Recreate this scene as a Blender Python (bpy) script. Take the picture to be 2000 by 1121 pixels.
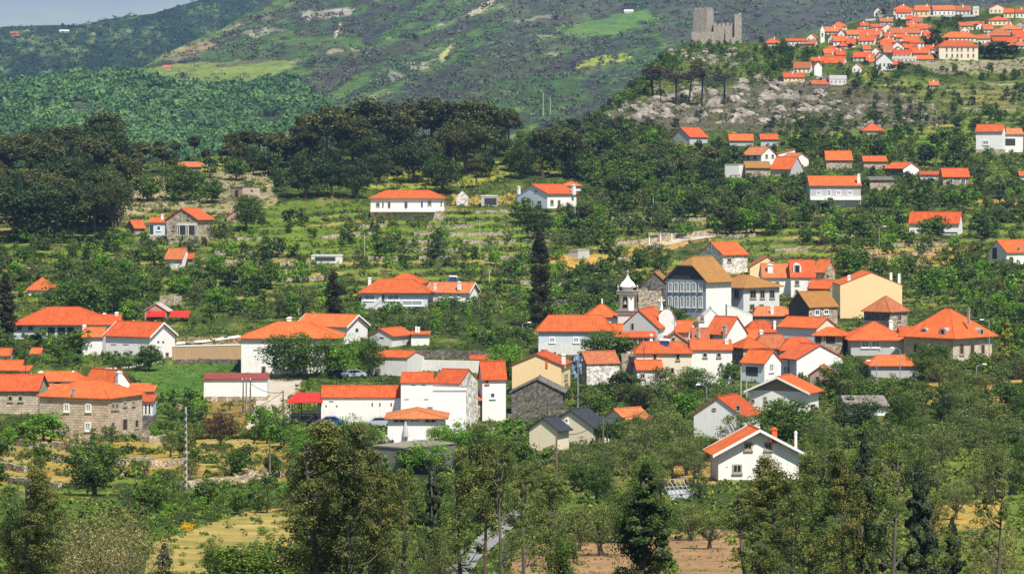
import bpy, math, random
import numpy as np
# ------------------------------------------------------------------ camera, world, sun
for o in list(bpy.data.objects): bpy.data.objects.remove(o)
SC = bpy.context.scene
COL = SC.collection
F = 5600.0; HY = 340.0; CX = 1000.0          # focal length and horizon row of the 2000 px wide photograph
cam = bpy.data.cameras.new('camera'); camo = bpy.data.objects.new('camera', cam); COL.objects.link(camo)
cam.sensor_width = 36; cam.lens = 36*F/2000; cam.shift_y = -(560.5-HY)/2000
cam.clip_start = 1; cam.clip_end = 20000
camo.location = (0, 0, 0); camo.rotation_euler = (math.radians(90), 0, 0)
SC.camera = camo
SUN_EL, SUN_AZ = 58.0, 27.0                   # azimuth: degrees right of straight behind the camera
ws = bpy.data.worlds.new('World'); SC.world = ws; ws.use_nodes = True
nt = ws.node_tree; nt.nodes.clear()
wo = nt.nodes.new('ShaderNodeOutputWorld'); wb = nt.nodes.new('ShaderNodeBackground')
sk = nt.nodes.new('ShaderNodeTexSky'); sk.sky_type = 'NISHITA'; sk.sun_disc = False
sk.sun_elevation = math.radians(SUN_EL); sk.sun_rotation = math.radians(180-SUN_AZ)
sk.altitude = 700; sk.dust_density = 1.0; sk.ozone_density = 1.0
wtc = nt.nodes.new('ShaderNodeTexCoord'); wmp = nt.nodes.new('ShaderNodeMapping'); wmp.inputs['Scale'].default_value = (6, 6, 34)
wnz = nt.nodes.new('ShaderNodeTexNoise'); wnz.inputs['Scale'].default_value = 1.0; wnz.inputs['Detail'].default_value = 5
wrp = nt.nodes.new('ShaderNodeValToRGB'); wrp.color_ramp.elements[0].position = .38; wrp.color_ramp.elements[1].position = .72
wmx = nt.nodes.new('ShaderNodeMixRGB'); wmx.inputs[2].default_value = (3.6, 4.3, 5.6, 1)
nt.links.new(wtc.outputs['Generated'], wmp.inputs[0]); nt.links.new(wmp.outputs[0], wnz.inputs['Vector'])
nt.links.new(wnz.outputs[0], wrp.inputs[0]); nt.links.new(wrp.outputs[0], wmx.inputs[0])
nt.links.new(sk.outputs[0], wmx.inputs[1]); nt.links.new(wmx.outputs[0], wb.inputs[0]); nt.links.new(wb.outputs[0], wo.inputs[0])
wb.inputs[1].default_value = 0.063
sl = bpy.data.lights.new('sun', 'SUN'); so = bpy.data.objects.new('sun', sl); COL.objects.link(so)
sl.energy = 5.0; sl.angle = math.radians(.55); sl.color = (1, .945, .85)
ce, az = math.cos(math.radians(SUN_EL)), math.radians(SUN_AZ)
so.rotation_euler = (math.radians(90-SUN_EL), 0, az)   # a lamp tilted so that light travels away from (sin az, -cos az)
SC.view_settings.view_transform = 'Standard'; SC.view_settings.look = 'None'
SC.view_settings.exposure = 0.6; SC.view_settings.gamma = 1
SC.render.resolution_x = 1024; SC.render.resolution_y = 573
SC.render.engine = 'CYCLES'
SC.cycles.volume_bounces = 0; SC.cycles.max_bounces = 5; SC.cycles.transparent_max_bounces = 6

RS = np.random.RandomState(7); R = random.Random(11)

# ------------------------------------------------------------------ noise
def _h(ix, iy, s):
    n = (ix.astype(np.int64)*374761393 + iy.astype(np.int64)*668265263 + s*974634777) & 0x7fffffff
    n = ((n ^ (n >> 13))*1274126177) & 0x7fffffff
    return ((n ^ (n >> 16)) & 0xffff)/65535.0
def vn(x, y, s=0):
    x = np.asarray(x, float); y = np.asarray(y, float)
    ix = np.floor(x); iy = np.floor(y); fx = x-ix; fy = y-iy
    fx = fx*fx*(3-2*fx); fy = fy*fy*(3-2*fy)
    a = _h(ix, iy, s); b = _h(ix+1, iy, s); c = _h(ix, iy+1, s); d = _h(ix+1, iy+1, s)
    return (a+(b-a)*fx)*(1-fy)+(c+(d-c)*fx)*fy
def fbm(x, y, s=0, o=4):
    t = 0; a = .5; n = 0
    for i in range(o):
        t = t+a*vn(x*2**i, y*2**i, s+i); n += a; a *= .55
    return t/n

# ------------------------------------------------------------------ mesh helpers
def tag(o, label=None, cat=None, group=None, kind=None):
    if label: o['label'] = label
    if cat: o['category'] = cat
    if group: o['group'] = group
    if kind: o['kind'] = kind
    return o
def empty(name, loc, rz=0, sc=None):
    o = bpy.data.objects.new(name, None); COL.objects.link(o); o.location = loc; o.rotation_euler = (0, 0, rz)
    o.empty_display_size = .2
    if sc is not None: o.scale = (sc, sc, sc) if not hasattr(sc, '__len__') else sc
    return o
def link(name, me, parent=None):
    o = bpy.data.objects.new(name, me); COL.objects.link(o)
    if parent is not None: o.parent = parent
    return o
class MB:
    def __init__(s): s.v = []; s.f = []; s.m = []
    def poly(s, pts, m=0):
        i = len(s.v); s.v += [tuple(p) for p in pts]; s.f.append(tuple(range(i, i+len(pts)))); s.m.append(m)
    def hexa(s, p, m=0):      # p: 8 points, bottom 4 ccw, top 4 ccw
        i = len(s.v); s.v += [tuple(q) for q in p]
        for f in ((3, 2, 1, 0), (4, 5, 6, 7), (0, 1, 5, 4), (1, 2, 6, 5), (2, 3, 7, 6), (3, 0, 4, 7)):
            s.f.append(tuple(i+k for k in f)); s.m.append(m)
    def box(s, a, b, m=0):
        (x0, y0, z0), (x1, y1, z1) = a, b
        s.hexa([(x0, y0, z0), (x1, y0, z0), (x1, y1, z0), (x0, y1, z0), (x0, y0, z1), (x1, y0, z1), (x1, y1, z1), (x0, y1, z1)], m)
    def slab(s, pts, t, m=0):  # polygon thickened straight down by t
        n = len(pts); i = len(s.v); s.v += [tuple(p) for p in pts]+[(p[0], p[1], p[2]-t) for p in pts]
        s.f.append(tuple(range(i, i+n))); s.m.append(m); s.f.append(tuple(range(i+2*n-1, i+n-1, -1))); s.m.append(m)
        for k in range(n):
            j = (k+1) % n; s.f.append((i+j, i+k, i+n+k, i+n+j)); s.m.append(m)
    def prism(s, pts, off, m=0):   # polygon extruded along vector off
        n = len(pts); i = len(s.v); s.v += [tuple(p) for p in pts]+[tuple(p[k]+off[k] for k in range(3)) for p in pts]
        s.f.append(tuple(range(i, i+n))); s.m.append(m); s.f.append(tuple(range(i+2*n-1, i+n-1, -1))); s.m.append(m)
        for k in range(n):
            j = (k+1) % n; s.f.append((i+j, i+k, i+n+k, i+n+j)); s.m.append(m)
    def tube(s, path, rad, n=6, m=0, cap=True):
        rings = []
        for q, (p, r) in enumerate(zip(path, rad)):
            a = np.array(path[min(q+1, len(path)-1)], float)-np.array(path[max(q-1, 0)], float); a /= (np.linalg.norm(a)+1e-9)
            u = np.cross(a, (0, 0, 1.0) if abs(a[2]) < .9 else (1.0, 0, 0)); u /= np.linalg.norm(u); w = np.cross(a, u)
            i = len(s.v)
            for k in range(n):
                t = 2*math.pi*k/n; s.v.append(tuple(np.array(p)+r*(math.cos(t)*u+math.sin(t)*w)))
            rings.append(i)
        for a, b in zip(rings, rings[1:]):
            for k in range(n):
                s.f.append((a+k, a+(k+1) % n, b+(k+1) % n, b+k)); s.m.append(m)
        if cap:
            s.f.append(tuple(rings[-1]+k for k in range(n))); s.m.append(m)
    def lathe(s, c, prof, n=12, m=0, ph=0):   # prof: (r, z)
        s0 = len(s.v)
        for r, z in prof:
            for k in range(n):
                t = 2*math.pi*k/n+ph; s.v.append((c[0]+r*math.cos(t), c[1]+r*math.sin(t), c[2]+z))
        for q in range(len(prof)-1):
            for k in range(n):
                a = s0+q*n; s.f.append((a+k, a+(k+1) % n, a+n+(k+1) % n, a+n+k)); s.m.append(m)
        s.f.append(tuple(s0+(len(prof)-1)*n+k for k in range(n))); s.m.append(m)
    def mesh(s, name, mats):
        me = bpy.data.meshes.new(name); me.from_pydata(s.v, [], s.f)
        if not isinstance(mats, (list, tuple)): mats = [mats]
        for x in mats: me.materials.append(x)
        me.polygons.foreach_set('material_index', s.m)
        uvl = me.uv_layers.new(name='UVMap'); co = s.v
        for p in me.polygons:
            n = p.normal; h = math.hypot(n.x, n.y)
            if h < .02: tx, ty, ux, uy, uz = 1, 0, 0, 1, 0
            else:
                tx, ty = -n.y/h, n.x/h; ux, uy, uz = -n.x*n.z/h, -n.y*n.z/h, h
            for li in p.loop_indices:
                q = co[me.loops[li].vertex_index]
                uvl.data[li].uv = (q[0]*tx+q[1]*ty, q[0]*ux+q[1]*uy+q[2]*uz)
        me.update(); return me
    def build(s, name, mats, parent=None): return link(name, s.mesh(name, mats), parent)
def quads_mesh(name, V, mats, tint=None, mi=None, nper=4, smooth=False):
    """V: (N, nper, 3) array, one face each."""
    n = len(V); me = bpy.data.meshes.new(name)
    me.vertices.add(n*nper); me.vertices.foreach_set('co', V.reshape(-1).astype(np.float32))
    me.loops.add(n*nper); me.loops.foreach_set('vertex_index', np.arange(n*nper, dtype=np.int32))
    me.polygons.add(n); me.polygons.foreach_set('loop_start', np.arange(0, n*nper, nper, dtype=np.int32))
    me.polygons.foreach_set('loop_total', np.full(n, nper, np.int32))
    for x in (mats if isinstance(mats, (list, tuple)) else [mats]): me.materials.append(x)
    if mi is not None: me.polygons.foreach_set('material_index', np.asarray(mi, np.int32))
    me.update(calc_edges=True)
    if tint is not None:
        a = me.attributes.new('tint', 'FLOAT', 'FACE'); a.data.foreach_set('value', np.asarray(tint, np.float32))
    return me
def grid_mesh(name, P, mask, mats, col=None, smooth=True):
    """P: (H, W, 3) grid of points; mask (H-1, W-1) of cells kept."""
    H, W, _ = P.shape; idx = np.arange(H*W).reshape(H, W)
    q = np.stack([idx[:-1, :-1], idx[:-1, 1:], idx[1:, 1:], idx[1:, :-1]], -1)[mask]
    used, inv = np.unique(q.reshape(-1), return_inverse=True); inv = inv.reshape(-1)
    me = bpy.data.meshes.new(name); n = len(q)
    me.vertices.add(len(used)); me.vertices.foreach_set('co', P.reshape(-1, 3)[used].reshape(-1).astype(np.float32))
    me.loops.add(n*4); me.loops.foreach_set('vertex_index', inv.astype(np.int32))
    me.polygons.add(n); me.polygons.foreach_set('loop_start', np.arange(0, n*4, 4, dtype=np.int32))
    me.polygons.foreach_set('loop_total', np.full(n, 4, np.int32))
    me.polygons.foreach_set('use_smooth', np.full(n, smooth, bool))
    me.materials.append(mats); me.update(calc_edges=True)
    if col is not None:
        a = me.attributes.new('col', 'FLOAT_COLOR', 'POINT')
        c = np.concatenate([col.reshape(-1, 3)[used], np.ones((len(used), 1))], 1)
        a.data.foreach_set('color', c.reshape(-1).astype(np.float32))
    return me
def inpoly(x, y, poly):
    x = np.asarray(x, float); y = np.asarray(y, float); r = np.zeros(np.broadcast(x, y).shape, bool); n = len(poly)
    for i in range(n):
        x0, y0 = poly[i]; x1, y1 = poly[(i+1) % n]
        if y0 == y1: continue
        c = ((y0 > y) != (y1 > y)) & (x < (x1-x0)*(y-y0)/(y1-y0)+x0); r ^= c
    return r

# ------------------------------------------------------------------ materials
MATS = {}
def nodes(name):
    m = bpy.data.materials.new(name); m.use_nodes = True; t = m.node_tree; t.nodes.clear()
    o = t.nodes.new('ShaderNodeOutputMaterial'); b = t.nodes.new('ShaderNodeBsdfPrincipled')
    t.links.new(b.outputs[0], o.inputs[0]); b.inputs['Specular IOR Level'].default_value = .2
    MATS[name] = m; return m, t, b, o
def N(t, typ, **kw):
    n = t.nodes.new(typ)
    for k, v in kw.items():
        if k in n.inputs: n.inputs[k].default_value = v
        else: setattr(n, k, v)
    return n
def ramp(t, src, stops):
    r = t.nodes.new('ShaderNodeValToRGB'); e = r.color_ramp.elements
    while len(e) < len(stops): e.new(.5)
    for k, (p, c) in enumerate(stops): e[k].position = p; e[k].color = (*c, 1) if len(c) == 3 else c
    t.links.new(src, r.inputs[0]); return r.outputs[0]
def mix(t, fac, a, b, mode='MIX'):
    m = t.nodes.new('ShaderNodeMixRGB'); m.blend_type = mode
    for s, k in ((fac, 0), (a, 1), (b, 2)):
        if hasattr(s, 'is_linked') or hasattr(s, 'links'): t.links.new(s, m.inputs[k])
        elif isinstance(s, (int, float)): m.inputs[k].default_value = s
        else: m.inputs[k].default_value = (*s, 1)
    return m.outputs[0]
def bump(t, b, h, strength=.5, dist=.05):
    n = N(t, 'ShaderNodeBump', Strength=strength, Distance=dist); t.links.new(h, n.inputs['Height']); t.links.new(n.outputs[0], b.inputs['Normal'])
def vec(t, kind='UV', scale=(1, 1, 1)):
    c = t.nodes.new('ShaderNodeTexCoord'); m = t.nodes.new('ShaderNodeMapping'); m.inputs['Scale'].default_value = scale
    t.links.new(c.outputs[kind], m.inputs[0]); return m.outputs[0]
def noise(t, v, scale, detail=4, rough=.55, out=0):
    n = N(t, 'ShaderNodeTexNoise', Scale=scale, Detail=detail, Roughness=rough); t.links.new(v, n.inputs['Vector']); return n.outputs[out]
def plaster(name, c, dirt=.35, dc=(.33, .31, .28)):
    m, t, b, o = nodes(name); b.inputs['Roughness'].default_value = .9
    uv = vec(t, 'UV'); st = noise(t, vec(t, 'UV', (2.2, .25, 1)), 1.6, 5, .65); bl = noise(t, uv, .35, 4, .6); fi = noise(t, uv, 6, 3)
    k = mix(t, 1.0, ramp(t, st, [(.45, (0, 0, 0)), (.8, (1, 1, 1))]), ramp(t, bl, [(.35, (0, 0, 0)), (.75, (1, 1, 1))]), 'MULTIPLY')
    k = mix(t, 1.0, k, (dirt*2.0,)*3, 'MULTIPLY')
    c1 = mix(t, ramp(t, bl, [(.3, (0, 0, 0)), (.7, (1, 1, 1))]), tuple(x*.93 for x in c), c)
    oi = t.nodes.new('ShaderNodeObjectInfo')
    c1 = mix(t, .10, c1, ramp(t, oi.outputs['Random'], [(0, (.9, .8, .62)), (.5, (.9, .9, .9)), (1, (.72, .78, .85))]), 'MULTIPLY')
    t.links.new(mix(t, k, c1, dc), b.inputs['Base Color']); bump(t, b, fi, .25, .02); return m
def tiles(name, a, b2, c, spot=None, amt=.5):
    m, t, b, o = nodes(name); b.inputs['Roughness'].default_value = .85
    uv = vec(t, 'UV'); big = noise(t, uv, .5, 5, .65); cell = noise(t, vec(t, 'UV', (4.2, 2.2, 1)), 1.0, 1, .5)
    oi = t.nodes.new('ShaderNodeObjectInfo')
    k = mix(t, .5, ramp(t, cell, [(.3, a), (.5, b2), (.72, c)]), ramp(t, big, [(.3, a), (.5, b2), (.7, c)]))
    k = mix(t, .6, k, ramp(t, oi.outputs['Random'], [(0, (.68, .74, .80)), (.3, (.9, .95, 1)), (.7, (1, 1.05, 1.05)), (1, (1.02, 1.4, 1.6))]), 'MULTIPLY')
    w = N(t, 'ShaderNodeTexWave', Scale=1.2, Distortion=.6); w.bands_direction = 'X'; t.links.new(vec(t, 'UV', (1, .3, 1)), w.inputs['Vector'])
    k = mix(t, .55, k, ramp(t, noise(t, vec(t, 'UV', (1.2, .35, 1)), 1.0, 6, .7), [(.32, (.62, .6, .62)), (.5, (1, 1, 1)), (.7, (1.22, 1.3, 1.4))]), 'MULTIPLY')
    k = mix(t, .3, k, w.outputs[0], 'MULTIPLY')
    sp = noise(t, vec(t, 'UV', (1, .7, 1)), 2.6, 6, .75)
    if spot: k = mix(t, ramp(t, sp, [(.62-amt*.3, (0, 0, 0)), (.72-amt*.12, (1, 1, 1))]), k, spot)
    t.links.new(k, b.inputs['Base Color']); bump(t, b, w.outputs[0], .6, .05); return m
def stone(name, a, b2, mortar, sc=(1, 1), rough=False):
    m, t, b, o = nodes(name); b.inputs['Roughness'].default_value = .92
    uv = vec(t, 'UV'); wob = noise(t, uv, 1.4, 3, .6, 1); v = mix(t, .12 if not rough else .3, uv, wob, 'ADD')
    if rough:
        vo = N(t, 'ShaderNodeTexVoronoi', Scale=2.4/sc[0]); t.links.new(v, vo.inputs['Vector'])
        ve = N(t, 'ShaderNodeTexVoronoi', Scale=2.4/sc[0]); ve.feature = 'DISTANCE_TO_EDGE'; t.links.new(v, ve.inputs['Vector'])
        sep = t.nodes.new('ShaderNodeSeparateColor'); t.links.new(vo.outputs['Color'], sep.inputs[0])
        base = ramp(t, sep.outputs[0], [(0, a), (.6, b2), (1, tuple(x*1.35 for x in b2))])
        k = mix(t, ramp(t, ve.outputs[0], [(0, (1, 1, 1)), (.09, (0, 0, 0))]), base, mortar); h = ve.outputs[0]
    else:
        br = N(t, 'ShaderNodeTexBrick', Scale=1.0); br.inputs['Brick Width'].default_value = .8*sc[0]; br.inputs['Row Height'].default_value = .36*sc[1]
        br.inputs['Mortar Size'].default_value = .025; br.inputs['Color1'].default_value = (*a, 1); br.inputs['Color2'].default_value = (*b2, 1); br.inputs['Mortar'].default_value = (*mortar, 1)
        t.links.new(v, br.inputs['Vector']); k = br.outputs[0]; h = br.outputs[1]
    g = noise(t, uv, .8, 6, .7)
    k = mix(t, .7, k, ramp(t, g, [(.3, (.55, .53, .5)), (.5, (.95, .95, .95)), (.7, (1.25, 1.18, 1.05))]), 'MULTIPLY')
    t.links.new(k, b.inputs['Base Color']); bump(t, b, h, .5, .06); return m
def plain(name, c, rough=.7, var=.25, sc=3, metal=0, coord='Object'):
    m, t, b, o = nodes(name); b.inputs['Roughness'].default_value = rough; b.inputs['Metallic'].default_value = metal
    n = noise(t, vec(t, coord), sc, 5, .6)
    t.links.new(ramp(t, n, [(.3, tuple(x*(1-var) for x in c)), (.7, tuple(min(x*(1+var), 1) for x in c))]), b.inputs['Base Color']); return m
def leafm(name, cs, trans=.25, rand=.3):
    m, t, b, o = nodes(name); b.inputs['Roughness'].default_value = .6; b.inputs['Specular IOR Level'].default_value = .25
    a = N(t, 'ShaderNodeAttribute', attribute_name='tint'); oi = t.nodes.new('ShaderNodeObjectInfo')
    n = len(cs); k = ramp(t, a.outputs['Fac'], [(i/(n-1), c) for i, c in enumerate(cs)])
    k = mix(t, rand, k, ramp(t, oi.outputs['Random'], [(0, (.45, .55, .6)), (.35, (.9, .9, .8)), (.7, (1.3, 1.2, .75)), (1, (1.4, 1.2, .8))]), 'MULTIPLY')
    t.links.new(k, b.inputs['Base Color'])
    tr = t.nodes.new('ShaderNodeBsdfTranslucent'); t.links.new(mix(t, 1.0, k, (1.3, 1.4, .8), 'MULTIPLY'), tr.inputs[0])
    ms = t.nodes.new('ShaderNodeMixShader'); ms.inputs[0].default_value = trans
    t.links.new(b.outputs[0], ms.inputs[1]); t.links.new(tr.outputs[0], ms.inputs[2]); t.links.new(ms.outputs[0], o.inputs[0]); return m
def groundm(name, mul=1.0, fine=.8):
    m, t, b, o = nodes(name); b.inputs['Roughness'].default_value = .95; b.inputs['Specular IOR Level'].default_value = .1
    a = N(t, 'ShaderNodeAttribute', attribute_name='col'); v = vec(t, 'Object')
    n1 = noise(t, v, fine, 6, .75); n2 = noise(t, v, fine*.12, 5, .65)
    k = mix(t, .85, a.outputs['Color'], ramp(t, n1, [(.3, (.38, .42, .4)), (.5, (1, 1, 1)), (.7, (1.7, 1.55, 1.35))]), 'MULTIPLY')
    k = mix(t, .5, k, ramp(t, n2, [(.35, (.55, .65, .6)), (.65, (1.4, 1.3, 1.15))]), 'MULTIPLY')
    if mul != 1: k = mix(t, 1.0, k, (mul,)*3, 'MULTIPLY')
    t.links.new(k, b.inputs['Base Color']); bump(t, b, n1, .9, .6); return m

W = {}
W['white'] = plaster('white_plaster', (.87, .855, .82), .6, (.48, .44, .38))
W['worn'] = plaster('weathered_white_plaster', (.72, .71, .68), .5, (.25, .24, .22))
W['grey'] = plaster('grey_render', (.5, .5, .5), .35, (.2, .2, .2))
W['cool'] = plaster('blue_grey_and_shaded_plaster', (.60, .66, .74), .3)  # blue-grey walls, and white walls with their shade put into the colour
W['blue'] = plaster('blue_painted_plaster', (.16, .3, .52), .2)
W['beige'] = plaster('cream_plaster', (.88, .66, .36), .1)
W['cream'] = plaster('pale_cream_plaster', (.80, .70, .52), .2)
W['pink'] = plaster('pinkish_brown_plaster', (.44, .28, .23), .3)
W['dim'] = plaster('dark_grey_render', (.20, .20, .19), .4, (.1, .1, .1))
W['tan'] = plaster('tan_wall_render', (.46, .31, .18), .6, (.2, .15, .1))
W['shade'] = plaster('grimy_shaded_blue_grey_plaster', (.40, .44, .50), .7, (.16, .16, .17))  # left face of the old mansion: shade and grime both in the colour
W['sunlit_stone'] = stone('sunlit_granite', (.56, .48, .36), (.72, .63, .50), (.34, .28, .21))  # lighter copy of the granite, sunlight on the manor put into its colour
W['stone'] = stone('granite_ashlar', (.44, .36, .26), (.60, .51, .39), (.24, .19, .14))
W['rubble'] = stone('granite_rubble', (.27, .22, .16), (.52, .44, .33), (.12, .10, .08), rough=True)
W['rubwhite'] = stone('whitewashed_rubble', (.30, .28, .25), (.75, .72, .66), (.55, .53, .5), rough=True)
W['darkstone'] = stone('dark_schist_stone', (.10, .09, .08), (.19, .17, .15), (.05, .05, .045), rough=True)
W['timber'] = plain('dark_timber_cladding', (.07, .065, .06), .9, .4, 2)
W['brownp'] = plain('brown_gable_render', (.30, .22, .16), .9, .2, 3)
O1, O2, O3 = (.50, .080, .018), (.64, .125, .028), (.76, .19, .055)
T = {}
T['or'] = tiles('orange_clay_tiles', O1, O2, O3, (.36, .10, .045), .34)
T['rd'] = tiles('red_orange_clay_tiles', (.46, .065, .018), (.60, .10, .025), (.70, .16, .05), (.20, .06, .03), .35)
T['o1'] = T['or']
T['faded'] = tiles('faded_salmon_clay_tiles', (.42, .10, .035), (.58, .165, .055), (.64, .24, .09), (.30, .12, .06), .45)
T['old'] = tiles('old_mottled_clay_tiles', (.40, .085, .03), (.52, .13, .05), (.50, .20, .08), (.16, .09, .05), .5)
T['moss'] = tiles('mossy_brown_clay_tiles', (.30, .10, .032), (.47, .155, .040), (.50, .24, .065), (.20, .15, .045), .7)
T['dark'] = plain('dark_slate_sheet', (.035, .038, .045), .7, .3, 2)
T['red'] = plain('red_metal_sheet', (.55, .03, .02), .5, .15, 2)
T['maroon'] = plain('maroon_sheet_roof', (.24, .05, .04), .7, .25, 2)
T['grey'] = plain('grey_corrugated_sheet', (.42, .38, .33), .8, .3, 3)
T['stone'] = W['darkstone']
T['pale'] = plain('pale_sheet_roof', (.6, .6, .58), .7, .2, 3)
M = {}
M['trim'] = plain('white_painted_trim', (.82, .82, .80), .7, .06)
M['frame'] = plain('white_window_frame', (.75, .75, .73), .5, .05)
M['gstone'] = plain('granite_trim', (.36, .31, .25), .9, .3, 6)
M['door'] = plain('dark_brown_wood', (.07, .04, .03), .7, .3, 5)
M['bdoor'] = plain('blue_painted_wood', (.03, .07, .22), .6, .2)
M['shut'] = plain('grey_shutter', (.30, .32, .34), .6, .15)
M['brick'] = plain('orange_painted_brick', (.7, .14, .03), .8, .15, 4)
M['pole'] = plain('weathered_concrete', (.42, .39, .34), .9, .25, 2)
M['wood'] = plain('weathered_wood_pole', (.17, .13, .10), .9, .3, 2)
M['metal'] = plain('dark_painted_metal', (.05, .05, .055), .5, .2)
M['solar'] = plain('blue_solar_panel', (.02, .04, .13), .25, .2)
M['bark'] = plain('brown_bark', (.13, .09, .06), .95, .4, 4)
M['gbark'] = plain('grey_bark', (.13, .11, .09), .95, .35, 4)
M['burnt'] = plain('charred_bark', (.045, .04, .037), .95, .35, 4)
T['shed'] = plain('brown_grey_corrugated_sheet', (.22, .19, .16), .8, .35, 3)
M['canvas'] = plain('grey_canvas', (.45, .45, .47), .9, .1)
M['tarp'] = plain('faded_blue_tarpaulin', (.16, .22, .34), .7, .4, 2)
m, t, b, o = nodes('dark_glass'); b.inputs['Base Color'].default_value = (.02, .025, .03, 1); b.inputs['Roughness'].default_value = .12; b.inputs['Specular IOR Level'].default_value = .5; M['glass'] = m
m, t, b, o = nodes('car_paint_blue'); b.inputs['Base Color'].default_value = (.02, .07, .2, 1); b.inputs['Roughness'].default_value = .25; M['carblue'] = m
m, t, b, o = nodes('car_paint_silver'); b.inputs['Base Color'].default_value = (.35, .4, .46, 1); b.inputs['Roughness'].default_value = .25; M['carsilver'] = m
m, t, b, o = nodes('rubber'); b.inputs['Base Color'].default_value = (.02, .02, .02, 1); M['rubber'] = m
L = {}
L['oak'] = leafm('oak_leaves', [(.018, .040, .008), (.060, .118, .016), (.17, .255, .036)], rand=.45)
L['bright'] = leafm('fresh_green_leaves', [(.03, .09, .009), (.10, .23, .016), (.23, .40, .035)], rand=.35)
L['olive'] = leafm('olive_leaves', [(.028, .044, .012), (.092, .128, .032), (.25, .285, .09)], .22, .35)
L['pine'] = leafm('pine_needles', [(.018, .024, .008), (.056, .068, .017), (.14, .15, .038)], .14, .4)
L['cyp'] = leafm('cypress_foliage', [(.014, .016, .006), (.032, .034, .012), (.07, .068, .022)], .1, .2)
L['euc'] = leafm('eucalyptus_leaves', [(.018, .026, .007), (.060, .080, .018), (.15, .17, .045), (.32, .25, .10)], .25, .4)
L['wisp'] = leafm('airy_olive_leaves', [(.014, .028, .007), (.055, .090, .018), (.16, .205, .045), (.36, .30, .12)], .28, .4)
L['blue'] = leafm('blue_green_leaves', [(.016, .030, .014), (.042, .064, .032), (.10, .125, .07)], .2, .25)
L['plum'] = leafm('purple_brown_leaves', [(.03, .015, .012), (.07, .032, .024), (.13, .06, .04)], .2, .1)
L['gold'] = leafm('golden_green_foliage', [(.12, .16, .01), (.28, .30, .02), (.45, .42, .04)], .2, .1)
L['bloom'] = leafm('cream_seed_heads', [(.05, .06, .02), (.20, .17, .07), (.55, .42, .25)], .25, .2)
L['yellow'] = leafm('yellow_blossom', [(.1, .12, .01), (.6, .38, .01), (.85, .55, .02)], .2, .1)
L['burnt'] = leafm('scorched_needles', [(.03, .025, .02), (.06, .05, .038), (.10, .085, .06)], .1, .2)
L['far'] = leafm('far_forest_leaves', [(.025, .07, .03), (.065, .15, .05), (.15, .27, .08)], .2, .2)
L['fardk'] = leafm('far_dark_scrub', [(.012, .03, .016), (.025, .06, .025), (.05, .10, .035)], .15, .2)
L['farbr'] = leafm('far_bare_wood', [(.05, .054, .046), (.085, .085, .07), (.14, .15, .10)], .1, .2)
L['darkoak'] = leafm('evergreen_leaves', [(.010, .022, .006), (.028, .055, .012), (.08, .12, .026)], .12, .4)
L['scrub'] = leafm('undergrowth_leaves', [(.016, .034, .007), (.050, .090, .014), (.13, .19, .026), (.32, .31, .05)], .2, .2)
# ------------------------------------------------------------------ terrain
_tp = [-150, -60, 0, 50, 100, 150, 200, 260, 300, 350, 400, 425, 500, 600, 650, 700, 760, 850, 940, 1040, 1121, 1300, 1500]
_td = [1750, 1450, 1300, 1200, 1120, 1050, 980, 900, 850, 800, 750, 720, 660, 600, 545, 500, 460, 400, 310, 240, 180, 110, 60]
def terr_amt(px, py):
    a = np.clip((py-395)/25, 0, 1)*np.clip((610-py)/30, 0, 1)
    b = np.clip((py-840)/15, 0, 1)*np.clip((975-py)/20, 0, 1)*np.clip((600-px)/60, 0, 1)
    c = np.clip((py-150)/20, 0, 1)*np.clip((300-py)/30, 0, 1)*np.clip((px-1650)/60, 0, 1)
    return np.clip(a+b+c, 0, 1)*.9
def terr_phase(px, py):
    P = np.interp(py, [150, 300, 420, 600, 850, 980], [9, 11, 14, 17, 24, 26])
    k = 20.0; u = np.interp(py, [150, 300, 420, 600, 850, 980], [0, 15, 24.6, 36.2, 48.4, 53.6])
    return u+1.6*fbm(px/260, py/400, 31, 3)+.35*fbm(px/60, py/90, 33, 2), P
def D1(px, py):
    px = np.asarray(px, float); py = np.asarray(py, float)
    t, P = terr_phase(px, py); fr = t-np.floor(t); g = np.clip((fr-.55)/.45, 0, 1)
    d = np.clip(fr-g, -1, 1)*P; q = py-d*terr_amt(px, py)
    return np.interp(q, _tp, _td)*(1+.02*(fbm(px/350, py/500, 3, 2)-.5)+.004*(fbm(px/25, py/25, 5, 3)-.5))
def ray(px, py, D):
    px, py, D = np.broadcast_arrays(np.asarray(px, float), np.asarray(py, float), np.asarray(D, float))
    return np.stack([(px-CX)/F*D, D, -(py-HY)/F*D], -1)
def G(px, py): return ray(px, py, D1(px, py))
TX = [-400, 0, 120, 300, 500, 700, 860, 1000, 1090, 1150, 1200, 1250, 1290, 1340, 1400, 1450, 1500, 1560, 1640, 1700, 1780, 1900, 2000, 2400]
TY = [330, 326, 322, 316, 300, 286, 280, 284, 270, 240, 196, 160, 108, 88, 80, 84, 82, 72, 54, 34, 26, 16, 10, 0]
def top1(px): return np.interp(px, TX, TY)+4*(fbm(px/40, px*0, 9, 3)-.5)
def paint(C, X, Y, items, w=7):
    wx = X+w*2*(fbm(X/14, Y/9, 41, 3)-.5); wy = Y+w*(fbm(X/14, Y/9, 43, 3)-.5)
    for poly, c, s in items:
        m = inpoly(wx, wy, poly); sv = (s*np.clip(.35+1.3*fbm(X[m]/30, Y[m]/9, 47, 4), 0, 1.02))[:, None].clip(0, 1); C[m] = C[m]*(1-sv)+np.array(c)*sv
GR, GB, GO, GS, GD = (.075, .14, .018), (.14, .22, .022), (.52, .31, .09), (.36, .25, .14), (.022, .036, .010)
GY = (.33, .33, .06)
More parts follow.
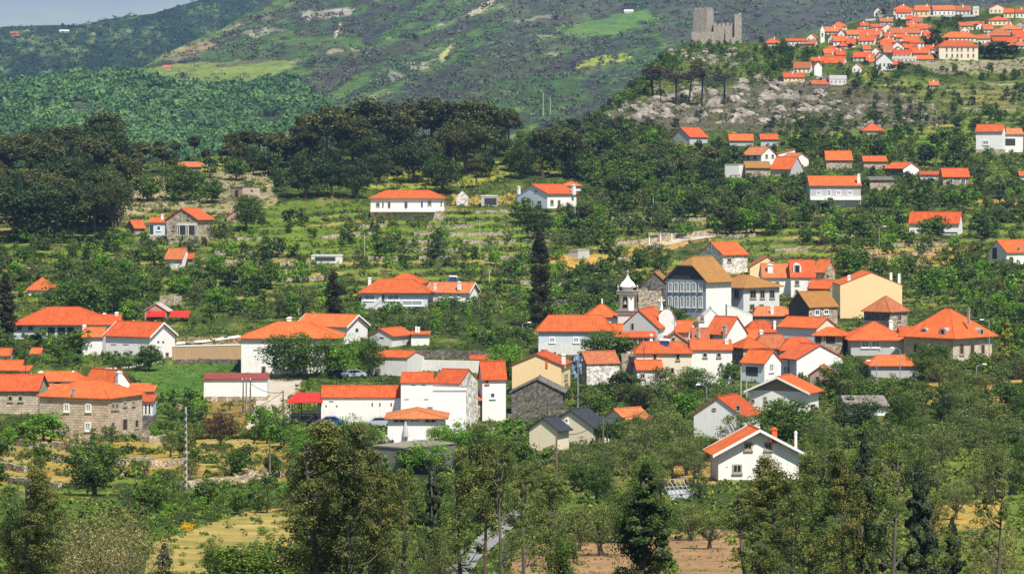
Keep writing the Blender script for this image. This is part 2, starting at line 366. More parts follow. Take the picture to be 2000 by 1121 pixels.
# one closed list of fields and bare patches, corners in photograph pixels
PATCH = [
 ([(0, 850), (120, 855), (330, 850), (560, 845), (560, 935), (300, 930), (0, 945)], GO, .55),
 ([(90, 990), (330, 960), (560, 935), (560, 965), (300, 1010), (120, 1010)], GR, .7),
 ([(300, 1060), (480, 1000), (575, 990), (575, 1060), (400, 1121), (280, 1121)], GO, .95),
 ([(0, 985), (110, 990), (100, 1121), (0, 1121)], GR, .9),
 ([(1000, 1075), (1240, 1035), (1450, 1035), (1450, 1150), (1000, 1150)], (.32, .19, .09), .97),
 ([(1240, 905), (1400, 900), (1400, 945), (1260, 950)], GO, .85),
 ([(1780, 745), (2000, 740), (2000, 790), (1780, 790)], GO, .8),
 ([(1640, 870), (2000, 850), (2000, 960), (1700, 960)], (.16, .20, .03), .85),
 ([(1830, 990), (2000, 960), (2000, 1121), (1870, 1121)], (.15, .20, .03), .9),
 ([(1600, 790), (1760, 800), (1740, 860), (1580, 860)], (.20, .19, .05), .6),
 ([(1060, 880), (1240, 880), (1230, 960), (1050, 960)], (.24, .21, .06), .6),
 ([(1820, 985), (1960, 975), (1960, 1030), (1830, 1040)], GO, .7),
 ([(390, 785), (520, 785), (540, 840), (400, 840)], GO, .5),
 ([(500, 738), (590, 738), (560, 835), (505, 835)], (.42, .37, .3), .95),
 ([(560, 833), (720, 835), (700, 860), (560, 865)], (.42, .38, .32), .9),
 ([(700, 838), (960, 830), (970, 850), (900, 870), (700, 870)], (.4, .36, .3), .8),
 ([(330, 660), (470, 655), (470, 700), (335, 700)], (.33, .2, .12), .9),
 ([(250, 350), (520, 330), (545, 395), (480, 420), (300, 410), (220, 440), (200, 410)], (.36, .29, .18), .75),
 ([(380, 318), (460, 318), (455, 332), (385, 335)], GY, .8),
 ([(880, 380), (1010, 380), (1000, 400), (880, 402)], GO, .6),
 ([(520, 395), (700, 395), (700, 480), (400, 480)], GB, .4),
 ([(560, 450), (1000, 430), (1060, 480), (560, 500)], GB, .4),
 ([(820, 300), (960, 310), (1010, 335), (940, 360), (800, 370), (700, 368)], GY, .7),
 ([(1060, 500), (1200, 495), (1360, 450), (1400, 465), (1250, 500), (1100, 530)], GO, .75),
 ([(1650, 490), (1900, 480), (1940, 500), (1800, 530), (1650, 530)], GO, .7),
 ([(1880, 390), (2000, 385), (2000, 400), (1900, 402)], GO, .7),
 ([(1500, 255), (2000, 245), (2000, 290), (1660, 300)], GB, .5),
 ([(1780, 120), (2000, 115), (2000, 140), (1830, 145)], (.34, .3, .2), .7),
 ([(1280, 190), (1620, 150), (1780, 190), (1860, 235), (1600, 262), (1200, 250), (1150, 235)], (.11, .09, .075), .85),
 ([(1230, 165), (1340, 110), (1440, 130), (1330, 175), (1240, 195)], (.14, .15, .04), .6),
 ([(1750, 165), (2000, 160), (2000, 215), (1820, 230)], (.12, .13, .05), .5),
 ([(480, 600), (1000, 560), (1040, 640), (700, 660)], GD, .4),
]
def base_col(X, Y):
    n = fbm(X/42, Y/13, 51, 5); n2 = fbm(X/110, Y/40, 53, 3); n3 = fbm(X/16, Y/6, 57, 3)
    C = np.zeros(X.shape+(3,))
    A = [np.array(c) for c in (GD, (.035, .05, .014), (.055, .085, .018), (.10, .14, .022), (.26, .19, .08))]
    k = np.clip((n*.7+n3*.3-.25)/.5, 0, .999)*4; i = k.astype(int); f = (k-i)[..., None]; A = np.array(A)
    C = A[i]*(1-f)+A[i+1]*f; C = C*(.65+.7*n2[..., None])
    return C
def build_near():
    xs = np.concatenate([np.linspace(-1600, -640, 10), np.arange(-600, -200, 8), np.arange(-200, 2201, 4), np.arange(2208, 2640, 8), np.linspace(2680, 3600, 10)])
    rows_v = np.concatenate([np.linspace(0, 1, 330)]); 
    X = np.broadcast_to(xs, (len(rows_v), len(xs))).copy(); tp = top1(xs)
    Y = 1150+(tp[None, :]-1150)*rows_v[:, None]
    low = np.array([1500, 1400, 1300, 1250, 1210, 1180, 1160.])
    Yl = np.broadcast_to(low[:, None], (len(low), len(xs))); X = np.concatenate([np.broadcast_to(xs, Yl.shape), X]); Y = np.concatenate([Yl, Y])
    P = G(X, Y); C = base_col(X, Y)
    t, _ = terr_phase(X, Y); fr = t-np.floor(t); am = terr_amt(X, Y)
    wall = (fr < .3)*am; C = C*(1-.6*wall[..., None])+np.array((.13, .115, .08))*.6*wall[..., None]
    flat = (fr > .62)*am*(fbm(X/90, Y/25, 61, 3) > .36)
    kk = (fbm(X/130, Y/14, 63, 3) > .60)[..., None]; fc = np.where(kk, np.array((.46, .33, .11)), np.array((.20, .28, .03)))
    C = C*(1-.75*flat[..., None])+fc*.75*flat[..., None]
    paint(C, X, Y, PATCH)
    # rows behind the ridge, falling away; rows towards and under the camera
    back = []; bc = []
    last = P[-1]
    for dd, dz in ((25, 4), (70, 18), (160, 60)):
        q = last.copy(); s = (last[:, 1:2]+dd)/last[:, 1:2]; q[:, 0:1] *= s; q[:, 1] += dd; q[:, 2] -= dz; back.append(q)
    front = []
    first = P[0]
    for yy, zz in ((-60, -9), (-5, -9), (20, -9.5), (40, -11)):
        q = first.copy(); q[:, 0] = np.interp(np.arange(len(xs)), [0, len(xs)-1], [-60, 60]); q[:, 1] = yy; q[:, 2] = zz; front.append(q)
    nb, nf = len(back), len(front)
    P = np.concatenate([np.array(front), P, np.array(back)]); C = np.concatenate([np.repeat(C[:1], nf, 0), C, np.repeat(C[-1:], nb, 0)])
    XX = np.concatenate([np.full((nf, len(xs)), -9999.), X, np.full((nb, len(xs)), -9999.)]); YY = np.concatenate([np.zeros((nf, len(xs))), Y, np.zeros((nb, len(xs)))])
    cx = (XX[:-1, :-1]+XX[1:, 1:])/2; cy = (YY[:-1, :-1]+YY[1:, 1:])/2
    wx = cx+8*(fbm(cx/12, cy/8, 71, 2)-.5); wy = cy+5*(fbm(cx/12, cy/8, 73, 2)-.5)
    rest = np.ones(cx.shape, bool)
    for nm, poly, mat in FIELDS:
        k = inpoly(wx, wy, poly) & rest & (cx > -5000)
        if k.any():
            tag(link(nm, grid_mesh(nm, P, k, mat, C)), kind='structure'); rest &= ~k
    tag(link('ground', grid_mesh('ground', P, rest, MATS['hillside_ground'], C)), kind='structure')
groundm('hillside_ground', 1.0, .8)
def fieldm(name, a, b2, c, sc=1.2, row=None):
    m, t, b, o = nodes(name); b.inputs['Roughness'].default_value = .95; v = vec(t, 'Object')
    n = noise(t, v, sc, 7, .72); n2 = noise(t, v, sc*.12, 4, .6)
    k = mix(t, .4, ramp(t, n, [(.32, a), (.5, b2), (.68, c)]), ramp(t, n2, [(.35, a), (.5, b2), (.65, c)]))
    t.links.new(k, b.inputs['Base Color']); bump(t, b, n, .8, .25); return m
F_lawn = fieldm('lawn_grass', (.025, .06, .010), (.055, .135, .015), (.13, .20, .03), .5)
F_soil = fieldm('tilled_soil', (.15, .09, .04), (.28, .165, .075), (.39, .25, .12))
F_dry = fieldm('dry_straw_grass', (.09, .115, .022), (.27, .215, .055), (.50, .35, .12), .35)
F_dust = fieldm('dusty_yard', (.34, .28, .21), (.44, .38, .30), (.52, .46, .38))
FIELDS = [
 ('lawn', [(250, 726), (300, 712), (462, 712), (466, 733), (398, 736), (396, 778), (310, 780), (272, 745)], F_lawn),
 ('orchard_soil', [(1000, 1078), (1100, 1055), (1240, 1040), (1440, 1035), (1440, 1160), (990, 1160)], F_soil),
 ('dry_field', [(300, 1060), (420, 1020), (480, 1000), (576, 992), (576, 1055), (480, 1075), (400, 1121), (280, 1121)], F_dry),
 ('ploughed_field', [(300, 862), (400, 850), (500, 845), (500, 870), (430, 880), (310, 885)], F_dry),
 ('ploughed_field', [(0, 865), (60, 862), (120, 880), (60, 905), (0, 905)], F_dry),
 ('ploughed_field', [(380, 900), (450, 888), (520, 880), (515, 900), (420, 915)], F_dry),
 ('yard', [(500, 740), (590, 740), (575, 765), (545, 790), (530, 838), (478, 838), (500, 790)], F_dust),
]
build_near()

# the long mountain slope in the middle
MTX = [-400, 0, 150, 270, 320, 430, 530, 620, 720, 2600]; MTY = [185, 168, 150, 138, 106, 58, -4, -60, -150, -170]
_mp = [-200, -100, 0, 100, 200, 300, 400]; _md = [3600, 3100, 2600, 2100, 1700, 1400, 1250]
def GM(px, py):
    d = np.interp(py, _mp, _md)*(1+.05*(fbm(np.asarray(px)/260, np.asarray(py)/150, 81, 4)-.5)+.03*(fbm(np.asarray(px)/70+np.asarray(py)/40, np.asarray(py)/60, 85, 3)-.5))
    return ray(px, py, d)
def GFa(px, py):
    d = np.interp(py, [-120, 0, 50, 100, 200, 300], [4600, 4000, 3600, 3200, 2600, 2300])*(1+.05*(fbm(np.asarray(px)/200, np.asarray(py)/90, 83, 4)-.5))
    return ray(px, py, d)
FTX = [-400, 0, 60, 160, 200, 260, 300, 340, 380, 400, 500, 700, 1000]; FTY = [66, 54, 51, 50, 39, 31, 27, 15, 4, -4, -40, -110, -160]
MG, MB_, MP, MT = (.045, .10, .024), (.08, .155, .03), (.042, .040, .042), (.42, .38, .27)
MPATCH = [
 ([(1105, 62), (1200, 30), (1265, 20), (1275, 38), (1200, 70), (1120, 76)], (.085, .165, .04), .95),
 ([(1120, 128), (1160, 112), (1228, 105), (1228, 118), (1130, 135)], (.30, .34, .05), .8),
 ([(265, 140), (330, 125), (560, 118), (575, 128), (530, 155), (400, 172), (330, 168)], (.15, .20, .05), .95),
 ([(310, 108), (400, 80), (430, 92), (340, 122)], (.28, .2, .12), .7),
 ([(380, 100), (600, 95), (640, 110), (400, 118)], MG, .8),
 ([(560, 70), (700, 75), (720, 95), (560, 90)], MB_, .6),
 ([(720, 120), (760, 85), (900, 40), (880, 60), (780, 110)], MB_, .8),
 ([(640, 190), (700, 140), (730, 140), (720, 165), (650, 200)], MB_, .7),
 ([(905, 32), (930, 15), (960, -5), (970, 5), (930, 30)], MT, .9),
 ([(852, 118), (880, 86), (888, 90), (865, 122)], (.34, .34, .14), .9),
 ([(1000, 42), (1080, 28), (1085, 32), (1010, 46)], MT, .8),
 ([(590, 25), (690, 15), (690, 30), (600, 40)], (.40, .37, .32), .7),
 ([(470, 62), (520, 52), (560, 60), (500, 72)], (.33, .32, .26), .5), ([(640, 100), (700, 92), (700, 98), (640, 106)], (.36, .34, .22), .7), ([(420, 128), (600, 108), (720, 102), (720, 105), (600, 113), (430, 132)], (.08, .07, .05), .8), ([(655, 70), (668, 45), (672, 46), (662, 72)], MT, .9), ([(500, 170), (590, 160), (600, 172), (520, 182)], (.30, .28, .24), .5),
 ([(795, 122), (840, 122), (845, 135), (800, 138)], (.36, .33, .28), .7),
 ([(760, 140), (790, 142), (780, 160), (755, 155)], (.36, .33, .28), .5),
 ([(620, 150), (720, 100), (980, 20), (1000, 30), (760, 120), (640, 165)], MP, .8),
 ([(790, 210), (860, 130), (1100, 110), (1120, 150), (900, 220)], MP, .6),
 ([(1280, -20), (2100, -20), (2100, 20), (1700, 60), (1450, 100), (1300, 80)], (.06, .065, .06), .8),
 ([(1000, -20), (1250, -20), (1200, 25), (1060, 60), (990, 70)], (.07, .07, .065), .6),
 ([(940, 160), (1120, 140), (1160, 200), (950, 240)], MG, .6),
 ([(530, 240), (680, 215), (690, 250), (540, 270)], MG, .5),
 ([(1560, 65), (1720, 30), (1720, 55), (1600, 80)], MB_, .6),
]
def sheet(name, g, tx, ty, y0, x0, x1, items, colf, step=6, rows=90, mat='mountain_ground'):
    xs = np.arange(x0, x1, step); tp = np.interp(xs, tx, ty)+3*(fbm(xs/25, xs*0, 91, 3)-.5); v = np.linspace(0, 1, rows)
    X = np.broadcast_to(xs, (rows, len(xs))); Y = y0+(tp[None]-y0)*v[:, None]
    P = g(X, Y); C = colf(X, Y); paint(C, X, Y, items, 9)
    last = P[-1]; bk = []
    for dd, dz in ((40, 6), (200, 60), (500, 220)):
        q = last.copy(); s = (last[:, 1:2]+dd)/last[:, 1:2]; q[:, 0:1] *= s; q[:, 1] += dd; q[:, 2] -= dz; bk.append(q)
    P = np.concatenate([P, np.array(bk)]); C = np.concatenate([C, np.repeat(C[-1:], 3, 0)])
    return tag(link(name, grid_mesh(name, P, np.ones((P.shape[0]-1, P.shape[1]-1), bool), MATS[mat], C)), kind='structure')
groundm('mountain_ground', 1.0, .2)
def mcol(X, Y):
    n = fbm((X-.55*Y)/120, (Y+.5*X)/24, 101, 5); n3 = fbm(X/14+Y/20, Y/7, 103, 4); n4 = fbm((X-.55*Y)/160, (Y+.5*X)/34, 107, 4)
    A = np.array([(.022, .026, .028), (.035, .035, .036), (.030, .055, .024), (.05, .10, .024), (.10, .12, .05), (.26, .24, .18)])
    k = np.clip((n*.6+n3*.4-.29)/.46, 0, .999)*5; i = k.astype(int); f = (k-i)[..., None]
    C = A[i]*(1-f)+A[i+1]*f; q = np.clip((n4-.5)/.12, 0, 1)[..., None]*.6
    C = C*(1-q)+np.array((.042, .042, .040))*(.6+1.1*n3[..., None])*q
    ln = np.sin((Y+.22*X+26*fbm(X/90, Y/60, 109, 3))*.9); return 1.18*C*(1+.24*np.clip(ln, -.6, 1)[..., None])
def fcol(X, Y):
    n = fbm(X/50, Y/20, 111, 5)*.6+fbm(X/12, Y/6, 113, 3)*.4
    A = np.array([(.008, .02, .015), (.014, .034, .02), (.025, .05, .022), (.09, .14, .04), (.3, .29, .22)])
    k = np.clip((n-.3)/.5, 0, .999)*4; i = k.astype(int); f = (k-i)[..., None]
    return A[i]*(1-f)+A[i+1]*f
sheet('mountain_slope', GM, MTX, MTY, 400, -300, 2500, MPATCH, mcol, 4, 230)
sheet('far_mountain', GFa, FTX, FTY, 300, -400, 900, [
 ([(50, 72), (120, 68), (150, 75), (130, 90), (60, 85)], (.10, .15, .04), .7),
 ([(350, 22), (420, 8), (430, 18), (370, 28)], (.10, .18, .04), .7),
 ([(20, 66), (40, 64), (40, 70), (22, 70)], (.4, .2, .12), .8)], fcol, 5, 60)
# ------------------------------------------------------------------ houses
CLEAR = []     # (x0, x1, ytop, ybase) photograph boxes kept free of scattered trees
LAND = []      # (px, py, phrase) landmarks used when trees are described
WK = {'w': ('frame', 'glass'), 'g': ('gstone', 'glass'), 'd': ('gstone', 'door'), 'b': ('frame', 'bdoor'), 's': ('trim', 'shut'), 'v': (None, 'metal'), 'W': ('trim', 'door')}
def add_window(root, kind, org, ex, en, w, h, arch=False):
    """org: centre of the opening on the wall plane; ex: unit vector along the wall, en: outward."""
    fr, pane = WK[kind]; ex = np.array(ex); en = np.array(en); o = np.array(org); up = np.array((0, 0, 1.0))
    def bx(mb, u0, u1, v0, v1, d0, d1):
        p = [o+ex*u+en*d+up*v for v in (v0, v1) for (u, d) in ((u0, d1), (u1, d1), (u1, d0), (u0, d0))]; mb.hexa(p)
    def prof(gw, hh):
        if not arch: return [(-gw, -hh), (gw, -hh), (gw, hh), (-gw, hh)]
        return [(-gw, -hh), (gw, -hh)]+[(gw*math.cos(a), hh-gw+gw*math.sin(a)*1.0) for a in np.linspace(0, math.pi, 7)]
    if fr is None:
        mb = MB(); bx(mb, -w/2, w/2, -h/2, h/2, .0, .02); mb.build('vent_or_shade_panel', M[pane], root); return  # flat dark panel: vent slits, and painted shade inside porches and verandahs
    f = MB(); t = min(.14, w*.18)
    for u0, u1, v0, v1 in ((-w/2-t*.3, -w/2+t, -h/2, h/2), (w/2-t, w/2+t*.3, -h/2, h/2), (-w/2+t, w/2-t, h/2-t, h/2+t*.3), (-w/2+t, w/2-t, -h/2-t*.3, -h/2+t)):
        bx(f, u0, u1, v0, v1, .0, .09)
    if w > .7 and kind in 'wgs' and not arch: bx(f, -t*.3, t*.3, -h/2+t, h/2-t, .03, .075)
    door = kind in 'dbW' and h > w*1.5
    fo = f.build('door' if door else 'window', M[fr], root)
    g = MB(); pts = [o+ex*u+en*.03+up*v for u, v in prof(w/2-t*.5, h/2-t*.5)]; g.prism(pts, tuple(-en*.03)); g.build('door_leaf' if door else 'pane', M[pane], fo)
    if not door and h > .6:
        s = MB(); bx(s, -w/2-.12, w/2+.12, -h/2-.12-t*.3, -h/2-t*.3, 0, .16); s.build('sill', M['gstone' if fr == 'gstone' else 'trim'], fo)
def gable_roof(rf, x0, x1, y0, y1, z0, z1, axis, ov, eo, t):
    """axis 'x': ridge along x."""
    if axis == 'x':
        ym = (y0+y1)/2; sl = (z1-z0)/(ym-y0)
        for s, ye in ((1, y0), (-1, y1)):
            yo = ye-s*ov; zo = z0-sl*ov
            p = [(x0-eo, yo, zo+t), (x1+eo, yo, zo+t), (x1+eo, ym, z1+t), (x0-eo, ym, z1+t)]
            if s < 0: p = p[::-1]
            rf.slab(p, t)
        rf.tube([(x0-eo, ym, z1+t), (x1+eo, ym, z1+t)], [.12, .12], 6)
    else:
        xm = (x0+x1)/2; sl = (z1-z0)/(xm-x0)
        for s, xe in ((1, x0), (-1, x1)):
            xo = xe-s*ov; zo = z0-sl*ov
            p = [(xo, y1+eo, zo+t), (xo, y0-eo, zo+t), (xm, y0-eo, z1+t), (xm, y1+eo, z1+t)]
            if s < 0: p = p[::-1]
            rf.slab(p, t)
        rf.tube([(xm, y0-eo, z1+t), (xm, y1+eo, z1+t)], [.12, .12], 6)
def hip_roof(rf, x0, x1, y0, y1, z0, z1, axis, ov, t, rl=None):
    w, d = x1-x0, y1-y0
    if axis == 'x':
        h = min(w/2-.01, d/2) if rl is None else (w-rl*w)/2
        R0, R1 = (x0+h, (y0+y1)/2, z1+t), (x1-h, (y0+y1)/2, z1+t)
    else:
        h = min(d/2-.01, w/2) if rl is None else (d-rl*d)/2
        R0, R1 = ((x0+x1)/2, y0+h, z1+t), ((x0+x1)/2, y1-h, z1+t)
    zo = z0+t-(z1-z0)/(min(w, d)/2)*ov*.7
    a, b, c, e = (x0-ov, y0-ov, zo), (x1+ov, y0-ov, zo), (x1+ov, y1+ov, zo), (x0-ov, y1+ov, zo)
    if axis == 'x': fs = [[a, b, R1, R0], [b, c, R1], [c, e, R0, R1], [e, a, R0]]
    else: fs = [[a, b, R0], [b, c, R1, R0], [c, e, R1], [e, a, R0, R1]]
    for f in fs: rf.poly(f)
    lo = [(p[0], p[1], p[2]-t) for p in (a, b, c, e)]; tp = [a, b, c, e]
    for k in range(4): rf.poly([lo[k], lo[(k+1) % 4], tp[(k+1) % 4], tp[k]])
    rf.poly(lo[::-1])
    for p, q in ((a, R0), (b, R1 if axis == 'x' else R0), (c, R1), (e, R0 if axis == 'x' else R1), (R0, R1)):
        rf.tube([p, q], [.1, .1], 5)
def H(label, x0, xc, x1, yb, ye, yr, roof='A', wall='white', tile='or', dep=7, th=None, w=(), ch=(), trim=0, ov=.4, cat='house', name='house', group=None,
      lm=None, base=None, wallB=None, rl=None, clear=True, extra=None, dD=0, bh=1.2, gable=None, nb=0):
    D = float(D1(xc, yb))+dD; s = F/D; org = ray(xc, yb, D)
    wA, wB = (xc-x0)/s, (x1-xc)/s
    if wB < .15: thr = 0.0; LB = dep; LA = wA
    elif wA < .15: thr = math.pi/2-.001; LA = dep; LB = wB
    else:
        thr = math.radians(th) if th is not None else math.asin(min(.9, wB/dep)); LA = wA/math.cos(thr); LB = wB/math.sin(thr)
    def Z(py, d): return -(py-HY)/F*d-org[2]
    root = empty(name, org, -thr); he = Z(ye, D)
    cA, sA = math.cos(thr), math.sin(thr)
    dB = LB/2*cA; dA = LA/2*sA
    hr = Z(yr, D+(dB if roof in ('A', 'S') else dA if roof in ('B', 'J') else dA*.9+dB))
    hr = max(hr, he+.25); t = .14
    wl = MB(); z0 = -2.5
    two = wallB is not None
    X0, X1, Y0, Y1 = -LA, 0, 0, LB
    c4 = [(X0, Y0), (X1, Y0), (X1, Y1), (X0, Y1)]
    zt = he
    for k in range(4):
        p, q = c4[k], c4[(k+1) % 4]; m = 1 if (two and k == 1) else 0
        pts = [(p[0], p[1], z0), (q[0], q[1], z0), (q[0], q[1], zt), (p[0], p[1], zt)]
        if roof == 'A' and k in (1, 3): pts.insert(3, ((p[0]+q[0])/2, LB/2, hr))
        if roof in ('B', ) and k in (0, 2): pts.insert(3, (-LA/2, p[1], hr))
        if roof == 'J' and k in (0, 2):
            g = .62; hz = he+(hr-he)*g; pts[3:3] = [(q[0]+(-LA/2-q[0])*g, q[1], hz), (p[0]+(-LA/2-p[0])*g, p[1], hz)]
        if roof == 'S' :
            if k == 1: pts[2] = (q[0], q[1], hr)
            if k == 2: pts[2] = (q[0], q[1], hr); pts[3] = (p[0], p[1], hr)
            if k == 3: pts[3] = (p[0], p[1], hr)
        if roof == 'SB':      # slopes down to the left, high on the right-hand side
            if k == 0: pts[2] = (q[0], q[1], hr)
            if k == 1: pts[2] = (q[0], q[1], hr); pts[3] = (p[0], p[1], hr)
            if k == 2: pts[3] = (p[0], p[1], hr)
        if roof == 'SL':      # high on the left
            if k == 0: pts[3] = (p[0], p[1], hr)
            if k == 2: pts[2] = (q[0], q[1], hr)
            if k == 3: pts[2] = (q[0], q[1], hr); pts[3] = (p[0], p[1], hr)
        wl.poly(pts, m)
    if tile == 'or' and 'bright' not in label and 'clean' not in label: tile = {0: 'rd', 4: 'rd', 7: 'faded', 2: 'faded'}.get(int(x0*3+yb) % 9, 'or')
    mats = [W[wall]]+([W[wallB]] if two else [])
    wl.build('wall', mats, root)
    if base:     # a plinth of another material, proud of the wall; painted sunlit on the parish building
        bb = MB(); hb = Z(base[0], D); e = .03
        bb.box((X0-e, Y0-e, z0), (X1+e, Y1+e, hb)); bb.build('plinth', W[base[1]], root)
    if gable:    # panel of another material filling the front gable
        gb = MB(); e = .02; inn = .96
        if roof == 'B': gb.prism([(-LA*inn, -e, he), (-LA*(1-inn), -e, he), (-LA/2, -e, he+(hr-he)*inn)], (0, e, 0))
        if roof == 'J':
            g = .58; hz = he+(hr-he)*g
            gb.prism([(-LA*.97, -e, he), (-LA*.03, -e, he), (-LA*(.5-.5*(1-g)), -e, hz) if 0 else (-LA*(.03+.47*g), -e, hz), (-LA*(.97-.47*g), -e, hz)], (0, e, 0))
        gb.build('gable_panel', W[gable], root)
    rf = MB(); eo = ov*.55 if not trim else ov
    if roof == 'A': gable_roof(rf, X0, X1, Y0, Y1, he, hr, 'x', ov, eo, t)
    elif roof == 'B': gable_roof(rf, X0, X1, Y0, Y1, he, hr, 'y', ov, eo, t)
    elif roof == 'J':
        g = .62; xm = -LA/2; sl = (hr-he)/(LA/2); hz = he+(hr-he)*g; bk = (LA/2)*(1-g)*.9
        xa, xb = X0+LA/2*g, X1-LA/2*g
        for sgn, xe, xg in ((1, X0, xa), (-1, X1, xb)):
            p = [(xe-sgn*ov, Y1+eo, he-sl*ov+t), (xe-sgn*ov, Y0-eo, he-sl*ov+t), (xg, Y0-eo, hz+t), (xm, Y0+bk, hr+t), (xm, Y1+eo, hr+t)]
            if sgn < 0: p = p[::-1]
            rf.slab(p, t)
        rf.slab([(xa, Y0-eo, hz+t), (xb, Y0-eo, hz+t), (xm, Y0+bk, hr+t)], t)
        rf.tube([(xm, Y0+bk, hr+t), (xm, Y1, hr+t)], [.14, .14], 6)
    elif roof == 'H': hip_roof(rf, X0, X1, Y0, Y1, he, hr, 'x', ov, t, rl)
    elif roof == 'HB': hip_roof(rf, X0, X1, Y0, Y1, he, hr, 'y', ov, t, rl)
    elif roof == 'S':
        sl = (hr-he)/LB; rf.slab([(X0-eo, Y0-ov, he-sl*ov+t), (X1+eo, Y0-ov, he-sl*ov+t), (X1+eo, Y1+.1, hr+t), (X0-eo, Y1+.1, hr+t)], t)
    elif roof == 'SB':
        sl = (hr-he)/LA; rf.slab([(X0-ov, Y1+eo, he-sl*ov+t), (X0-ov, Y0-eo, he-sl*ov+t), (X1+.1, Y0-eo, hr+t), (X1+.1, Y1+eo, hr+t)], t)
    elif roof == 'SL':
        sl = (hr-he)/LA; rf.slab([(X0-.1, Y1+eo, hr+t), (X0-.1, Y0-eo, hr+t), (X1+ov, Y0-eo, he-sl*ov+t), (X1+ov, Y1+eo, he-sl*ov+t)], t)
    elif roof == 'F':
        rf.box((X0-.1, Y0-.1, he), (X1+.1, Y1+.1, he+max(.15, hr-he-.1)))
    rfo = rf.build('roof', T[tile], root)
    if trim and roof in 'AB':
        e = eo+.02; b = .05
        if roof == 'B':
            sl = (hr-he)/(LA/2)
            for sg, xe in ((1, X0), (-1, X1)):
                xo = xe-sg*ov; zo = he-sl*ov+t+.03
                p = [(xo, Y0-e, zo-.28), (xo, Y0-e, zo+.02), (-LA/2, Y0-e, hr+t+.05), (-LA/2, Y0-e, hr+t-.27)]
                tm = MB(); tm.prism(p if sg > 0 else p[::-1], (0, -b, 0)); tm.build('bargeboard', M['trim'], root)
        else:
            sl = (hr-he)/(LB/2)
            for xx in (X1+e, X0-e-b):
                for sg, yy in ((1, Y0), (-1, Y1)):
                    yo = yy-sg*ov; zo = he-sl*ov+t+.03
                    p = [(xx, yo, zo-.28), (xx, yo, zo+.02), (xx, LB/2, hr+t+.05), (xx, LB/2, hr+t-.27)]
                    tm = MB(); tm.prism(p if sg < 0 else p[::-1], (b, 0, 0)); tm.build('bargeboard', M['trim'], root)
    elif trim:
        tm = MB(); tm.box((X0-ov*.6, Y0-ov*.6, he-.16), (X1+ov*.6, Y1+ov*.6, he+.02)); tm.build('cornice', M['trim'], root)
    for q in w:
        face, wx, wy, ww, wh = q[:5]; kd = q[5] if len(q) > 5 else 'w'; ar = len(q) > 6
        if face == 'A':
            xl = -LA*(xc-wx)/(xc-x0); d = D-xl*sA; add_window(root, kd, (xl, -.002, Z(wy, d)), (1, 0, 0), (0, -1, 0), ww/s/cA, wh/s, ar)
        else:
            yl = LB*(wx-xc)/(x1-xc); d = D+yl*cA; add_window(root, kd, (.002, yl, Z(wy, d)), (0, 1, 0), (1, 0, 0), ww/s/max(sA, .2), wh/s, ar)
    if s > 9 and x1-x0 > 55 and roof in 'AB' and int(x0+yb) % 2 == 0:      # television aerial on the ridge
        an = MB(); ax_, ay_ = (-LA*.3, LB/2) if roof == 'A' else (-LA/2, LB*.35)
        an.tube([(ax_, ay_, hr), (ax_, ay_, hr+2.3)], [.05, .04], 5)
        for zz_, ww_ in ((1.5, .5), (1.8, .6), (2.15, .4)): an.box((ax_-ww_, ay_-.03, hr+zz_), (ax_+ww_, ay_+.03, hr+zz_+.05))
        an.build('aerial', M['metal'], rfo)
    for q in ch:       # chimneys: px, top py, width px, bottom py, material
        cx, cy, cw, cb = q[:4]; cm = M[q[4]] if len(q) > 4 else W['white']
        off = q[5] if len(q) > 5 else .5      # how far back across the plan
        d = D+off*LB*cA; xw = (cx-CX)/F*d-org[0]; yw = d-D
        xl = xw*cA-yw*sA; yl = xw*sA+yw*cA
        k = MB(); zt_ = Z(cy, d); zb = Z(cb, d)-.5; r = cw/s/2
        k.box((xl-r, yl-r, zb), (xl+r, yl+r, zt_)); k.box((xl-r*1.25, yl-r*1.25, zt_), (xl+r*1.25, yl+r*1.25, zt_+.12)); 
        k.box((xl-r*.6, yl-r*.6, zt_+.12), (xl+r*.6, yl+r*.6, zt_+.28))
        k.build('chimney', cm, rfo)
    tag(root, label, cat, group)
    if clear: CLEAR.append((x0-2, x1+2, min(yr, ye)-1, yb-7))
    if lm: LAND.append(((x0+x1)/2, (yr+yb)/2, lm))
    if extra: extra(root, X0, Y1, he, hr, s, D, Z)
    return root
# ------------------------------------------------------------------ the houses of the valley village (all numbers are photograph pixels)
def win(face, xs, y, w, h, k='w'): return [(face, x, y, w, h, k) for x in xs]
# left edge
H('small house with orange hip roof between shrubs above the big verandah house, far left', 54, 100, 100, 576, 565, 543, 'H', dep=8, lm='the small orange hip roof at far left')
H('wide white house with large orange hip roof over a dark verandah, beside the left cypress', 27, 205, 205, 666, 632, 601, 'H', 'cool', dep=11, rl=.35, ov=.8,
  w=win('A', [38, 60], 641, 10, 9, 'g')+win('A', [100, 120, 138], 650, 14, 22, 'v'), ch=[(228-24, 614, 7, 622)], lm='the verandah house')
H('low white wing with chimney at the right end of the verandah house', 176, 232, 232, 664, 633, 616, 'A', dep=6, w=win('A', [190], 640, 10, 5, 'v'), ch=[(228, 612, 7, 628, 'trim')], dD=-3)
H('long white farmhouse with orange gable roof and blank walls, behind the green lawn', 199, 292, 333, 703, 657, 631, 'A', dep=7.5, trim=1, w=win('A', [216, 242], 673, 12, 1.5, 'v')+win('B', [306, 314], 668, 3, 4, 'v')+win('B', [320], 693, 5, 10, 'd'), lm='the white farmhouse by the lawn')
H('lower white annexe with its own chimney at the left end of the lawn farmhouse', 161, 200, 200, 695, 657, 641, 'A', dep=6, dD=1, ch=[(165, 637, 7, 655, 'trim')])
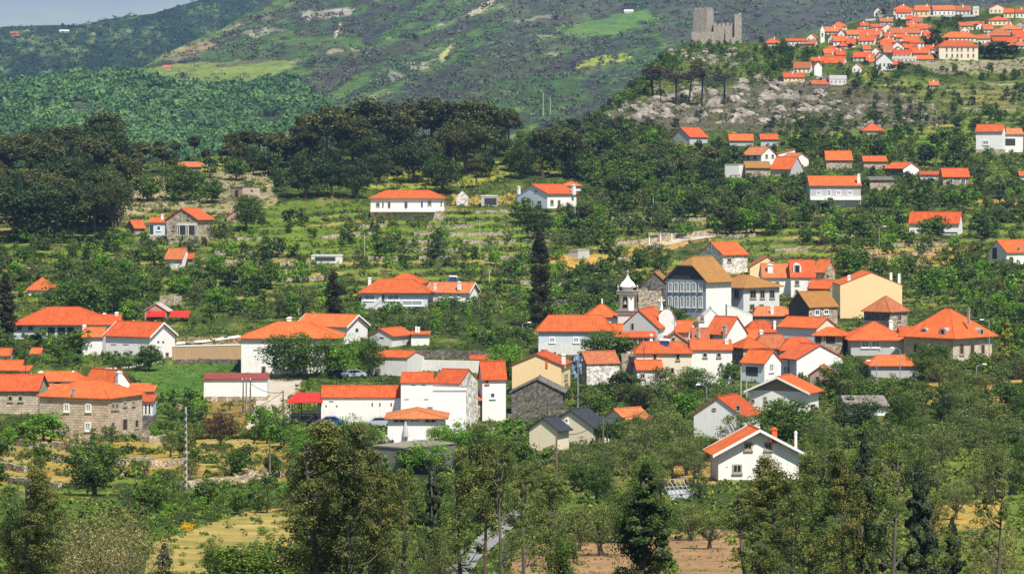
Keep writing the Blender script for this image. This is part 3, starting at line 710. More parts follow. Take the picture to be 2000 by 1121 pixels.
H('tiny pinkish brown shed with shallow gable roof and red sheet awning in the trees', 282, 326, 330, 626, 607, 593, 'B', 'pink', 'grey', dep=4, w=win('A', [300], 612, 26, 8, 'v'), lm='the pinkish shed')
H('small house with bright orange gable roof at the left picture edge, upper of the group', -30, 39, 39, 732, 722, 705, 'A', 'beige', dep=6, w=win('A', [17], 729, 12, 3, 'v'))
H('narrow orange stair turret beside the upper left edge house', 39, 56, 56, 738, 724, 716, 'S', 'beige', dep=3)
H('low orange roof just showing among shrubs at the far left edge', -20, 19, 19, 704, 694, 682, 'A', dep=5)
H('small orange roof peeping out of the shrubs above the stone farmhouse', 60, 78, 78, 699, 690, 681, 'A', dep=4)
H('stone house with broad plain orange roof at the left picture edge', -40, 74, 74, 808, 762, 733, 'A', 'stone', dep=9, w=win('A', [20, 40], 778, 9, 11, 'g'), lm='the stone house at the left edge')
H('white house with orange hip roof squeezed behind the big stone farmhouse', 75, 152, 152, 770, 744, 727, 'H', dep=7, rl=.75, w=win('A', [112], 749, 13, 7, 'v'), ch=[(80, 728, 8, 738, 'trim'), (143, 727, 5, 733, 'trim')])
H('lower orange lean-to roof tucked behind the stone farmhouse', 76, 128, 128, 782, 765, 753, 'S', dep=4)
H('long white outbuilding with orange roof falling to the right and a white chimney', 153, 219, 252, 775, 752, 725, 'A', dep=9, th=48, w=[('B', 238, 765, 18, 10, 'g')], ch=[(232, 728, 9, 744, 'trim', .2)], lm='the slanting outbuilding')
H('white stair block with small orange roof right of the slanting outbuilding', 250, 285, 285, 790, 765, 752, 'S', dep=5, dD=4)
H('small orange lean-to on the right of the white stair block', 278, 300, 300, 796, 764, 755, 'S', 'grey', dep=3)
H('big two storey granite farmhouse with orange hip roof in the left foreground', 67, 211, 263, 852, 778, 744, 'H', 'stone', 'o1', dep=11, th=24, rl=.28, ov=.35,
  w=[('A', 124, 796, 11, 15, 's'), ('A', 170, 796, 11, 15, 's'), ('A', 169, 833, 12, 16, 's'), ('B', 218, 793, 5, 12, 'g'), ('B', 224, 793, 5, 12, 'g'), ('B', 236, 788, 5, 9, 'g'), ('B', 249, 787, 4, 9, 'g'), ('B', 218, 833, 5, 19, 'd'), ('B', 236, 832, 8, 30, 'd'), ('B', 254, 827, 6, 17, 'd')],
  ch=[(144, 761, 5, 768, 'gstone', .25)], cat='farmhouse', name='farmhouse', lm='the granite farmhouse')
H('glazed white verandah on a dark base joined to the granite farmhouse', 266, 298, 298, 840, 784, 774, 'S', 'cool', dep=4, base=(812, 'darkstone'), w=win('A', [271, 278, 285, 292], 799, 5.5, 22, 'W'), cat='verandah')
H('low white flat shed on a rubble footing beside the lawn, with maroon roof', 398, 521, 521, 782, 741, 732, 'S', 'white', 'maroon', dep=5, base=(774, 'rubble'), ov=.25, lm='the maroon roofed shed', cat='shed', name='shed')
# centre left
H('large two storey white house with orange hip roof behind the big oak', 471, 663, 663, 728, 660, 630, 'H', dep=12, rl=.30, ov=.5, w=[('A', 501, 684, 12, 2, 'v'), ('A', 515, 722, 8, 14, 'd'), ('A', 620, 690, 8, 12, 'w'), ('A', 560, 712, 10, 14, 's')], ch=[(565, 622, 9, 634, 'trim', .7)], lm='the house behind the oak')
H('white gabled house with orange roof cut by the brown cypress trunk', 576, 676, 714, 672, 638, 616, 'A', dep=8, trim=1, dD=0, w=[('B', 695, 645, 5, 7, 'v')], lm='the white house by the brown cypress')
H('small white cottage with grey gable and low orange roof above the terraces', 720, 765, 803, 678, 656, 643, 'B', 'worn', dep=7, w=[('A', 745, 660, 8, 3, 'v')], lm='the small terrace cottage')
H('tiny white flat outhouse with two thin chimneys right of the white cottage', 803, 838, 838, 674, 653, 649, 'S', dep=4, ch=[(813, 640, 4, 652, 'trim'), (818, 641, 4, 652, 'trim')])
H('streaky weathered white shed with clean orange roof beside the cottage terraces', 717, 796, 826, 735, 699, 687, 'A', 'worn', dep=7, ov=.2, cat='shed', name='shed', lm='the weathered white shed')
H('long plain white house with narrow orange roof and slit vents, in the centre left', 627, 783, 783, 832, 776, 755, 'A', dep=6, ov=.18, th=0, w=[('A', 647, 784, 9, 2, 'v')]+win('A', [637, 658], 793, 2.5, 4, 'v')+win('A', [727, 742, 764], 790, 2.5, 7, 'v')+[('A', 652, 814, 4, 4, 'v'), ('A', 743, 815, 5, 6, 'v')], lm='the long plain white house')
H('tall blank white house with old orange roof joined to the long plain one', 783, 845, 845, 836, 748, 729, 'A', 'white', 'rd', dep=7, ov=.15, dD=-1, w=win('A', [807, 827], 752, 9, 1.5, 'v')+win('A', [794, 832], 780, 9, 1.5, 'v'))
H('tall blank white wing with steep old roof and grey right gable', 845, 898, 932, 838, 750, 723, 'A', 'white', 'rd', dep=8, ov=.15, dD=0, wallB='rubwhite', w=[('A', 872, 778, 11, 1.5, 'v')], lm='the tall blank white house')
H('blank white wall block in front of the steep old roof', 845, 910, 910, 839, 763, 760, 'F', 'white', 'pale', dep=3, dD=-4)
H('low orange roofed hut with white walls and shop windows before the blank white house', 757, 868, 868, 868, 817, 800, 'HB', dep=7, rl=.6, ov=.5, dD=-6, w=win('A', [774, 785, 835, 846], 821, 9, 7, 'g')+win('A', [810], 821, 22, 8, 's'), cat='hut', name='hut', lm='the low white hut')
H('small strip of orange roof behind the slender tower house', 919, 958, 958, 712, 702, 695, 'A', dep=5)
H('stone lean-to with small orange roof between the blank house and the tower house', 909, 938, 938, 822, 781, 767, 'S', 'rubble', dep=4)
H('slender tall white house with one blue window and orange roof, centre', 935, 942, 988, 822, 737, 707, 'B', 'cool', dep=8.5, th=80, wallB='white', w=[('B', 951, 745, 7, 9, 'g'), ('B', 962, 772, 10, 11, 'b')], ov=.3, lm='the slender tall white house')
H('cream gabled house with scraps of orange roof above the stone ruin', 1000, 1096, 1116, 775, 713, 692, 'B', 'beige', dep=9, w=[('B', 1106, 735, 8, 9, 'g'), ('B', 1107, 752, 8, 9, 'g')], ch=[(1101, 694, 7, 712, 'trim', .2), (1068, 698, 4, 712, 'brick', .05)], lm='the cream gabled house')
H('dark dry stone ruin with rounded stone roof in front of the cream house', 999, 1099, 1106, 812, 766, 741, 'B', 'darkstone', 'stone', dep=7, cat='ruin', name='stone_barn', lm='the dark stone ruin')
# the church group
H('long grey white parish building with orange roof and two skylights by the tall cypress', 1052, 1198, 1198, 694, 646, 617, 'H', 'cool', 'o1', dep=9, rl=.72, base=(671, 'worn'), ov=.45, w=win('A', [1078, 1125], 664, 11, 10, 's')+[('A', 1060, 686, 6, 8, 'g')], lm='the parish building by the tall cypress')  # eave shadow painted as blue-grey upper wall, lit part as the base strip
H('small orange hip roof rising left of the church tower', 1147, 1206, 1206, 660, 618, 594, 'HB', dep=8, ch=[(1176, 586, 3, 597, 'trim')])
H('small orange lean-to roof in the corner beside the church gable', 1180, 1216, 1216, 684, 656, 634, 'A', dep=5)
H('white church nave with grey gable window and worn orange roof', 1211, 1285, 1322, 672, 640, 606, 'B', 'grey', 'rd', dep=14, ov=.35, wallB='white', w=[('A', 1236, 638, 6, 14, 'g')], cat='church', name='church', lm='the church nave')
H('glass fronted porch with orange lean-to roof under the church gable', 1211, 1280, 1280, 688, 658, 649, 'S', 'white', 'rd', dep=3, dD=-2, w=win('A', [1218, 1229, 1240, 1251, 1262, 1273], 668, 9, 14, 'g'), ch=[(1272, 655, 6, 678, 'trim', 0)], cat='porch', name='porch')
H('tiny brown gabled house behind the solar panel roof', 1290, 1345, 1348, 690, 670, 650, 'B', 'stone', 'old', dep=6, w=[('A', 1315, 663, 8, 9, 'd')])
H('broad white house with orange hip roof carrying a blue solar panel', 1243, 1351, 1351, 754, 690, 669, 'H', 'cream', dep=9, rl=.7, ov=.35, w=[('A', 1279, 697, 7, 12, 'g'), ('A', 1324, 697, 7, 12, 'g'), ('A', 1313, 724, 8, 12, 'g')], lm='the house with the solar panel')
H('white end house with red orange roof and paired windows, right of the solar panel house', 1351, 1430, 1430, 752, 683, 665, 'A', dep=8, ov=.3, dD=1, w=win('A', [1377, 1404], 693, 8, 9, 'g'), ch=[(1419, 665, 7, 680, 'trim', .3)], lm='the white house with paired windows')
H('little white annexe with bright orange roof before the solar panel house', 1238, 1244, 1295, 756, 721, 705, 'B', 'blue', dep=5, th=82, wallB='white', ov=.3, w=win('B', [1255, 1283], 734, 10, 10, 'g'), dD=-6, lm='the little white annexe')
H('roughcast stone ruin with old red roof behind the blue tarpaulin', 1128, 1146, 1211, 752, 710, 688, 'B', 'rubble', 'old', dep=8, th=70, ov=.2, wallB='rubwhite', w=[('B', 1200, 738, 9, 14, 'g')], cat='ruin', name='ruined_house', lm='the old roofed ruin')
# mansions
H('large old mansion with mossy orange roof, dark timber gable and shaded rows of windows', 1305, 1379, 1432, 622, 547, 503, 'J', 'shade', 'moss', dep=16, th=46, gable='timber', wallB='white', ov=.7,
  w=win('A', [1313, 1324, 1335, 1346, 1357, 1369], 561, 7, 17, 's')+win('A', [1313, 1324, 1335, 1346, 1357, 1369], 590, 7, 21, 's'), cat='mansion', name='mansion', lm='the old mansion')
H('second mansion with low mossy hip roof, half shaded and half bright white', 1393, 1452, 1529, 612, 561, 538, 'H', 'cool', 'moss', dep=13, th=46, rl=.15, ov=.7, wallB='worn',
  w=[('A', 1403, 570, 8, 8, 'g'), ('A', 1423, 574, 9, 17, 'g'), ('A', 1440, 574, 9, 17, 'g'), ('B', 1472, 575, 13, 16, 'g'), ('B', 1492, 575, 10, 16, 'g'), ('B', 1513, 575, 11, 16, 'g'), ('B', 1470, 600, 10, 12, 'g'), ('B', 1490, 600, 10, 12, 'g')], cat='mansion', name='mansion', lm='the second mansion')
H('dark roofless looking stone barn with mossy roof left of the old mansion', 1252, 1305, 1318, 592, 556, 532, 'B', 'darkstone', 'moss', dep=10, w=[('A', 1266, 562, 5, 7, 'v'), ('A', 1294, 568, 4, 8, 'v')], cat='barn', name='stone_barn', lm='the dark stone barn')
H('white and stone house with orange gable roof above the old mansion', 1370, 1412, 1463, 540, 497, 474, 'B', 'rubwhite', dep=10, th=55, wallB='rubwhite', w=[('A', 1393, 507, 6, 6, 'g'), ('B', 1425, 508, 8, 9, 'g')], lm='the patchy white house')
H('cream gabled house with thin dark roof edge behind the second mansion', 1465, 1533, 1536, 545, 521, 501, 'B', 'beige', 'old', dep=8, w=[('A', 1508, 509, 8, 6, 'd')], lm='the cream gable')
H('white house with orange roof and broad chimney right of the cream gable', 1490, 1546, 1546, 577, 541, 516, 'A', dep=8, ch=[(1504, 518, 10, 536, 'trim', .2)], w=[('A', 1518, 556, 8, 12, 'g')])
H('white house with steep orange roof and dark dormer window', 1545, 1592, 1594, 580, 541, 509, 'A', dep=9, ov=.3, trim=0, w=[('A', 1557, 552, 8, 9, 'g'), ('A', 1588, 549, 6, 6, 'g'), ('A', 1556, 570, 6, 8, 'd')], lm='the white house with a dormer')
H('small stone walled house with orange roof behind the dormer house', 1592, 1612, 1634, 548, 529, 508, 'A', 'rubble', dep=7, th=40, w=[('B', 1617, 540, 6, 8, 'd')])
H('small stone house with clean orange roof left of the tall cream gable', 1580, 1620, 1641, 590, 563, 548, 'A', 'darkstone', dep=6, wallB='rubble')
H('old stone house with mossy roof and dark slatted left gable', 1546, 1580, 1640, 640, 599, 571, 'B', 'timber', 'moss', dep=9, th=58, wallB='rubble', ov=.3, w=[('B', 1597, 610, 9, 11, 'w'), ('B', 1616, 609, 10, 9, 'w')], lm='the mossy roofed stone house')
H('tall cream coloured house end with blank gable, tallest on the right', 1641, 1762, 1762, 622, 557, 533, 'B', 'beige', 'or', dep=14, ov=.1, th=0, ch=[(1658, 540, 6, 553, 'trim', .1), (1740, 535, 5, 550, 'trim', .1), (1756, 537, 5, 555, 'trim', .1)], lm='the tall cream gable')
H('stone house with dark red hip roof in front of the tall cream gable', 1692, 1738, 1779, 648, 608, 580, 'HB', 'darkstone', 'old', dep=9, th=40, rl=.1, wallB='rubble', w=[('B', 1760, 620, 8, 14, 'g')], lm='the dark red hip roof')
H('low house with wide orange pyramid roof and white chimney below the tall cream gable', 1662, 1768, 1768, 694, 662, 630, 'H', 'grey', dep=11, rl=.05, ov=.7, w=win('A', [1690, 1710], 672, 16, 14, 's')+[('A', 1718, 675, 3, 18, 'W')], ch=[(1740, 628, 7, 646, 'trim', .3)], lm='the orange pyramid roof')
H('low connecting wing with orange roof between pyramid roof and granite manor', 1762, 1800, 1800, 690, 660, 640, 'A', 'grey', dep=8)
H('large granite manor with broad orange hip roof, small dormers and arched windows', 1777, 1862, 1953, 708, 657, 605, 'H', 'stone', 'o1', dep=19, th=44, rl=.10, ov=.8, wallB='sunlit_stone',
  w=[('A', 1799, 679, 11, 17, 'd', 1), ('A', 1838, 679, 8, 15, 'd', 1), ('B', 1881, 682, 10, 21, 'd', 1), ('B', 1906, 682, 10, 21, 'd', 1), ('B', 1931, 682, 9, 21, 'd', 1)],
  ch=[(1892, 604, 4, 628, 'gstone', .5)], cat='manor', name='manor', lm='the granite manor')
H('grey white house with orange roof and red edged right gable above the porch', 1525, 1595, 1640, 682, 640, 622, 'A', 'cool', dep=9, th=38, wallB='cream', trim=0, lm='the house with the pillared porch')
H('open porch with small orange hip roof on white pillars, right of the cluster', 1592, 1645, 1661, 690, 655, 641, 'H', 'stone', dep=5, rl=.3, ov=.5, base=(672, 'rubble'), w=[('A', 1600, 664, 10, 14, 'v'), ('A', 1622, 664, 18, 14, 'v'), ('A', 1612, 666, 3, 20, 'W')], cat='porch', name='porch')
# dense centre cluster
H('white gabled house with blank side wall in the middle of the old cluster', 1365, 1413, 1418, 676, 626, 603, 'B', 'white', 'pale', dep=9, ov=.15, w=[('A', 1371, 621, 8, 12, 'g')], lm='the blank cluster gable')
H('orange roof sloping left against the blank white gable', 1318, 1345, 1366, 684, 648, 628, 'A', 'grey', dep=8, wallB='white', ch=[(1363, 644, 5, 662, 'trim', .1)])
H('blank white slanting wall of a shed below the second mansion', 1420, 1470, 1470, 640, 616, 595, 'SL', 'white', 'pale', dep=4, ov=.05, cat='shed', name='shed')
H('dark walled house with orange roof and white chimney below the second mansion', 1474, 1544, 1544, 634, 617, 600, 'H', 'darkstone', dep=7, rl=.8, ch=[(1508, 600, 6, 613, 'trim', .1)], ov=.3)
H('house with orange roof and white right gable between grey chimneys', 1381, 1420, 1462, 688, 651, 620, 'A', 'grey', 'rd', dep=9, th=40, wallB='white', w=[('A', 1390, 660, 6, 8, 'd')], ch=[(1416, 637, 6, 664, 'pole', 0), (1364, 643, 5, 655, 'pole', 0)], dD=-2)
H('steep red orange roof left of the grey chimney pair', 1354, 1384, 1384, 690, 662, 642, 'A', 'grey', 'old', dep=6)
H('red orange roof with upright white chimney in the middle of the cluster', 1460, 1516, 1516, 664, 648, 628, 'H', 'grey', 'rd', dep=8, rl=.5, ch=[(1513, 629, 5, 645, 'trim', .1)])
H('broad bright orange roof low in the cluster, left of the yellow stone wall', 1423, 1480, 1480, 682, 662, 645, 'A', 'grey', 'or', dep=7, ch=[(1487, 647, 7, 656, 'trim', .3)])
H('house with orange roof over a small yellow stone wall with two dark windows', 1431, 1452, 1498, 716, 679, 660, 'H', 'darkstone', 'or', dep=9, th=65, wallB='stone', w=win('B', [1467, 1481], 691, 6, 8, 'd'), lm='the yellow stone wall')
H('brownish mottled roof behind the yellow stone house', 1476, 1548, 1548, 702, 680, 655, 'H', 'grey', 'old', dep=10, rl=.55, ov=.3)
H('orange roof with white ridge line right of the brownish mottled roof', 1525, 1602, 1602, 706, 684, 660, 'H', 'grey', 'rd', dep=9, rl=.4, ov=.3)
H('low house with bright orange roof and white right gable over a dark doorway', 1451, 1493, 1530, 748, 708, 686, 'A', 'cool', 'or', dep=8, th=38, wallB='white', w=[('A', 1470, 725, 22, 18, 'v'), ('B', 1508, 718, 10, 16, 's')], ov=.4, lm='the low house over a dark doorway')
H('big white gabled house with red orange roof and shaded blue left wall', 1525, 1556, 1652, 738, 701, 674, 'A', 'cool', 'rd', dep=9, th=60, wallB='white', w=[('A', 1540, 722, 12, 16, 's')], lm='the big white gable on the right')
H('tiny ruined hut with a bit of orange roof below the big white gable', 1583, 1622, 1636, 752, 731, 716, 'B', 'pink', 'or', dep=5, w=[('A', 1597, 742, 10, 16, 'd')], cat='hut', name='hut')
H('white chalet with brown filled gable, white bargeboards and orange roof', 1468, 1576, 1606, 805, 765, 737, 'B', 'white', 'o1', dep=9, th=24, trim=1, ov=.7, gable='brownp', w=[('A', 1474, 783, 7, 7, 'g')], ch=[(1494, 777, 6, 800, 'gstone', -.05)], lm='the chalet with the brown gable')
H('plain white gabled house with orange roof spilling right, below the chalet', 1358, 1448, 1492, 862, 812, 777, 'B', 'white', dep=10, th=28, ov=.35, w=[('A', 1397, 799, 7, 5, 'd'), ('A', 1442, 797, 8, 11, 'd')], lm='the gable below the chalet')
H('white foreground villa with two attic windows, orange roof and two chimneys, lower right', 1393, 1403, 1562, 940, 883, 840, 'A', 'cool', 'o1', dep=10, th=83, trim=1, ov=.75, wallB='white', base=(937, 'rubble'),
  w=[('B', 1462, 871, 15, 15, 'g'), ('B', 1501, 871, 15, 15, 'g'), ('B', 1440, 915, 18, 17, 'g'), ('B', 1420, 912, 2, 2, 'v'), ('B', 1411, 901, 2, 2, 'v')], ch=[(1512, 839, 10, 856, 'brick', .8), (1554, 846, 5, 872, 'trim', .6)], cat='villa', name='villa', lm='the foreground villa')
H('cream house with dark slate roof and one square gable window, lower centre', 1070, 1159, 1192, 868, 834, 802, 'B', 'cream', 'dark', dep=8, th=28, ov=.5, w=[('A', 1107, 822, 7, 9, 's')], lm='the dark roofed house')
H('lower front wing of the dark roofed house with its own dark gable', 1034, 1088, 1112, 872, 839, 817, 'B', 'cream', 'dark', dep=6, th=28, ov=.5, dD=-8)
H('half hidden house with broken orange roof among trees right of the dark roofed house', 1172, 1230, 1282, 860, 828, 800, 'B', 'cream', 'or', dep=10, th=50, lm='the broken orange roof', clear=False)
H('grey windowless hut with dark opening among bushes, lower centre', 727, 800, 888, 925, 877, 874, 'F', 'dim', 'shed', dep=7, th=38, rl=.5, ov=.05, w=[('A', 741, 904, 8, 14, 'v')], cat='hut', name='hut', lm='the grey hut in the bushes')
H('low shed with grey corrugated roof and green edge in the trees right of the chalet', 1655, 1735, 1735, 812, 793, 777, 'S', 'cool', 'shed', dep=7, w=[('A', 1720, 804, 12, 10, 's')], cat='shed', name='shed', lm='the corrugated shed')
H('partly hidden low house with orange roof behind bushes before the granite manor', 1702, 1790, 1790, 738, 714, 695, 'H', 'grey', dep=8, rl=.6, lm='the half hidden orange roof')
# middle hillside
H('long white two storey villa with thin orange hip roof on stone piers, mid hillside', 724, 867, 867, 428, 387, 373, 'H', dep=10, rl=.6, ov=.6, base=(412, 'rubble'),
  w=[('A', 738, 400, 7, 9, 'g'), ('A', 748, 400, 3, 9, 'g'), ('A', 760, 401, 5, 13, 'd'), ('A', 793, 401, 6, 13, 'd'), ('A', 824, 400, 6, 14, 'b'), ('A', 839, 397, 7, 8, 'g'), ('A', 862, 397, 2, 7, 'g'), ('A', 782, 421, 28, 12, 'v'), ('A', 813, 421, 27, 12, 'v'), ('A', 797, 421, 3, 14, 'W'), ('A', 830, 421, 4, 14, 'W')], lm='the long villa on stone piers')
H('white villa with slate grey gable and orange roof beside the tall pine hill', 1010, 1069, 1127, 408, 378, 361, 'B', 'cool', dep=11, th=45, ov=.5, wallB='white', w=[('A', 1047, 374, 5, 4, 'g'), ('A', 1054, 396, 8, 7, 'g'), ('B', 1078, 395, 6, 9, 'g'), ('B', 1092, 396, 5, 10, 'g')], ch=[(1013, 366, 5, 376, 'trim', 0), (1120, 363, 6, 377, 'trim', .8)], lm='the villa beside the pine hill')
H('low front wing with orange roof of the villa beside the pine hill', 1012, 1030, 1046, 400, 382, 372, 'B', 'white', dep=6, th=45, dD=-4)
H('small orange roof just behind the villa beside the pine hill', 1098, 1135, 1135, 374, 363, 355, 'H', dep=6)
H('low flat concrete canopy with dark opening between two villas', 940, 972, 972, 403, 384, 381, 'F', 'grey', 'pale', dep=5, w=[('A', 958, 394, 24, 14, 'v')], cat='canopy', name='garage')
H('white rubble gable wall fragment left of the flat canopy', 891, 914, 914, 402, 386, 374, 'B', 'rubwhite', 'pale', dep=4, ov=.05)
H('stone hillside house with front gable, blue edged porch and orange roof', 322, 385, 410, 474, 428, 408, 'B', 'rubble', dep=10, th=24, ov=.55, w=[('A', 337, 444, 6, 10, 'g'), ('A', 355, 450, 12, 17, 'v'), ('A', 374, 450, 12, 17, 'v'), ('A', 347, 449, 4, 22, 'W'), ('A', 364.5, 449, 4.5, 22, 'W'), ('A', 383, 449, 4, 22, 'W'), ('A', 365, 438.5, 40, 3, 's'), ('A', 367, 424, 5, 8, 'g')], lm='the stone hillside house')
H('small blue and white wing with orange roof left of the stone hillside house', 292, 322, 322, 470, 434, 426, 'A', 'cool', dep=5, base=(460, 'rubble'), w=[('A', 310, 446, 8, 9, 'b'), ('A', 296, 449, 7, 18, 'v')], ch=[(317, 421, 5, 430, 'trim', .3)])
H('low stone hut with faded red roof left of the stone hillside house', 244, 262, 281, 460, 444, 431, 'B', 'rubble', 'rd', dep=6, th=50, cat='hut', name='hut')
H('narrow white house with orange roof and white right gable below the stone hillside house', 322, 356, 368, 526, 504, 486, 'A', 'rubwhite', dep=7, th=20, wallB='white', lm='the narrow white house')
H('tiny rubble annexe with scrap of red roof right of the narrow white house', 367, 376, 376, 524, 505, 496, 'S', 'rubble', 'rd', dep=3)
H('tiny tilted orange roof beside the tree right of the stone hillside house', 443, 461, 461, 436, 423, 409, 'SB', 'pink', dep=4, cat='hut', name='hut')
H('roofless grey stone ruin with one dark doorway on the bare rocky slope', 448, 474, 505, 388, 366, 364, 'F', 'stone', 'stone', dep=7, th=45, w=[('A', 461, 378, 6, 14, 'v'), ('B', 490, 373, 4, 4, 'v')], ov=0, cat='ruin', name='ruined_house', lm='the roofless ruin')
H('single orange roof high in the pine wood on the left', 347, 392, 392, 334, 326, 317, 'S', 'stone', dep=5, lm='the orange roof in the pine wood')
H('long white house with layered orange hip roofs and dark verandah, mid slope centre', 706, 835, 835, 602, 571, 546, 'H', 'cool', 'o1', dep=13, rl=.5, ov=.7, w=[('A', 748, 583, 6, 14, 'd'), ('A', 722, 581, 22, 12, 's'), ('A', 768, 581, 24, 12, 's'), ('A', 805, 592, 40, 10, 's')], ch=[(722, 544, 6, 560, 'trim', .4)], lm='the layered roof house')
H('raised upper roof with tiny dormers on the layered roof house', 752, 832, 832, 575, 553, 535, 'H', 'cool', 'o1', dep=9, rl=.12, ov=.3, dD=4, w=win('A', [768, 812], 556, 14, 5, 'g'))
H('low right wing with orange roof and white edged gable of the layered roof house', 833, 915, 934, 590, 571, 553, 'A', 'white', dep=8, th=20, trim=1, w=win('A', [860, 880, 896], 577, 6, 6, 's'), ch=[(850, 556, 4, 562, 'trim', .2), (897, 552, 6, 562, 'trim', .2)])
H('flat pale shed roof over dark opening in the terraces left of the long hedge', 608, 668, 668, 514, 500, 497, 'F', 'worn', 'pale', dep=5, w=[('A', 635, 506, 40, 8, 'v')], cat='shed', name='shed', lm='the flat pale shed')
H('small pale concrete box hut on the bare terrace right of the tall cypress', 1111, 1129, 1152, 510, 489, 487, 'F', 'worn', 'grey', dep=5, th=50, wallB='grey', cat='hut', name='hut', lm='the pale box hut')
# right hillside
H('white two storey house with long orange roof, balcony and outside stair, right hillside', 1582, 1681, 1681, 405, 362, 345, 'A', 'grey', dep=9, ov=.45, w=[('A', 1599, 377, 9, 8, 's'), ('A', 1619, 377, 8, 12, 's', 1), ('A', 1638, 377, 9, 8, 's'), ('A', 1660, 377, 9, 8, 's'), ('A', 1599, 397, 8, 7, 'g'), ('A', 1645, 397, 9, 7, 's')], ch=[(1677, 342, 6, 355, 'trim', .1)], lm='the house with outside stair')
H('stone barn house with plain orange roof left of the tiny roofed ones', 1614, 1664, 1664, 332, 312, 296, 'A', 'rubble', dep=7, lm='the stone barn house')
H('low stone hut with narrow orange roof right of the stone barn house', 1687, 1732, 1732, 330, 315, 306, 'A', 'stone', dep=6)
H('small house with blank white right gable and orange roof', 1733, 1764, 1799, 346, 329, 318, 'A', 'darkstone', dep=8, th=50, wallB='white', lm='the small blank white gable')
H('low link building with strip of orange roof between white gable and stone house', 1798, 1842, 1842, 352, 341, 336, 'A', 'rubwhite', dep=5)
H('stone cottage with orange roof and two white windows, right hillside', 1842, 1893, 1893, 364, 345, 330, 'A', 'rubble', dep=7, w=win('A', [1857, 1881], 354, 9, 11, 'w'), lm='the white windowed cottage')
H('grey roofless rubble ruin on the right hillside', 1699, 1746, 1746, 372, 352, 346, 'S', 'rubble', 'stone', dep=6, cat='ruin', name='ruined_house', lm='the grey rubble ruin')
H('white barn with long red orange roof behind a tree, far right hillside', 1780, 1873, 1886, 465, 435, 415, 'A', 'white', 'rd', dep=9, th=18, w=[('A', 1855, 455, 30, 3, 'v')], lm='the white barn on the right')
H('white house with old orange roof cut by the right picture edge', 1938, 1966, 2045, 518, 492, 470, 'B', 'worn', dep=11, th=60, wallB='white', w=[('A', 1948, 495, 7, 22, 'v'), ('B', 1976, 508, 9, 12, 'v'), ('B', 1992, 486, 5, 8, 'g')], lm='the white house at the right edge')
H('tall white house with orange roof high on the right edge hillside', 1909, 1958, 1968, 302, 256, 244, 'A', 'white', dep=8, th=20, w=[('A', 1918, 260, 8, 3, 's'), ('A', 1948, 260, 8, 3, 's'), ('A', 1927, 279, 11, 8, 's')], base=(292, 'rubble'), lm='the tall white house at upper right')
H('white lower wing with terrace of the tall white house at upper right', 1958, 1998, 1998, 298, 262, 252, 'A', 'white', dep=7, dD=1, w=[('A', 1972, 278, 22, 14, 'v')])
H('small orange hip roof below the boulder slope, right', 1686, 1726, 1726, 265, 255, 243, 'H', 'grey', dep=6, rl=.1)
H('pale gabled shed with light orange roof below the burnt boulder slope', 1314, 1347, 1384, 283, 267, 250, 'B', 'grey', 'or', dep=9, th=50, lm='the pale shed below the boulders')
H('low orange roof strip, left of the two below the boulders', 1425, 1471, 1471, 285, 274, 263, 'A', 'grey', 'or', dep=6)
H('low orange roof strip, right of the two below the boulders', 1486, 1519, 1519, 285, 272, 263, 'A', 'grey', 'or', dep=6)
H('white gabled house with two dark windows behind the mossy shed, right hillside', 1454, 1487, 1518, 325, 302, 288, 'A', 'cool', 'or', dep=8, th=50, wallB='white', w=[('A', 1464, 308, 5, 7, 'g'), ('A', 1476, 308, 5, 7, 'g'), ('B', 1498, 305, 5, 6, 'g'), ('B', 1511, 305, 5, 6, 'g')], lm='the white gable')
H('blank bright white box house left of the mossy shed', 1417, 1443, 1456, 348, 322, 320, 'F', 'white', 'pale', dep=6, th=30, lm='the blank white box house')
H('old shed with long mossy brown roof among white houses on the right hillside', 1457, 1505, 1505, 345, 328, 316, 'S', 'rubble', 'moss', dep=6, dD=-3, cat='shed', name='shed')
H('house with three bright orange roof planes stepping down, right hillside', 1508, 1545, 1572, 345, 329, 307, 'A', 'grey', 'or', dep=8, th=35, lm='the stepped orange roofs')
H('white gable just behind the stepped orange roofs', 1528, 1552, 1582, 328, 310, 300, 'A', 'worn', 'or', dep=7, th=50, wallB='white')
H('small white walled house with orange edge behind the white gable', 1520, 1553, 1553, 314, 300, 292, 'SB', 'white', 'or', dep=5)
H('corner of a small orange roof at the far right edge', 1992, 2030, 2030, 350, 343, 336, 'A', dep=5)

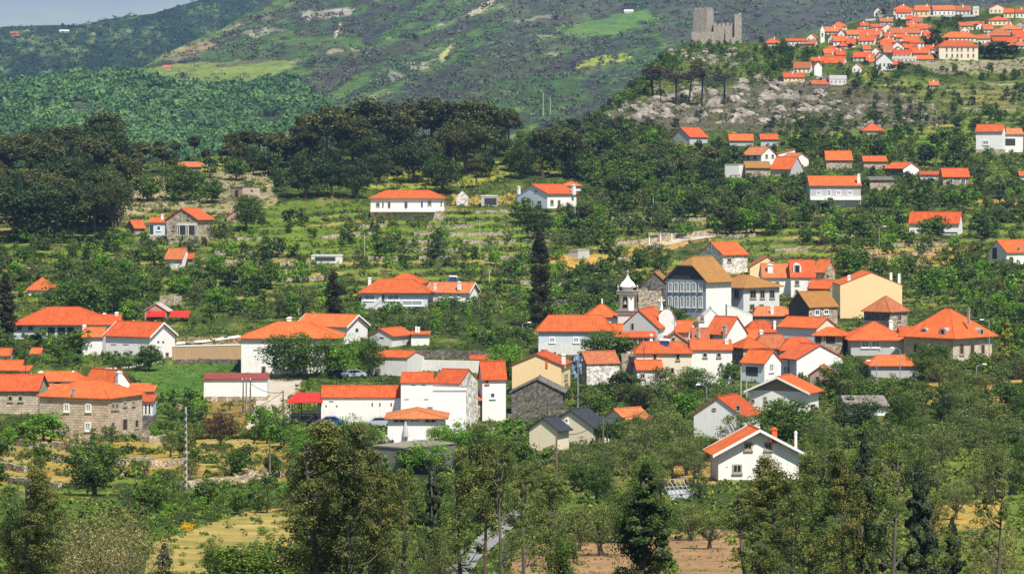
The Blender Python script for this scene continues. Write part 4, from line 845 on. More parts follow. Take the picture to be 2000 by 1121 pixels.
# ------------------------------------------------------------------ hilltop village, numbers from an enlargement (x0, x1, ridge, eave, base, wall, roof type, look)
UP = """970-1 875 970 58 88 132 white B small white gable
1020 1170 42 75 100 cream H pale
1040 1185 76 96 150 white A white
1180 1318 44 80 132 beige A yellow
1320 1482 46 76 126 white A white
1480 1625 46 80 120 white A white
1618 1662 52 70 118 cream F cream
1740 1865 35 66 104 cream B cream
1850 1945 70 97 138 cream A cream
1940 2060 68 95 140 white A white
1735 1902 130 155 190 cream H cream
1815 1992 186 222 250 white H white
1725 1925 222 268 284 grey H grey
1920 2040 232 262 292 white A white
1570 1730 166 182 192 grey A grey
858 932 180 205 230 worn S weathered
925 1025 182 218 246 cream B cream
1125 1200 176 205 218 grey A grey
1200 1296 185 216 224 grey A grey
1000 1225 212 250 276 cream A cream
1220 1265 224 240 272 white B white
500 655 206 238 264 cream A pale cream
670 760 230 262 292 worn A weathered
760 960 222 264 292 grey A grey
370 470 254 284 315 white B white
220 372 290 310 350 worn S weathered
288 470 304 332 352 pink A pinkish
55 175 290 325 346 grey H grey
570 672 276 310 345 white A white
668 764 286 316 338 cream B cream
760 908 270 306 340 white A white
905 1062 284 320 342 grey H grey
1092 1240 276 312 334 grey A grey
1650 1772 264 292 352 white A white
1772 1945 284 310 324 cream A cream
1930 2040 306 345 368 worn H weathered
1380 1660 244 284 320 cream H cream
495 625 345 376 388 grey H grey
795 852 344 372 392 worn A weathered
858 950 358 386 430 white B white
948 1022 344 395 405 grey A grey
1028 1092 318 340 362 white B white
1092 1212 336 362 378 grey A grey
500 642 374 400 415 worn A weathered
1020 1182 378 410 446 cream A cream
1140 1322 360 400 424 grey A grey
1180 1322 420 446 462 grey A grey
505 602 408 430 446 grey A grey
720 882 395 430 462 worn A weathered
820 880 424 466 478 grey A grey
465 692 428 474 486 grey A grey
402 522 434 462 480 cream A cream
1010 1190 428 444 466 cream F cream
712 810 478 506 548 white B white
270 428 470 512 548 white A white
196 350 552 582 616 beige A yellow
540 665 568 596 640 worn F pale
410 542 606 636 650 grey S grey
1012 1080 462 486 520 worn A weathered
1290 1380 614 642 682 rubble A stone"""
def hilltop():
    rows = []; rr = random.Random(77); used = [tuple(map(float, l.split()[(1 if '-' in l.split()[0] else 0):][:5])) for l in UP.split('\n')]
    reg = [(560, 215), (1240, 165), (1330, 330), (1340, 450), (700, 470), (480, 420)]; reg2 = [(1360, 240), (2040, 200), (2060, 380), (1660, 380), (1640, 260)]
    extra = []
    for _ in range(4000):
        if len(extra) >= 34: break
        x, y = rr.uniform(480, 2060), rr.uniform(170, 470)
        if not (inpoly(x, y, reg) or inpoly(x, y, reg2)): continue
        w = rr.uniform(55, 115)
        if any(abs(x-(u[0]+u[1])/2) < (w+u[1]-u[0])*.42 and abs(y-u[4]) < 19 for u in used): continue
        u = (x-w/2, x+w/2, y-rr.uniform(52, 64), y-rr.uniform(26, 36), y); used.append(u); extra.append(u)
    for i, u in enumerate(extra):
        wi = ('white', 'grey', 'cream', 'worn', 'white')[i % 5]; rows.append((list(u), wi, 'ABHA'[i % 4], {'worn': 'weathered'}.get(wi, wi)))
    for ln in UP.split('\n'):
        q = ln.split(); a = [float(v) for v in q[:5]] if '-' not in q[0] else [float(v) for v in q[1:6]]
        wi, ty, look = (q[5], q[6], ' '.join(q[7:])) if '-' not in q[0] else (q[6], q[7], ' '.join(q[8:]))
        rows.append((a, wi, ty, look))
    def band(y): return 'top' if y < 160 else 'second' if y < 255 else 'third' if y < 330 else 'fourth' if y < 450 else 'lowest'
    idx = {}
    for i, r in enumerate(rows): idx.setdefault(band(r[0][2]), []).append(i)
    od = ['first', 'second', 'third', 'fourth', 'fifth', 'sixth', 'seventh', 'eighth', 'ninth', 'tenth', 'eleventh', 'twelfth', 'thirteenth', 'fourteenth', 'fifteenth', 'sixteenth', 'seventeenth', 'eighteenth', 'nineteenth', 'twentieth']; od += ['twenty-'+q for q in od[:9]]+['thirtieth']+['thirty-'+q for q in od[:9]]+['fortieth']+['forty-'+q for q in od[:9]]
    rank = {}
    for b, l in idx.items():
        for k, i in enumerate(sorted(l, key=lambda i: rows[i][0][0])): rank[i] = (od[k], b)
    for i, (a, wi, ty, look) in enumerate(rows):
        x0, x1, yr, ye, yb = 1480+a[0]/3.846, 1480+a[1]/3.846, a[2]/3.846, a[3]/3.846, a[4]/3.846
        w_ = []
        if yb-ye > 5.5:
            m = max(1, int((x1-x0)/7.5)); yy = ye+(yb-ye)*.42
            w_ = [('A', x0+(k+.5)*(x1-x0)/m, yy, 2.2, min(3.2, (yb-ye)*.45), 'g') for k in range(m)]
        tl = ('or', 'rd', 'or', 'or', 'old', 'rd', 'or')[i % 7] if ty != 'F' else 'pale'
        xc = x1; kw = {}
        if ty in 'AB' and i % 3 != 2 and x1-x0 > 20:
            xc = x1-(x1-x0)*(.22 if ty == 'A' else .35); kw = dict(wallB='white' if wi in ('white', 'cream') else 'worn')
            w_ = [q for q in w_ if q[1] < xc-2]
        o_, b_ = rank[i]
        chs = []
        if ty in 'AH' and i % 2: chs = [(x0+(x1-x0)*(.3+.4*((i*37) % 10)/10), yr-1.5, 2, yr+3, 'trim', .4)]
        H('%s hilltop house, %s from the left in the %s row of the hilltop village' % ({'pale cream': 'pale cream', 'small white gable': 'white gabled', 'yellow': 'yellowish'}.get(look, look), o_, b_), x0, xc, x1, yb, ye, yr, ty, wi, tl, dep=8, w=w_, ch=chs, ov=.3, group='orange roofed houses of the hilltop village', **kw)
hilltop()
H('grand cream hilltop mansion with orange hip roof and two rows of windows', 1480+1362/3.846, 1480+1655/3.846, 1480+1655/3.846, 455/3.846, 350/3.846, 310/3.846, 'H', 'cream', 'or', dep=12, rl=.55, trim=1,
  w=[('A', 1480+x/3.846, y/3.846, 3.2, 5.5, 'g') for x in (1420, 1461, 1500, 1532, 1580, 1620) for y in (372, 418)], lm='the grand hilltop mansion', cat='mansion', name='mansion')
H('cream hall with an orange roof beside the long hilltop barn, lowest left', 1480+425/3.846, 1480+482/3.846, 1480+482/3.846, 575/3.846, 500/3.846, 468/3.846, 'B', 'white', 'or', dep=7, ov=.2)
H('roofless grey granite house with white front left of the hilltop mansion', 1480+890/3.846, 1480+1012/3.846, 1480+1012/3.846, 530/3.846, 458/3.846, 404/3.846, 'B', 'worn', 'stone', dep=7, w=[('A', 1480+x/3.846, 490/3.846, 3, 6, 'v') for x in (920, 950, 980)], lm='the grey roofed hilltop house')
H('lone tiny orange roofed hut on the far green mountain field', 320, 333, 333, 137, 131.5, 127, 'A', 'cream', 'or', dep=6, cat='hut', name='hut', dD=0) if 0 else None
for px_, py_, w_, h_, lab, wl_, tl_ in ((326, 136.5, 14, 8, 'lone orange roofed hut on the far green mountain field', 'cream', 'or'), (1228, 26, 17, 6, 'tiny white farm building above the bright green mountain meadow', 'white', 'pale'), (534, 228, 14, 5, 'tiny orange roof in the far valley wood', 'pink', 'or'), (211, 223, 10, 7, 'tiny pinkish hut roof in the far left wood', 'cream', 'old'), (125, 64, 18, 5, 'long white barn on the far left skyline', 'white', 'pale'), (27, 68, 16, 5, 'rusty roofed farm on the far left skyline', 'pink', 'old')):
    g = GM if (py_ > 100 or px_ > 900) else GFa
    P0 = g(px_, py_); D_ = float(P0[1]); s_ = F/D_; w2, h2 = w_/s_, h_/s_
    r_ = empty('hut', P0); q_ = MB(); q_.box((-w2/2, 0, -3), (w2/2, w2*.6, h2*.5)); q_.build('wall', W[wl_], r_)
    q_ = MB(); gable_roof(q_, -w2/2, w2/2, 0, w2*.6, h2*.5, h2, 'x', .4, .4, .3); q_.build('roof', T[tl_], r_); tag(r_, lab, 'hut')
# ------------------------------------------------------------------ church tower
def at(px, py, D): return ray(px, py, D)
def bell_tower():
    px, yb = 1226, 672; D = float(D1(px, yb))+6.5; s = F/D; org = ray(px, yb, D); r = empty('bell_tower', org, -math.radians(22))
    Z = lambda y: (yb-y)/s
    h = 15/s
    b = MB(); b.box((-h, -h, -2), (h, h, Z(612))); b.build('tower_shaft', W['white'], r)
    for zc, e in ((611, 1.16), (573, 1.16)):
        c = MB(); c.box((-h*e, -h*e, Z(zc)-.1), (h*e, h*e, Z(zc)+.35)); c.box((-h*(e+.07), -h*(e+.07), Z(zc)+.35), (h*(e+.07), h*(e+.07), Z(zc)+.5)); c.build('cornice', M['gstone'], r)
    # belfry with chamfered corners and four arches
    q = MB(); ch = h*.45; z0, z1 = Z(611)+.5, Z(573)-.1
    oc = [(-h, -h+ch), (-h+ch, -h), (h-ch, -h), (h, -h+ch), (h, h-ch), (h-ch, h), (-h+ch, h), (-h, h-ch)]
    q.slab([(x, y, z1) for x, y in oc], z1-z0); bel = q.build('belfry', W['white'], r)
    for ex, en in (((1, 0, 0), (0, -1, 0)), ((0, 1, 0), (1, 0, 0)), ((-1, 0, 0), (0, 1, 0)), ((0, -1, 0), (-1, 0, 0))):
        o = np.array(en)*h*1.002+np.array((0, 0, (z0+z1)/2)); add_window(r, 'g', o, ex, en, h*.85, (z1-z0)*.82, True)
    bl = MB(); bl.lathe((0, -h*1.06, (z0+z1)/2-.35), [(.34, 0), (.26, .22), (.2, .5), (.1, .62)], 10); bl.build('bell', M['gstone'], r)
    d = MB(); zz = Z(569); R0 = h*1.0
    d.lathe((0, 0, zz), [(R0*.72, -.2), (R0*.72, .75), (R0*1.08, .85), (R0*1.06, .98), (R0*.98, 1.2), (R0*.80, 1.6), (R0*.55, 1.95), (R0*.34, 2.25), (R0*.20, 2.6), (R0*.14, 2.9)], 12); d.build('dome', M['trim'], r)
    f = MB(); f.lathe((0, 0, zz+2.9), [(.16, 0), (.3, .15), (.12, .35), (.2, .55), (.22, .7), (.06, .95), (.04, 1.3)], 8); f.build('finial', M['gstone'], r)
    for x in (-1, 1):
        for y in (-1, 1):
            p = MB(); p.lathe((x*h*.98, y*h*.98, zz), [(.2, -.1), (.2, .25), (.1, .4), (.22, .65), (.2, .9), (.05, 1.25)], 8); p.build('pinnacle', M['gstone'], r)
    tag(r, 'white church bell tower with stone cornices, arched belfry and onion dome', 'tower'); CLEAR.append((1203, 1250, 527, 668))
bell_tower()
def curl_front():
    px, yb = 1306, 655; D = float(D1(px, 668))+2; s = F/D; org = ray(px, yb, D); r = empty('curved_gable_wall', org, -math.radians(6))
    pts = []; prof = [(-19, 0), (-19, 40), (-14, 46), (-9, 50), (-2, 51), (5, 47), (9, 38), (13, 28), (20, 20), (24, 14), (24, 0)]
    w = MB(); w.prism([(x/s, 0, y/s) for x, y in prof[::-1]], (0, .7, 0)); w.build('wall', W['white'], r)
    c = MB()
    pp = [(x/s, .3, y/s+.12) for x, y in prof[1:-1]]
    c.tube(pp, [.3]*len(pp), 6); c.build('coping', W['darkstone'], r)
    k = MB(); x0 = -14/s; z0 = 52/s
    k.lathe((x0, .35, z0-.3), [(.45, 0), (.3, .3), (.2, .9), (.12, 1.3)], 8); k.box((x0-.11, .28, z0+.2), (x0+.11, .44, z0+2.2)); k.box((x0-.6, .28, z0+1.45), (x0+.6, .44, z0+1.67)); k.build('cross', M['trim'], r)
    tag(r, 'curved white church front wall with stone coping and a cross', 'church front'); CLEAR.append((1286, 1328, 585, 655))
curl_front()
# stone wall fragment and other walls: polylines in photograph pixels, height in pixels
WALLN = [0]
def stone_wall(pts, hp, label, mat='rubble', th=.5, dD=0, name='stone_wall', coping=None):
    D0 = np.array([float(D1(x, y))+dD for x, y in pts]); P = ray([p[0] for p in pts], [p[1] for p in pts], D0)
    o = P.mean(0); mb = MB(); cb = MB(); rr = random.Random(int(pts[0][0]*7+pts[0][1]))
    for i in range(len(pts)-1):
        n = max(1, int(abs(pts[i+1][0]-pts[i][0])/9))
        for k in range(n):
            t0, t1 = k/n, (k+1)/n; a = P[i]*(1-t0)+P[i+1]*t0-o; b = P[i]*(1-t1)+P[i+1]*t1-o
            da = D0[i]*(1-t0)+D0[i+1]*t0; h = hp/F*da*(1+(.25*rr.random()-.12 if mat in ('rubble', 'darkstone') else 0))
            v = (b-a)[:2]; nrm = np.array((-v[1], v[0], 0))/(np.linalg.norm(v)+1e-9)*th
            mb.hexa([a-(0, 0, 1.5), b-(0, 0, 1.5), b+nrm-(0, 0, 1.5), a+nrm-(0, 0, 1.5), a+(0, 0, h), b+(0, 0, h), b+nrm+(0, 0, h), a+nrm+(0, 0, h)])
            if coping: e = nrm*.15; cb.hexa([a-e+(0, 0, h), b-e+(0, 0, h), b+nrm+e+(0, 0, h), a+nrm+e+(0, 0, h), a-e+(0, 0, h+.15), b-e+(0, 0, h+.15), b+nrm+e+(0, 0, h+.15), a+nrm+e+(0, 0, h+.15)])
    ob = mb.build(name, W[mat] if mat in W else M[mat]); ob.location = o
    if coping: cb.build('coping', M[coping], ob)
    return tag(ob, label, 'wall')
stone_wall([(1247, 612), (1292, 612)], 44, 'tall rubble stone wall with ragged top behind the church tower', dD=6)
CLEAR.append((1247, 1292, 567, 606))
stone_wall([(1213, 742), (1242, 742)], 52, 'tall rubble wall between the old roofed ruin and the little annexe'); CLEAR.append((1212, 1242, 690, 736))
stone_wall([(336, 703), (470, 700)], 26, 'brown retaining wall under the white edged road, left of the big white house', 'tan', coping='trim')
CLEAR.append((336, 470, 668, 700))
stone_wall([(340, 711), (400, 709), (468, 711)], 8, 'low dark hedge wall above the green lawn', 'darkstone')
stone_wall([(360, 582), (336, 582)][::-1], 6, 'tall rubble wall piece above the pinkish shed')
stone_wall([(312, 597), (354, 597)], 20, 'pale rubble wall panel behind the pinkish shed'); CLEAR.append((316, 352, 576, 592))
stone_wall([(826, 726), (880, 727), (938, 728)], 23, 'long weathered whitewashed wall behind the tall blank white house', 'worn'); CLEAR.append((826, 938, 703, 722))
stone_wall([(806, 700), (880, 699), (955, 702)], 15, 'dark dry stone terrace wall above the weathered white wall', 'darkstone')
stone_wall([(990, 828), (1060, 826), (1130, 822)], 22, 'dark dry stone wall at the foot of the stone ruin', 'darkstone')
stone_wall([(920, 822), (936, 822)], 40, 'narrow rubble wall strip beside the slender tall white house')
stone_wall([(200, 722), (262, 718), (318, 706)], 2.5, 'low pale garden wall winding behind the slanting outbuilding', 'worn')
stone_wall([(310, 798), (352, 802)], 12, 'short rubble garden wall right of the glazed verandah')
stone_wall([(350, 957), (440, 948), (530, 940)], 16, 'long low dry stone terrace wall behind the concrete pole')
stone_wall([(190, 852), (262, 853), (290, 852)], 12, 'stone garden wall at the foot of the granite farmhouse')
stone_wall([(1250, 478), (1330, 466), (1382, 459)], 9, 'pale dry stone wall beside the track above the village', 'rubble')
stone_wall([(0, 792+3), (0.1, 795)], 1, 'tiny stone footing at the left picture edge') if 0 else None
stone_wall([(300, 900), (210, 897), (100, 903)][::-1], 6, 'low dry stone wall across the lower left fields')
stone_wall([(700, 852), (800, 860), (900, 858)], 6, 'pale steps wall in front of the low white hut', 'worn')
stone_wall([(700, 868), (790, 876), (870, 874)], 8, 'lower pale garden wall in front of the low white hut', 'worn')
stone_wall([(1085, 600), (1130, 598), (1175, 600)], 14, 'dark dry stone wall on the slope right of the tall cypress', 'darkstone')
stone_wall([(1840, 138), (1920, 136), (2010, 138)], 6, 'long pale rubble wall below the hilltop mansion, right part')
stone_wall([(1700, 122), (1780, 125), (1840, 127)], 4, 'pale terrace wall left below the hilltop mansion')
stone_wall([(1690, 42), (1800, 34), (1905, 33)], 4, 'grey terrace wall under the top row of hilltop houses', 'grey')
stone_wall([(1650, 505), (1740, 503), (1790, 505)], 5, 'dark terrace wall on the ochre slope above the tall cream gable')
stone_wall([(1700, 522), (1770, 520)], 4, 'second short terrace wall on the ochre slope, nearer the tall cream gable')
# hilltop church tower
def small_tower():
    D = float(D1(1606, 84)); s = F/D; r = empty('bell_tower', ray(1606, 82, D)); h = 4/s
    q = MB(); q.box((-h, -h, -1), (h, h, 20/s)); q.build('tower_shaft', W['white'], r)
    for en, ex in (((0, -1, 0), (1, 0, 0)), ((1, 0, 0), (0, 1, 0))): add_window(r, 'g', np.array(en)*h*1.01+np.array((0, 0, 14/s)), ex, en, h*.8, 6/s, True)
    q = MB(); q.lathe((0, 0, 20/s), [(h*1.5, 0), (h*1.5, .3), (h*1.2, .35), (h*.2, 9/s), (.05, 11/s)], 4, 0, math.pi/4); q.build('spire', M['trim'], r)
    tag(r, 'small white church tower with pointed spire at the left of the hilltop village', 'tower')
small_tower()
# castle
def castle():
    D = 1146.; s = F/D; o = ray(1400, 86, D); r = empty('castle', o)
    X = lambda x: (x-1400)/s
    Z = lambda y: (86-y)/s
    def block(name, x0, x1, yt, y0, y1, cren=True, yb=92, rot=0):
        q = MB(); a, b = X(x0), X(x1); zt = Z(yt); zb = Z(yb)-4
        q.box((a, y0, zb), (b, y1, zt))
        rr = random.Random(int(x0)); n = max(2, int((b-a)/1.6))
        if cren:
            for k in range(n):
                u0 = a+(b-a)*k/n; u1 = a+(b-a)*(k+.62)/n; e = rr.random()*.7+.4
                q.box((u0, y0, zt), (u1, y0+.7, zt+e))
                q.box((u0, y1-.7, zt), (u1, y1, zt+e*.8))
            m = max(2, int((y1-y0)/1.8))
            for k in range(m):
                v0 = y0+.8+(y1-y0-1.6)*k/m; v1 = v0+(y1-y0-1.6)/m*.6
                q.box((b-.7, v0, zt), (b, v1, zt+.8))
        ob = q.build(name, W['castle'], r); ob.rotation_euler[2] = 0; return ob
    t = empty('tower', (0, 0, 0)); t.parent = r
    # keep turned so that two faces show
    q = MB(); w = 30/s; zt = Z(19); zb = Z(70)-4
    q.box((-w/2, -w/2, zb), (w/2, w/2, zt)); rr = random.Random(4)
    for k in range(5):
        for (ax, sg) in ((0, -1), (0, 1), (1, -1), (1, 1)):
            u0 = -w/2+w*k/5; u1 = u0+w/5*.6; e = .5+rr.random()*.7
            if ax == 0: q.box((u0, sg*w/2-(.35 if sg > 0 else -.0)-(.35 if sg > 0 else 0), zt), (u1, sg*w/2+(.7 if sg < 0 else 0), zt+e))
            else: q.box((sg*w/2-(.7 if sg > 0 else 0), u0, zt), (sg*w/2+(.7 if sg < 0 else 0), u1, zt+e))
    bpy.data.objects.remove(t)
    k_ = q.build('keep', W['castle'], r); k_.location = (X(1376), 6, 0); k_.rotation_euler[2] = math.radians(-30)
    block('curtain_wall', 1350, 1396, 63, -1, 1.4, False, 88)
    block('curtain_wall', 1394, 1436, 51, 0, 2.2, True, 84)
    block('curtain_wall', 1394, 1400, 48, 2, 12, True, 84)
    block('corner_tower', 1434, 1448, 30, -1.5, 3.5, True, 80)
    # broken stretches and a low ruined room in front of the keep
    q = MB(); rr = random.Random(12)
    for k in range(16):
        x0 = 1350+86*k/16; hh = 62+10*math.sin(k*.9)+rr.uniform(-5, 5)-(0 if k > 9 else -4); q.box((X(x0), -4.2-rr.random(), Z(92)-4), (X(x0+5.5), -2.9, Z(hh+8)))
    q.build('ruined_wall', W['castle'], r)
    tag(r, 'ruined granite castle with square keep and corner tower on the rocky knoll', 'castle'); CLEAR.append((1345, 1450, 12, 78)); LAND.append((1400, 60, 'the ruined castle'))
W['castle'] = stone('castle_granite', (.30, .27, .23), (.52, .46, .38), (.24, .20, .17), (.7, .8))
castle()
# poles and lamps
def pole(px, yt, yb, kind='pole', label='', arm=0, lamp=False, dD=0, r=None):
    D = float(D1(px, yb))+dD; s = F/D; h = (yb-yt)/s; r = r or {'concrete': .17, 'pole': .13, 'wood': .13, 'lamp': .07}[kind]
    q = MB(); q.tube([(0, 0, -1), (0, 0, h*.5), (0, 0, h)], [r, r*.85, r*.65], 8)
    o = q.build({'lamp': 'street_lamp', 'concrete': 'concrete_pole'}.get(kind, 'utility_pole'), M['wood' if kind == 'wood' else 'pole' if kind != 'lamp' else 'shut']); o.location = ray(px, yb, D)
    if kind == 'concrete':
        for k in range(12):
            z = h*(.04+.93*k/12); c = MB(); c.box((-r*.45, -r*1.15, z), (r*.45, -r*.5, z+.28)); c.build('step_hole', M['metal'], o)
    if arm:
        a = MB(); a.box((-arm, -.06, h-.5), (arm, .06, h-.36)); a.build('crossarm', M['wood'], o)
        for x in (-arm*.85, 0, arm*.85):
            i = MB(); i.lathe((x, 0, h-.36), [(.05, 0), (.09, .1), (.05, .25)], 6); i.build('insulator', M['trim'], o)
    if lamp:
        a = MB(); a.tube([(0, 0, h-.1), (.5*lamp, 0, h+.25), (1.3*lamp, 0, h+.35)], [.05, .045, .04], 6); ar = a.build('lamp_arm', M['shut'], o)
        l = MB(); x = 1.3*lamp; l.hexa([(x-.35, -.16, h+.27), (x+.35, -.16, h+.27), (x+.35, .16, h+.27), (x-.35, .16, h+.27), (x-.28, -.1, h+.42), (x+.28, -.1, h+.42), (x+.28, .1, h+.42), (x-.28, .1, h+.42)]); l.build('lamp_head', M['trim'], o)
    if 'white stone post' in label:
        o.name = 'stone_post'; o.data.materials[0] = M['trim']; return tag(o, label, 'post', 'white posts along the track')
    return tag(o, label, 'street lamp' if kind == 'lamp' else 'pole')
pole(363, 795, 962, 'concrete', 'tall pierced concrete power pole in the lower left fields')
for a in ((527, 862, 940, 'wood', 'thin pole standing right of the concrete power pole'), (481, 737, 812, 'pole', 'pale middle pole of three before the low white shed'), (475, 740, 808, 'wood', 'left dark pole of three before the low white shed'), (489, 738, 806, 'wood', 'right dark pole of three before the low white shed'),
          (553, 762, 832, 'wood', 'dark pole at the left of the carport'), (1129, 700, 800, 'pole', 'tall pale pole in front of the blue tarpaulin'), (1178, 812, 888, 'wood', 'pole right of the dark roofed house'), (1087, 842, 926, 'wood', 'pole in front of the dark roofed house'),
          (1289, 780, 832, 'wood', 'brown pole left of the plain white gable, by the broken orange roof'), (1447, 716, 778, 'pole', 'left pole in front of the low dark doorway house'), (1458, 733, 776, 'pole', 'right pole in front of the low dark doorway house'), (1214, 695, 745, 'wood', 'dark pole before the rubble wall by the old roofed ruin'),
          (712, 455, 512, 'pole', 'thin pole on the terraces below the long villa'), (937, 430, 502, 'pole', 'tall thin pole on the terraces below the flat canopy'), (1123, 405, 455, 'pole', 'pole below the villa beside the pine hill'), (956, 530, 558, 'pole', 'short pole right of the layered roof house'),
          (448, 465, 500, 'pole', 'thin pole on the yellow green terraces right of the stone hillside house'), (583, 575, 615, 'pole', 'thin pole behind the large white house behind the oak'), (1061, 180, 216, 'pole', 'tall bleached trunk on the mountain side, left of the pair'), (1075, 192, 216, 'pole', 'short bleached trunk on the mountain side, right of the pair'),
          (1540, 700, 735, 'wood', 'thin pole before the big white gable on the right'), (1276, 385, 430, 'pole', 'thin pole in the olive slope right of the villa beside the pine hill')):
    if a[2] < 230:
        P0 = GM(a[0], a[2]+10); D_ = float(P0[1]); q = MB(); h_ = (a[2]-a[1]+10)*D_/F; q.tube([(0, 0, -2), (0, 0, h_)], [.32, .2], 6); o_ = q.build('bare_trunk', M['pole']); o_.location = P0; tag(o_, a[4], 'tree trunk')
    else: pole(a[0], a[1], a[2], a[3], a[4], arm=.7 if a[0] in (481, 1129, 937) else 0)
for a in ((1020, 633, 668, 'street lamp among shrubs left of the parish building', 1), (1717, 445, 497, 'street lamp on the slope left of the white barn', 1), (1758, 683, 752, 'street lamp rising through the half hidden orange roof', -1), (1932, 628, 710, 'lamp pole in front of the granite manor', -1), (1380, 755, 790, 'street lamp behind the plain white gable below the chalet', -1),
          (1907, 715, 760, 'street lamp in the shrubs below the yellow conifer', 1), (1712, 708, 760, 'slim lamp left of the half hidden orange roof', -1), (1316, 300, 330, 'small lamp on the right hillside track', 1)):
    pole(a[0], a[1], a[2], 'lamp', a[3], lamp=a[4], r=.09)
def cable(a, b, label, sag=1.6):
    A_, B_ = ray(a[0], a[1], float(D1(a[0], a[2]))), ray(b[0], b[1], float(D1(b[0], b[2]))); q = MB(); n = 16
    P_ = [A_*(1-k/n)+B_*(k/n)-np.array((0, 0, sag*4*(k/n)*(1-k/n)))-A_ for k in range(n+1)]
    q.tube(P_, [.045]*(n+1), 4); o = q.build('power_cable', M['metal']); o.location = A_; tag(o, label, 'cable')
cable((363, 799, 962), (553, 764, 832), 'dark power cable from the concrete power pole to the carport pole')
cable((481, 741, 812), (553, 765, 832), 'short dark cable from the three poles to the carport pole', .8)
cable((1129, 703, 800), (1289, 782, 832), 'dark cable from the tarpaulin pole to the brown pole')
cable((1178, 814, 888), (1289, 782, 832), 'dark cable from the pole by the slate roof to the brown pole', 1)
cable((1087, 844, 926), (1178, 814, 888), 'dark cable crossing in front of the dark slate roofs', 1)
cable((712, 457, 512), (937, 432, 502), 'thin dark cable sagging across the terraces below the long villa', 2)
# solar panel, tarpaulin, carport, parasol, cars, greenhouse, canopy
def solar(px, py, yb, dd, w, h, label):
    D = float(D1(px, yb))+dd; r = empty('solar_panel', ray(px, py, D), -.5); q = MB(); q.hexa([(-w, -h, 0), (w, -h, 0), (w, h, .9), (-w, h, .9), (-w, -h, .12), (w, -h, .12), (w, h, 1.02), (-w, h, 1.02)]); q.build('collector', M['solar'], r)
    t = MB(); t.tube([(-w, h, 1.25), (w, h, 1.25)], [.25, .25], 8); t.build('water_tank', M['frame'], r)
    k = MB(); k.tube([(-w*.8, h*.9, -1.5), (-w*.8, h*.9, .9)], [.05, .05], 5); k.tube([(w*.8, h*.9, -1.5), (w*.8, h*.9, .9)], [.05, .05], 5); k.build('bracket', M['metal'], r); tag(r, label, 'solar panel')
solar(1296, 680, 754, 2.2, .8, .65, 'dark blue solar panel on the orange hip roof')
solar(883, 552, 590, 5, .9, .5, 'solar water heater on the right wing of the layered roof house')
def tarp():
    D = float(D1(1127, 752))-1; s = F/D; o = ray(1127, 737, D); q = MB(); rr = random.Random(3); n = 6
    for i in range(n):
        for j in range(6):
            x0, x1 = -9/s+18/s*i/n, -9/s+18/s*(i+1)/n; z0, z1 = 42/s*j/6, 42/s*(j+1)/6
            f = lambda x, z: (x, .35*math.sin(x*5+z*2)+.15*math.sin(z*6), z-max(0, (abs(x)-.5)*.8) if z > 3 else z)
            q.poly([f(x0, z0), f(x1, z0), f(x1, z1), f(x0, z1)])
    ob = q.build('tarpaulin', M['tarp']); ob.location = o; m_ = ob.modifiers.new('s', 'SOLIDIFY'); m_.thickness = .04; tag(ob, 'faded blue tarpaulin hung on the left end of the old roofed ruin', 'tarpaulin')
    CLEAR.append((1116, 1140, 690, 735))
tarp()
def carport():
    D = float(D1(595, 834)); s = F/D; r = empty('carport', ray(595, 834, D)); w = 29/s
    for x in (-w, -w*.35, w*.95):
        for y in (0, 4): q = MB(); q.box((x-.07, y-.07, -1), (x+.07, y+.07, 49/s)); q.build('post', M['metal'], r)
    q = MB(); e = w+.5; q.slab([(-e, -.5, 49/s), (e, -.5, 50/s), (e*.9, 4.5, 63/s), (-e*.6, 4.5, 63/s)], .12); q.build('roof', T['red'], r)
    q = MB(); q.box((-w, .1, 22/s), (w, .2, 24/s)); q.box((-w, .1, 12/s), (w, .2, 13/s)); q.hexa([(-w*.4, .1, 2/s), (-w*.25, .1, 2/s), (-w*.25, .2, 2/s), (-w*.4, .2, 2/s), (w*.6, .1, 24/s), (w*.75, .1, 24/s), (w*.75, .2, 24/s), (w*.6, .2, 24/s)]); q.build('railing', M['metal'], r)
    q = MB(); q.box((-w, 3.8, -1), (w, 4, 22/s)); q.build('back_wall', W['darkstone'], r)
    tag(r, 'red roofed carport with dark railing left of the long plain white house', 'carport'); CLEAR.append((564, 626, 771, 828))
carport()
def canopy(x0, x1, yt, ye, yb, label):
    D = float(D1(x0, yb)); s = F/D; r = empty('awning', ray((x0+x1)/2, yb, D)); w = (x1-x0)/2/s
    q = MB(); q.slab([(-w, -.3, (yb-ye)/s), (w, -.3, (yb-ye)/s), (w, 2.5, (yb-yt)/s), (-w, 2.5, (yb-yt)/s)], .1); q.build('sheet', T['red'], r)
    for x in (-w+.1, w-.1): q = MB(); q.box((x-.06, 0, -1), (x+.06, .12, (yb-ye)/s)); q.build('post', M['metal'], r)
    tag(r, label, 'awning')
canopy(286, 322, 608, 618, 628, 'red sheet awning in front of the pinkish shed')
canopy(331, 369, 608, 619, 628, 'red sheet awning right of the pinkish shed')
def parasol():
    D = float(D1(792, 868))-6; s = F/D; r = empty('parasol', ray(792, 860, D)); q = MB(); q.tube([(0, 0, 0), (0, 0, 40/s)], [.05, .04], 6); q.build('pole', M['metal'], r)
    q = MB(); q.lathe((0, 0, 6/s), [(.08, 0), (.42, .15), (.36, .9), (.2, 1.6), (.08, 2.2)], 9); q.build('canopy', M['canvas'], r)
    tag(r, 'closed grey parasol standing in front of the low white hut', 'parasol')
parasol()
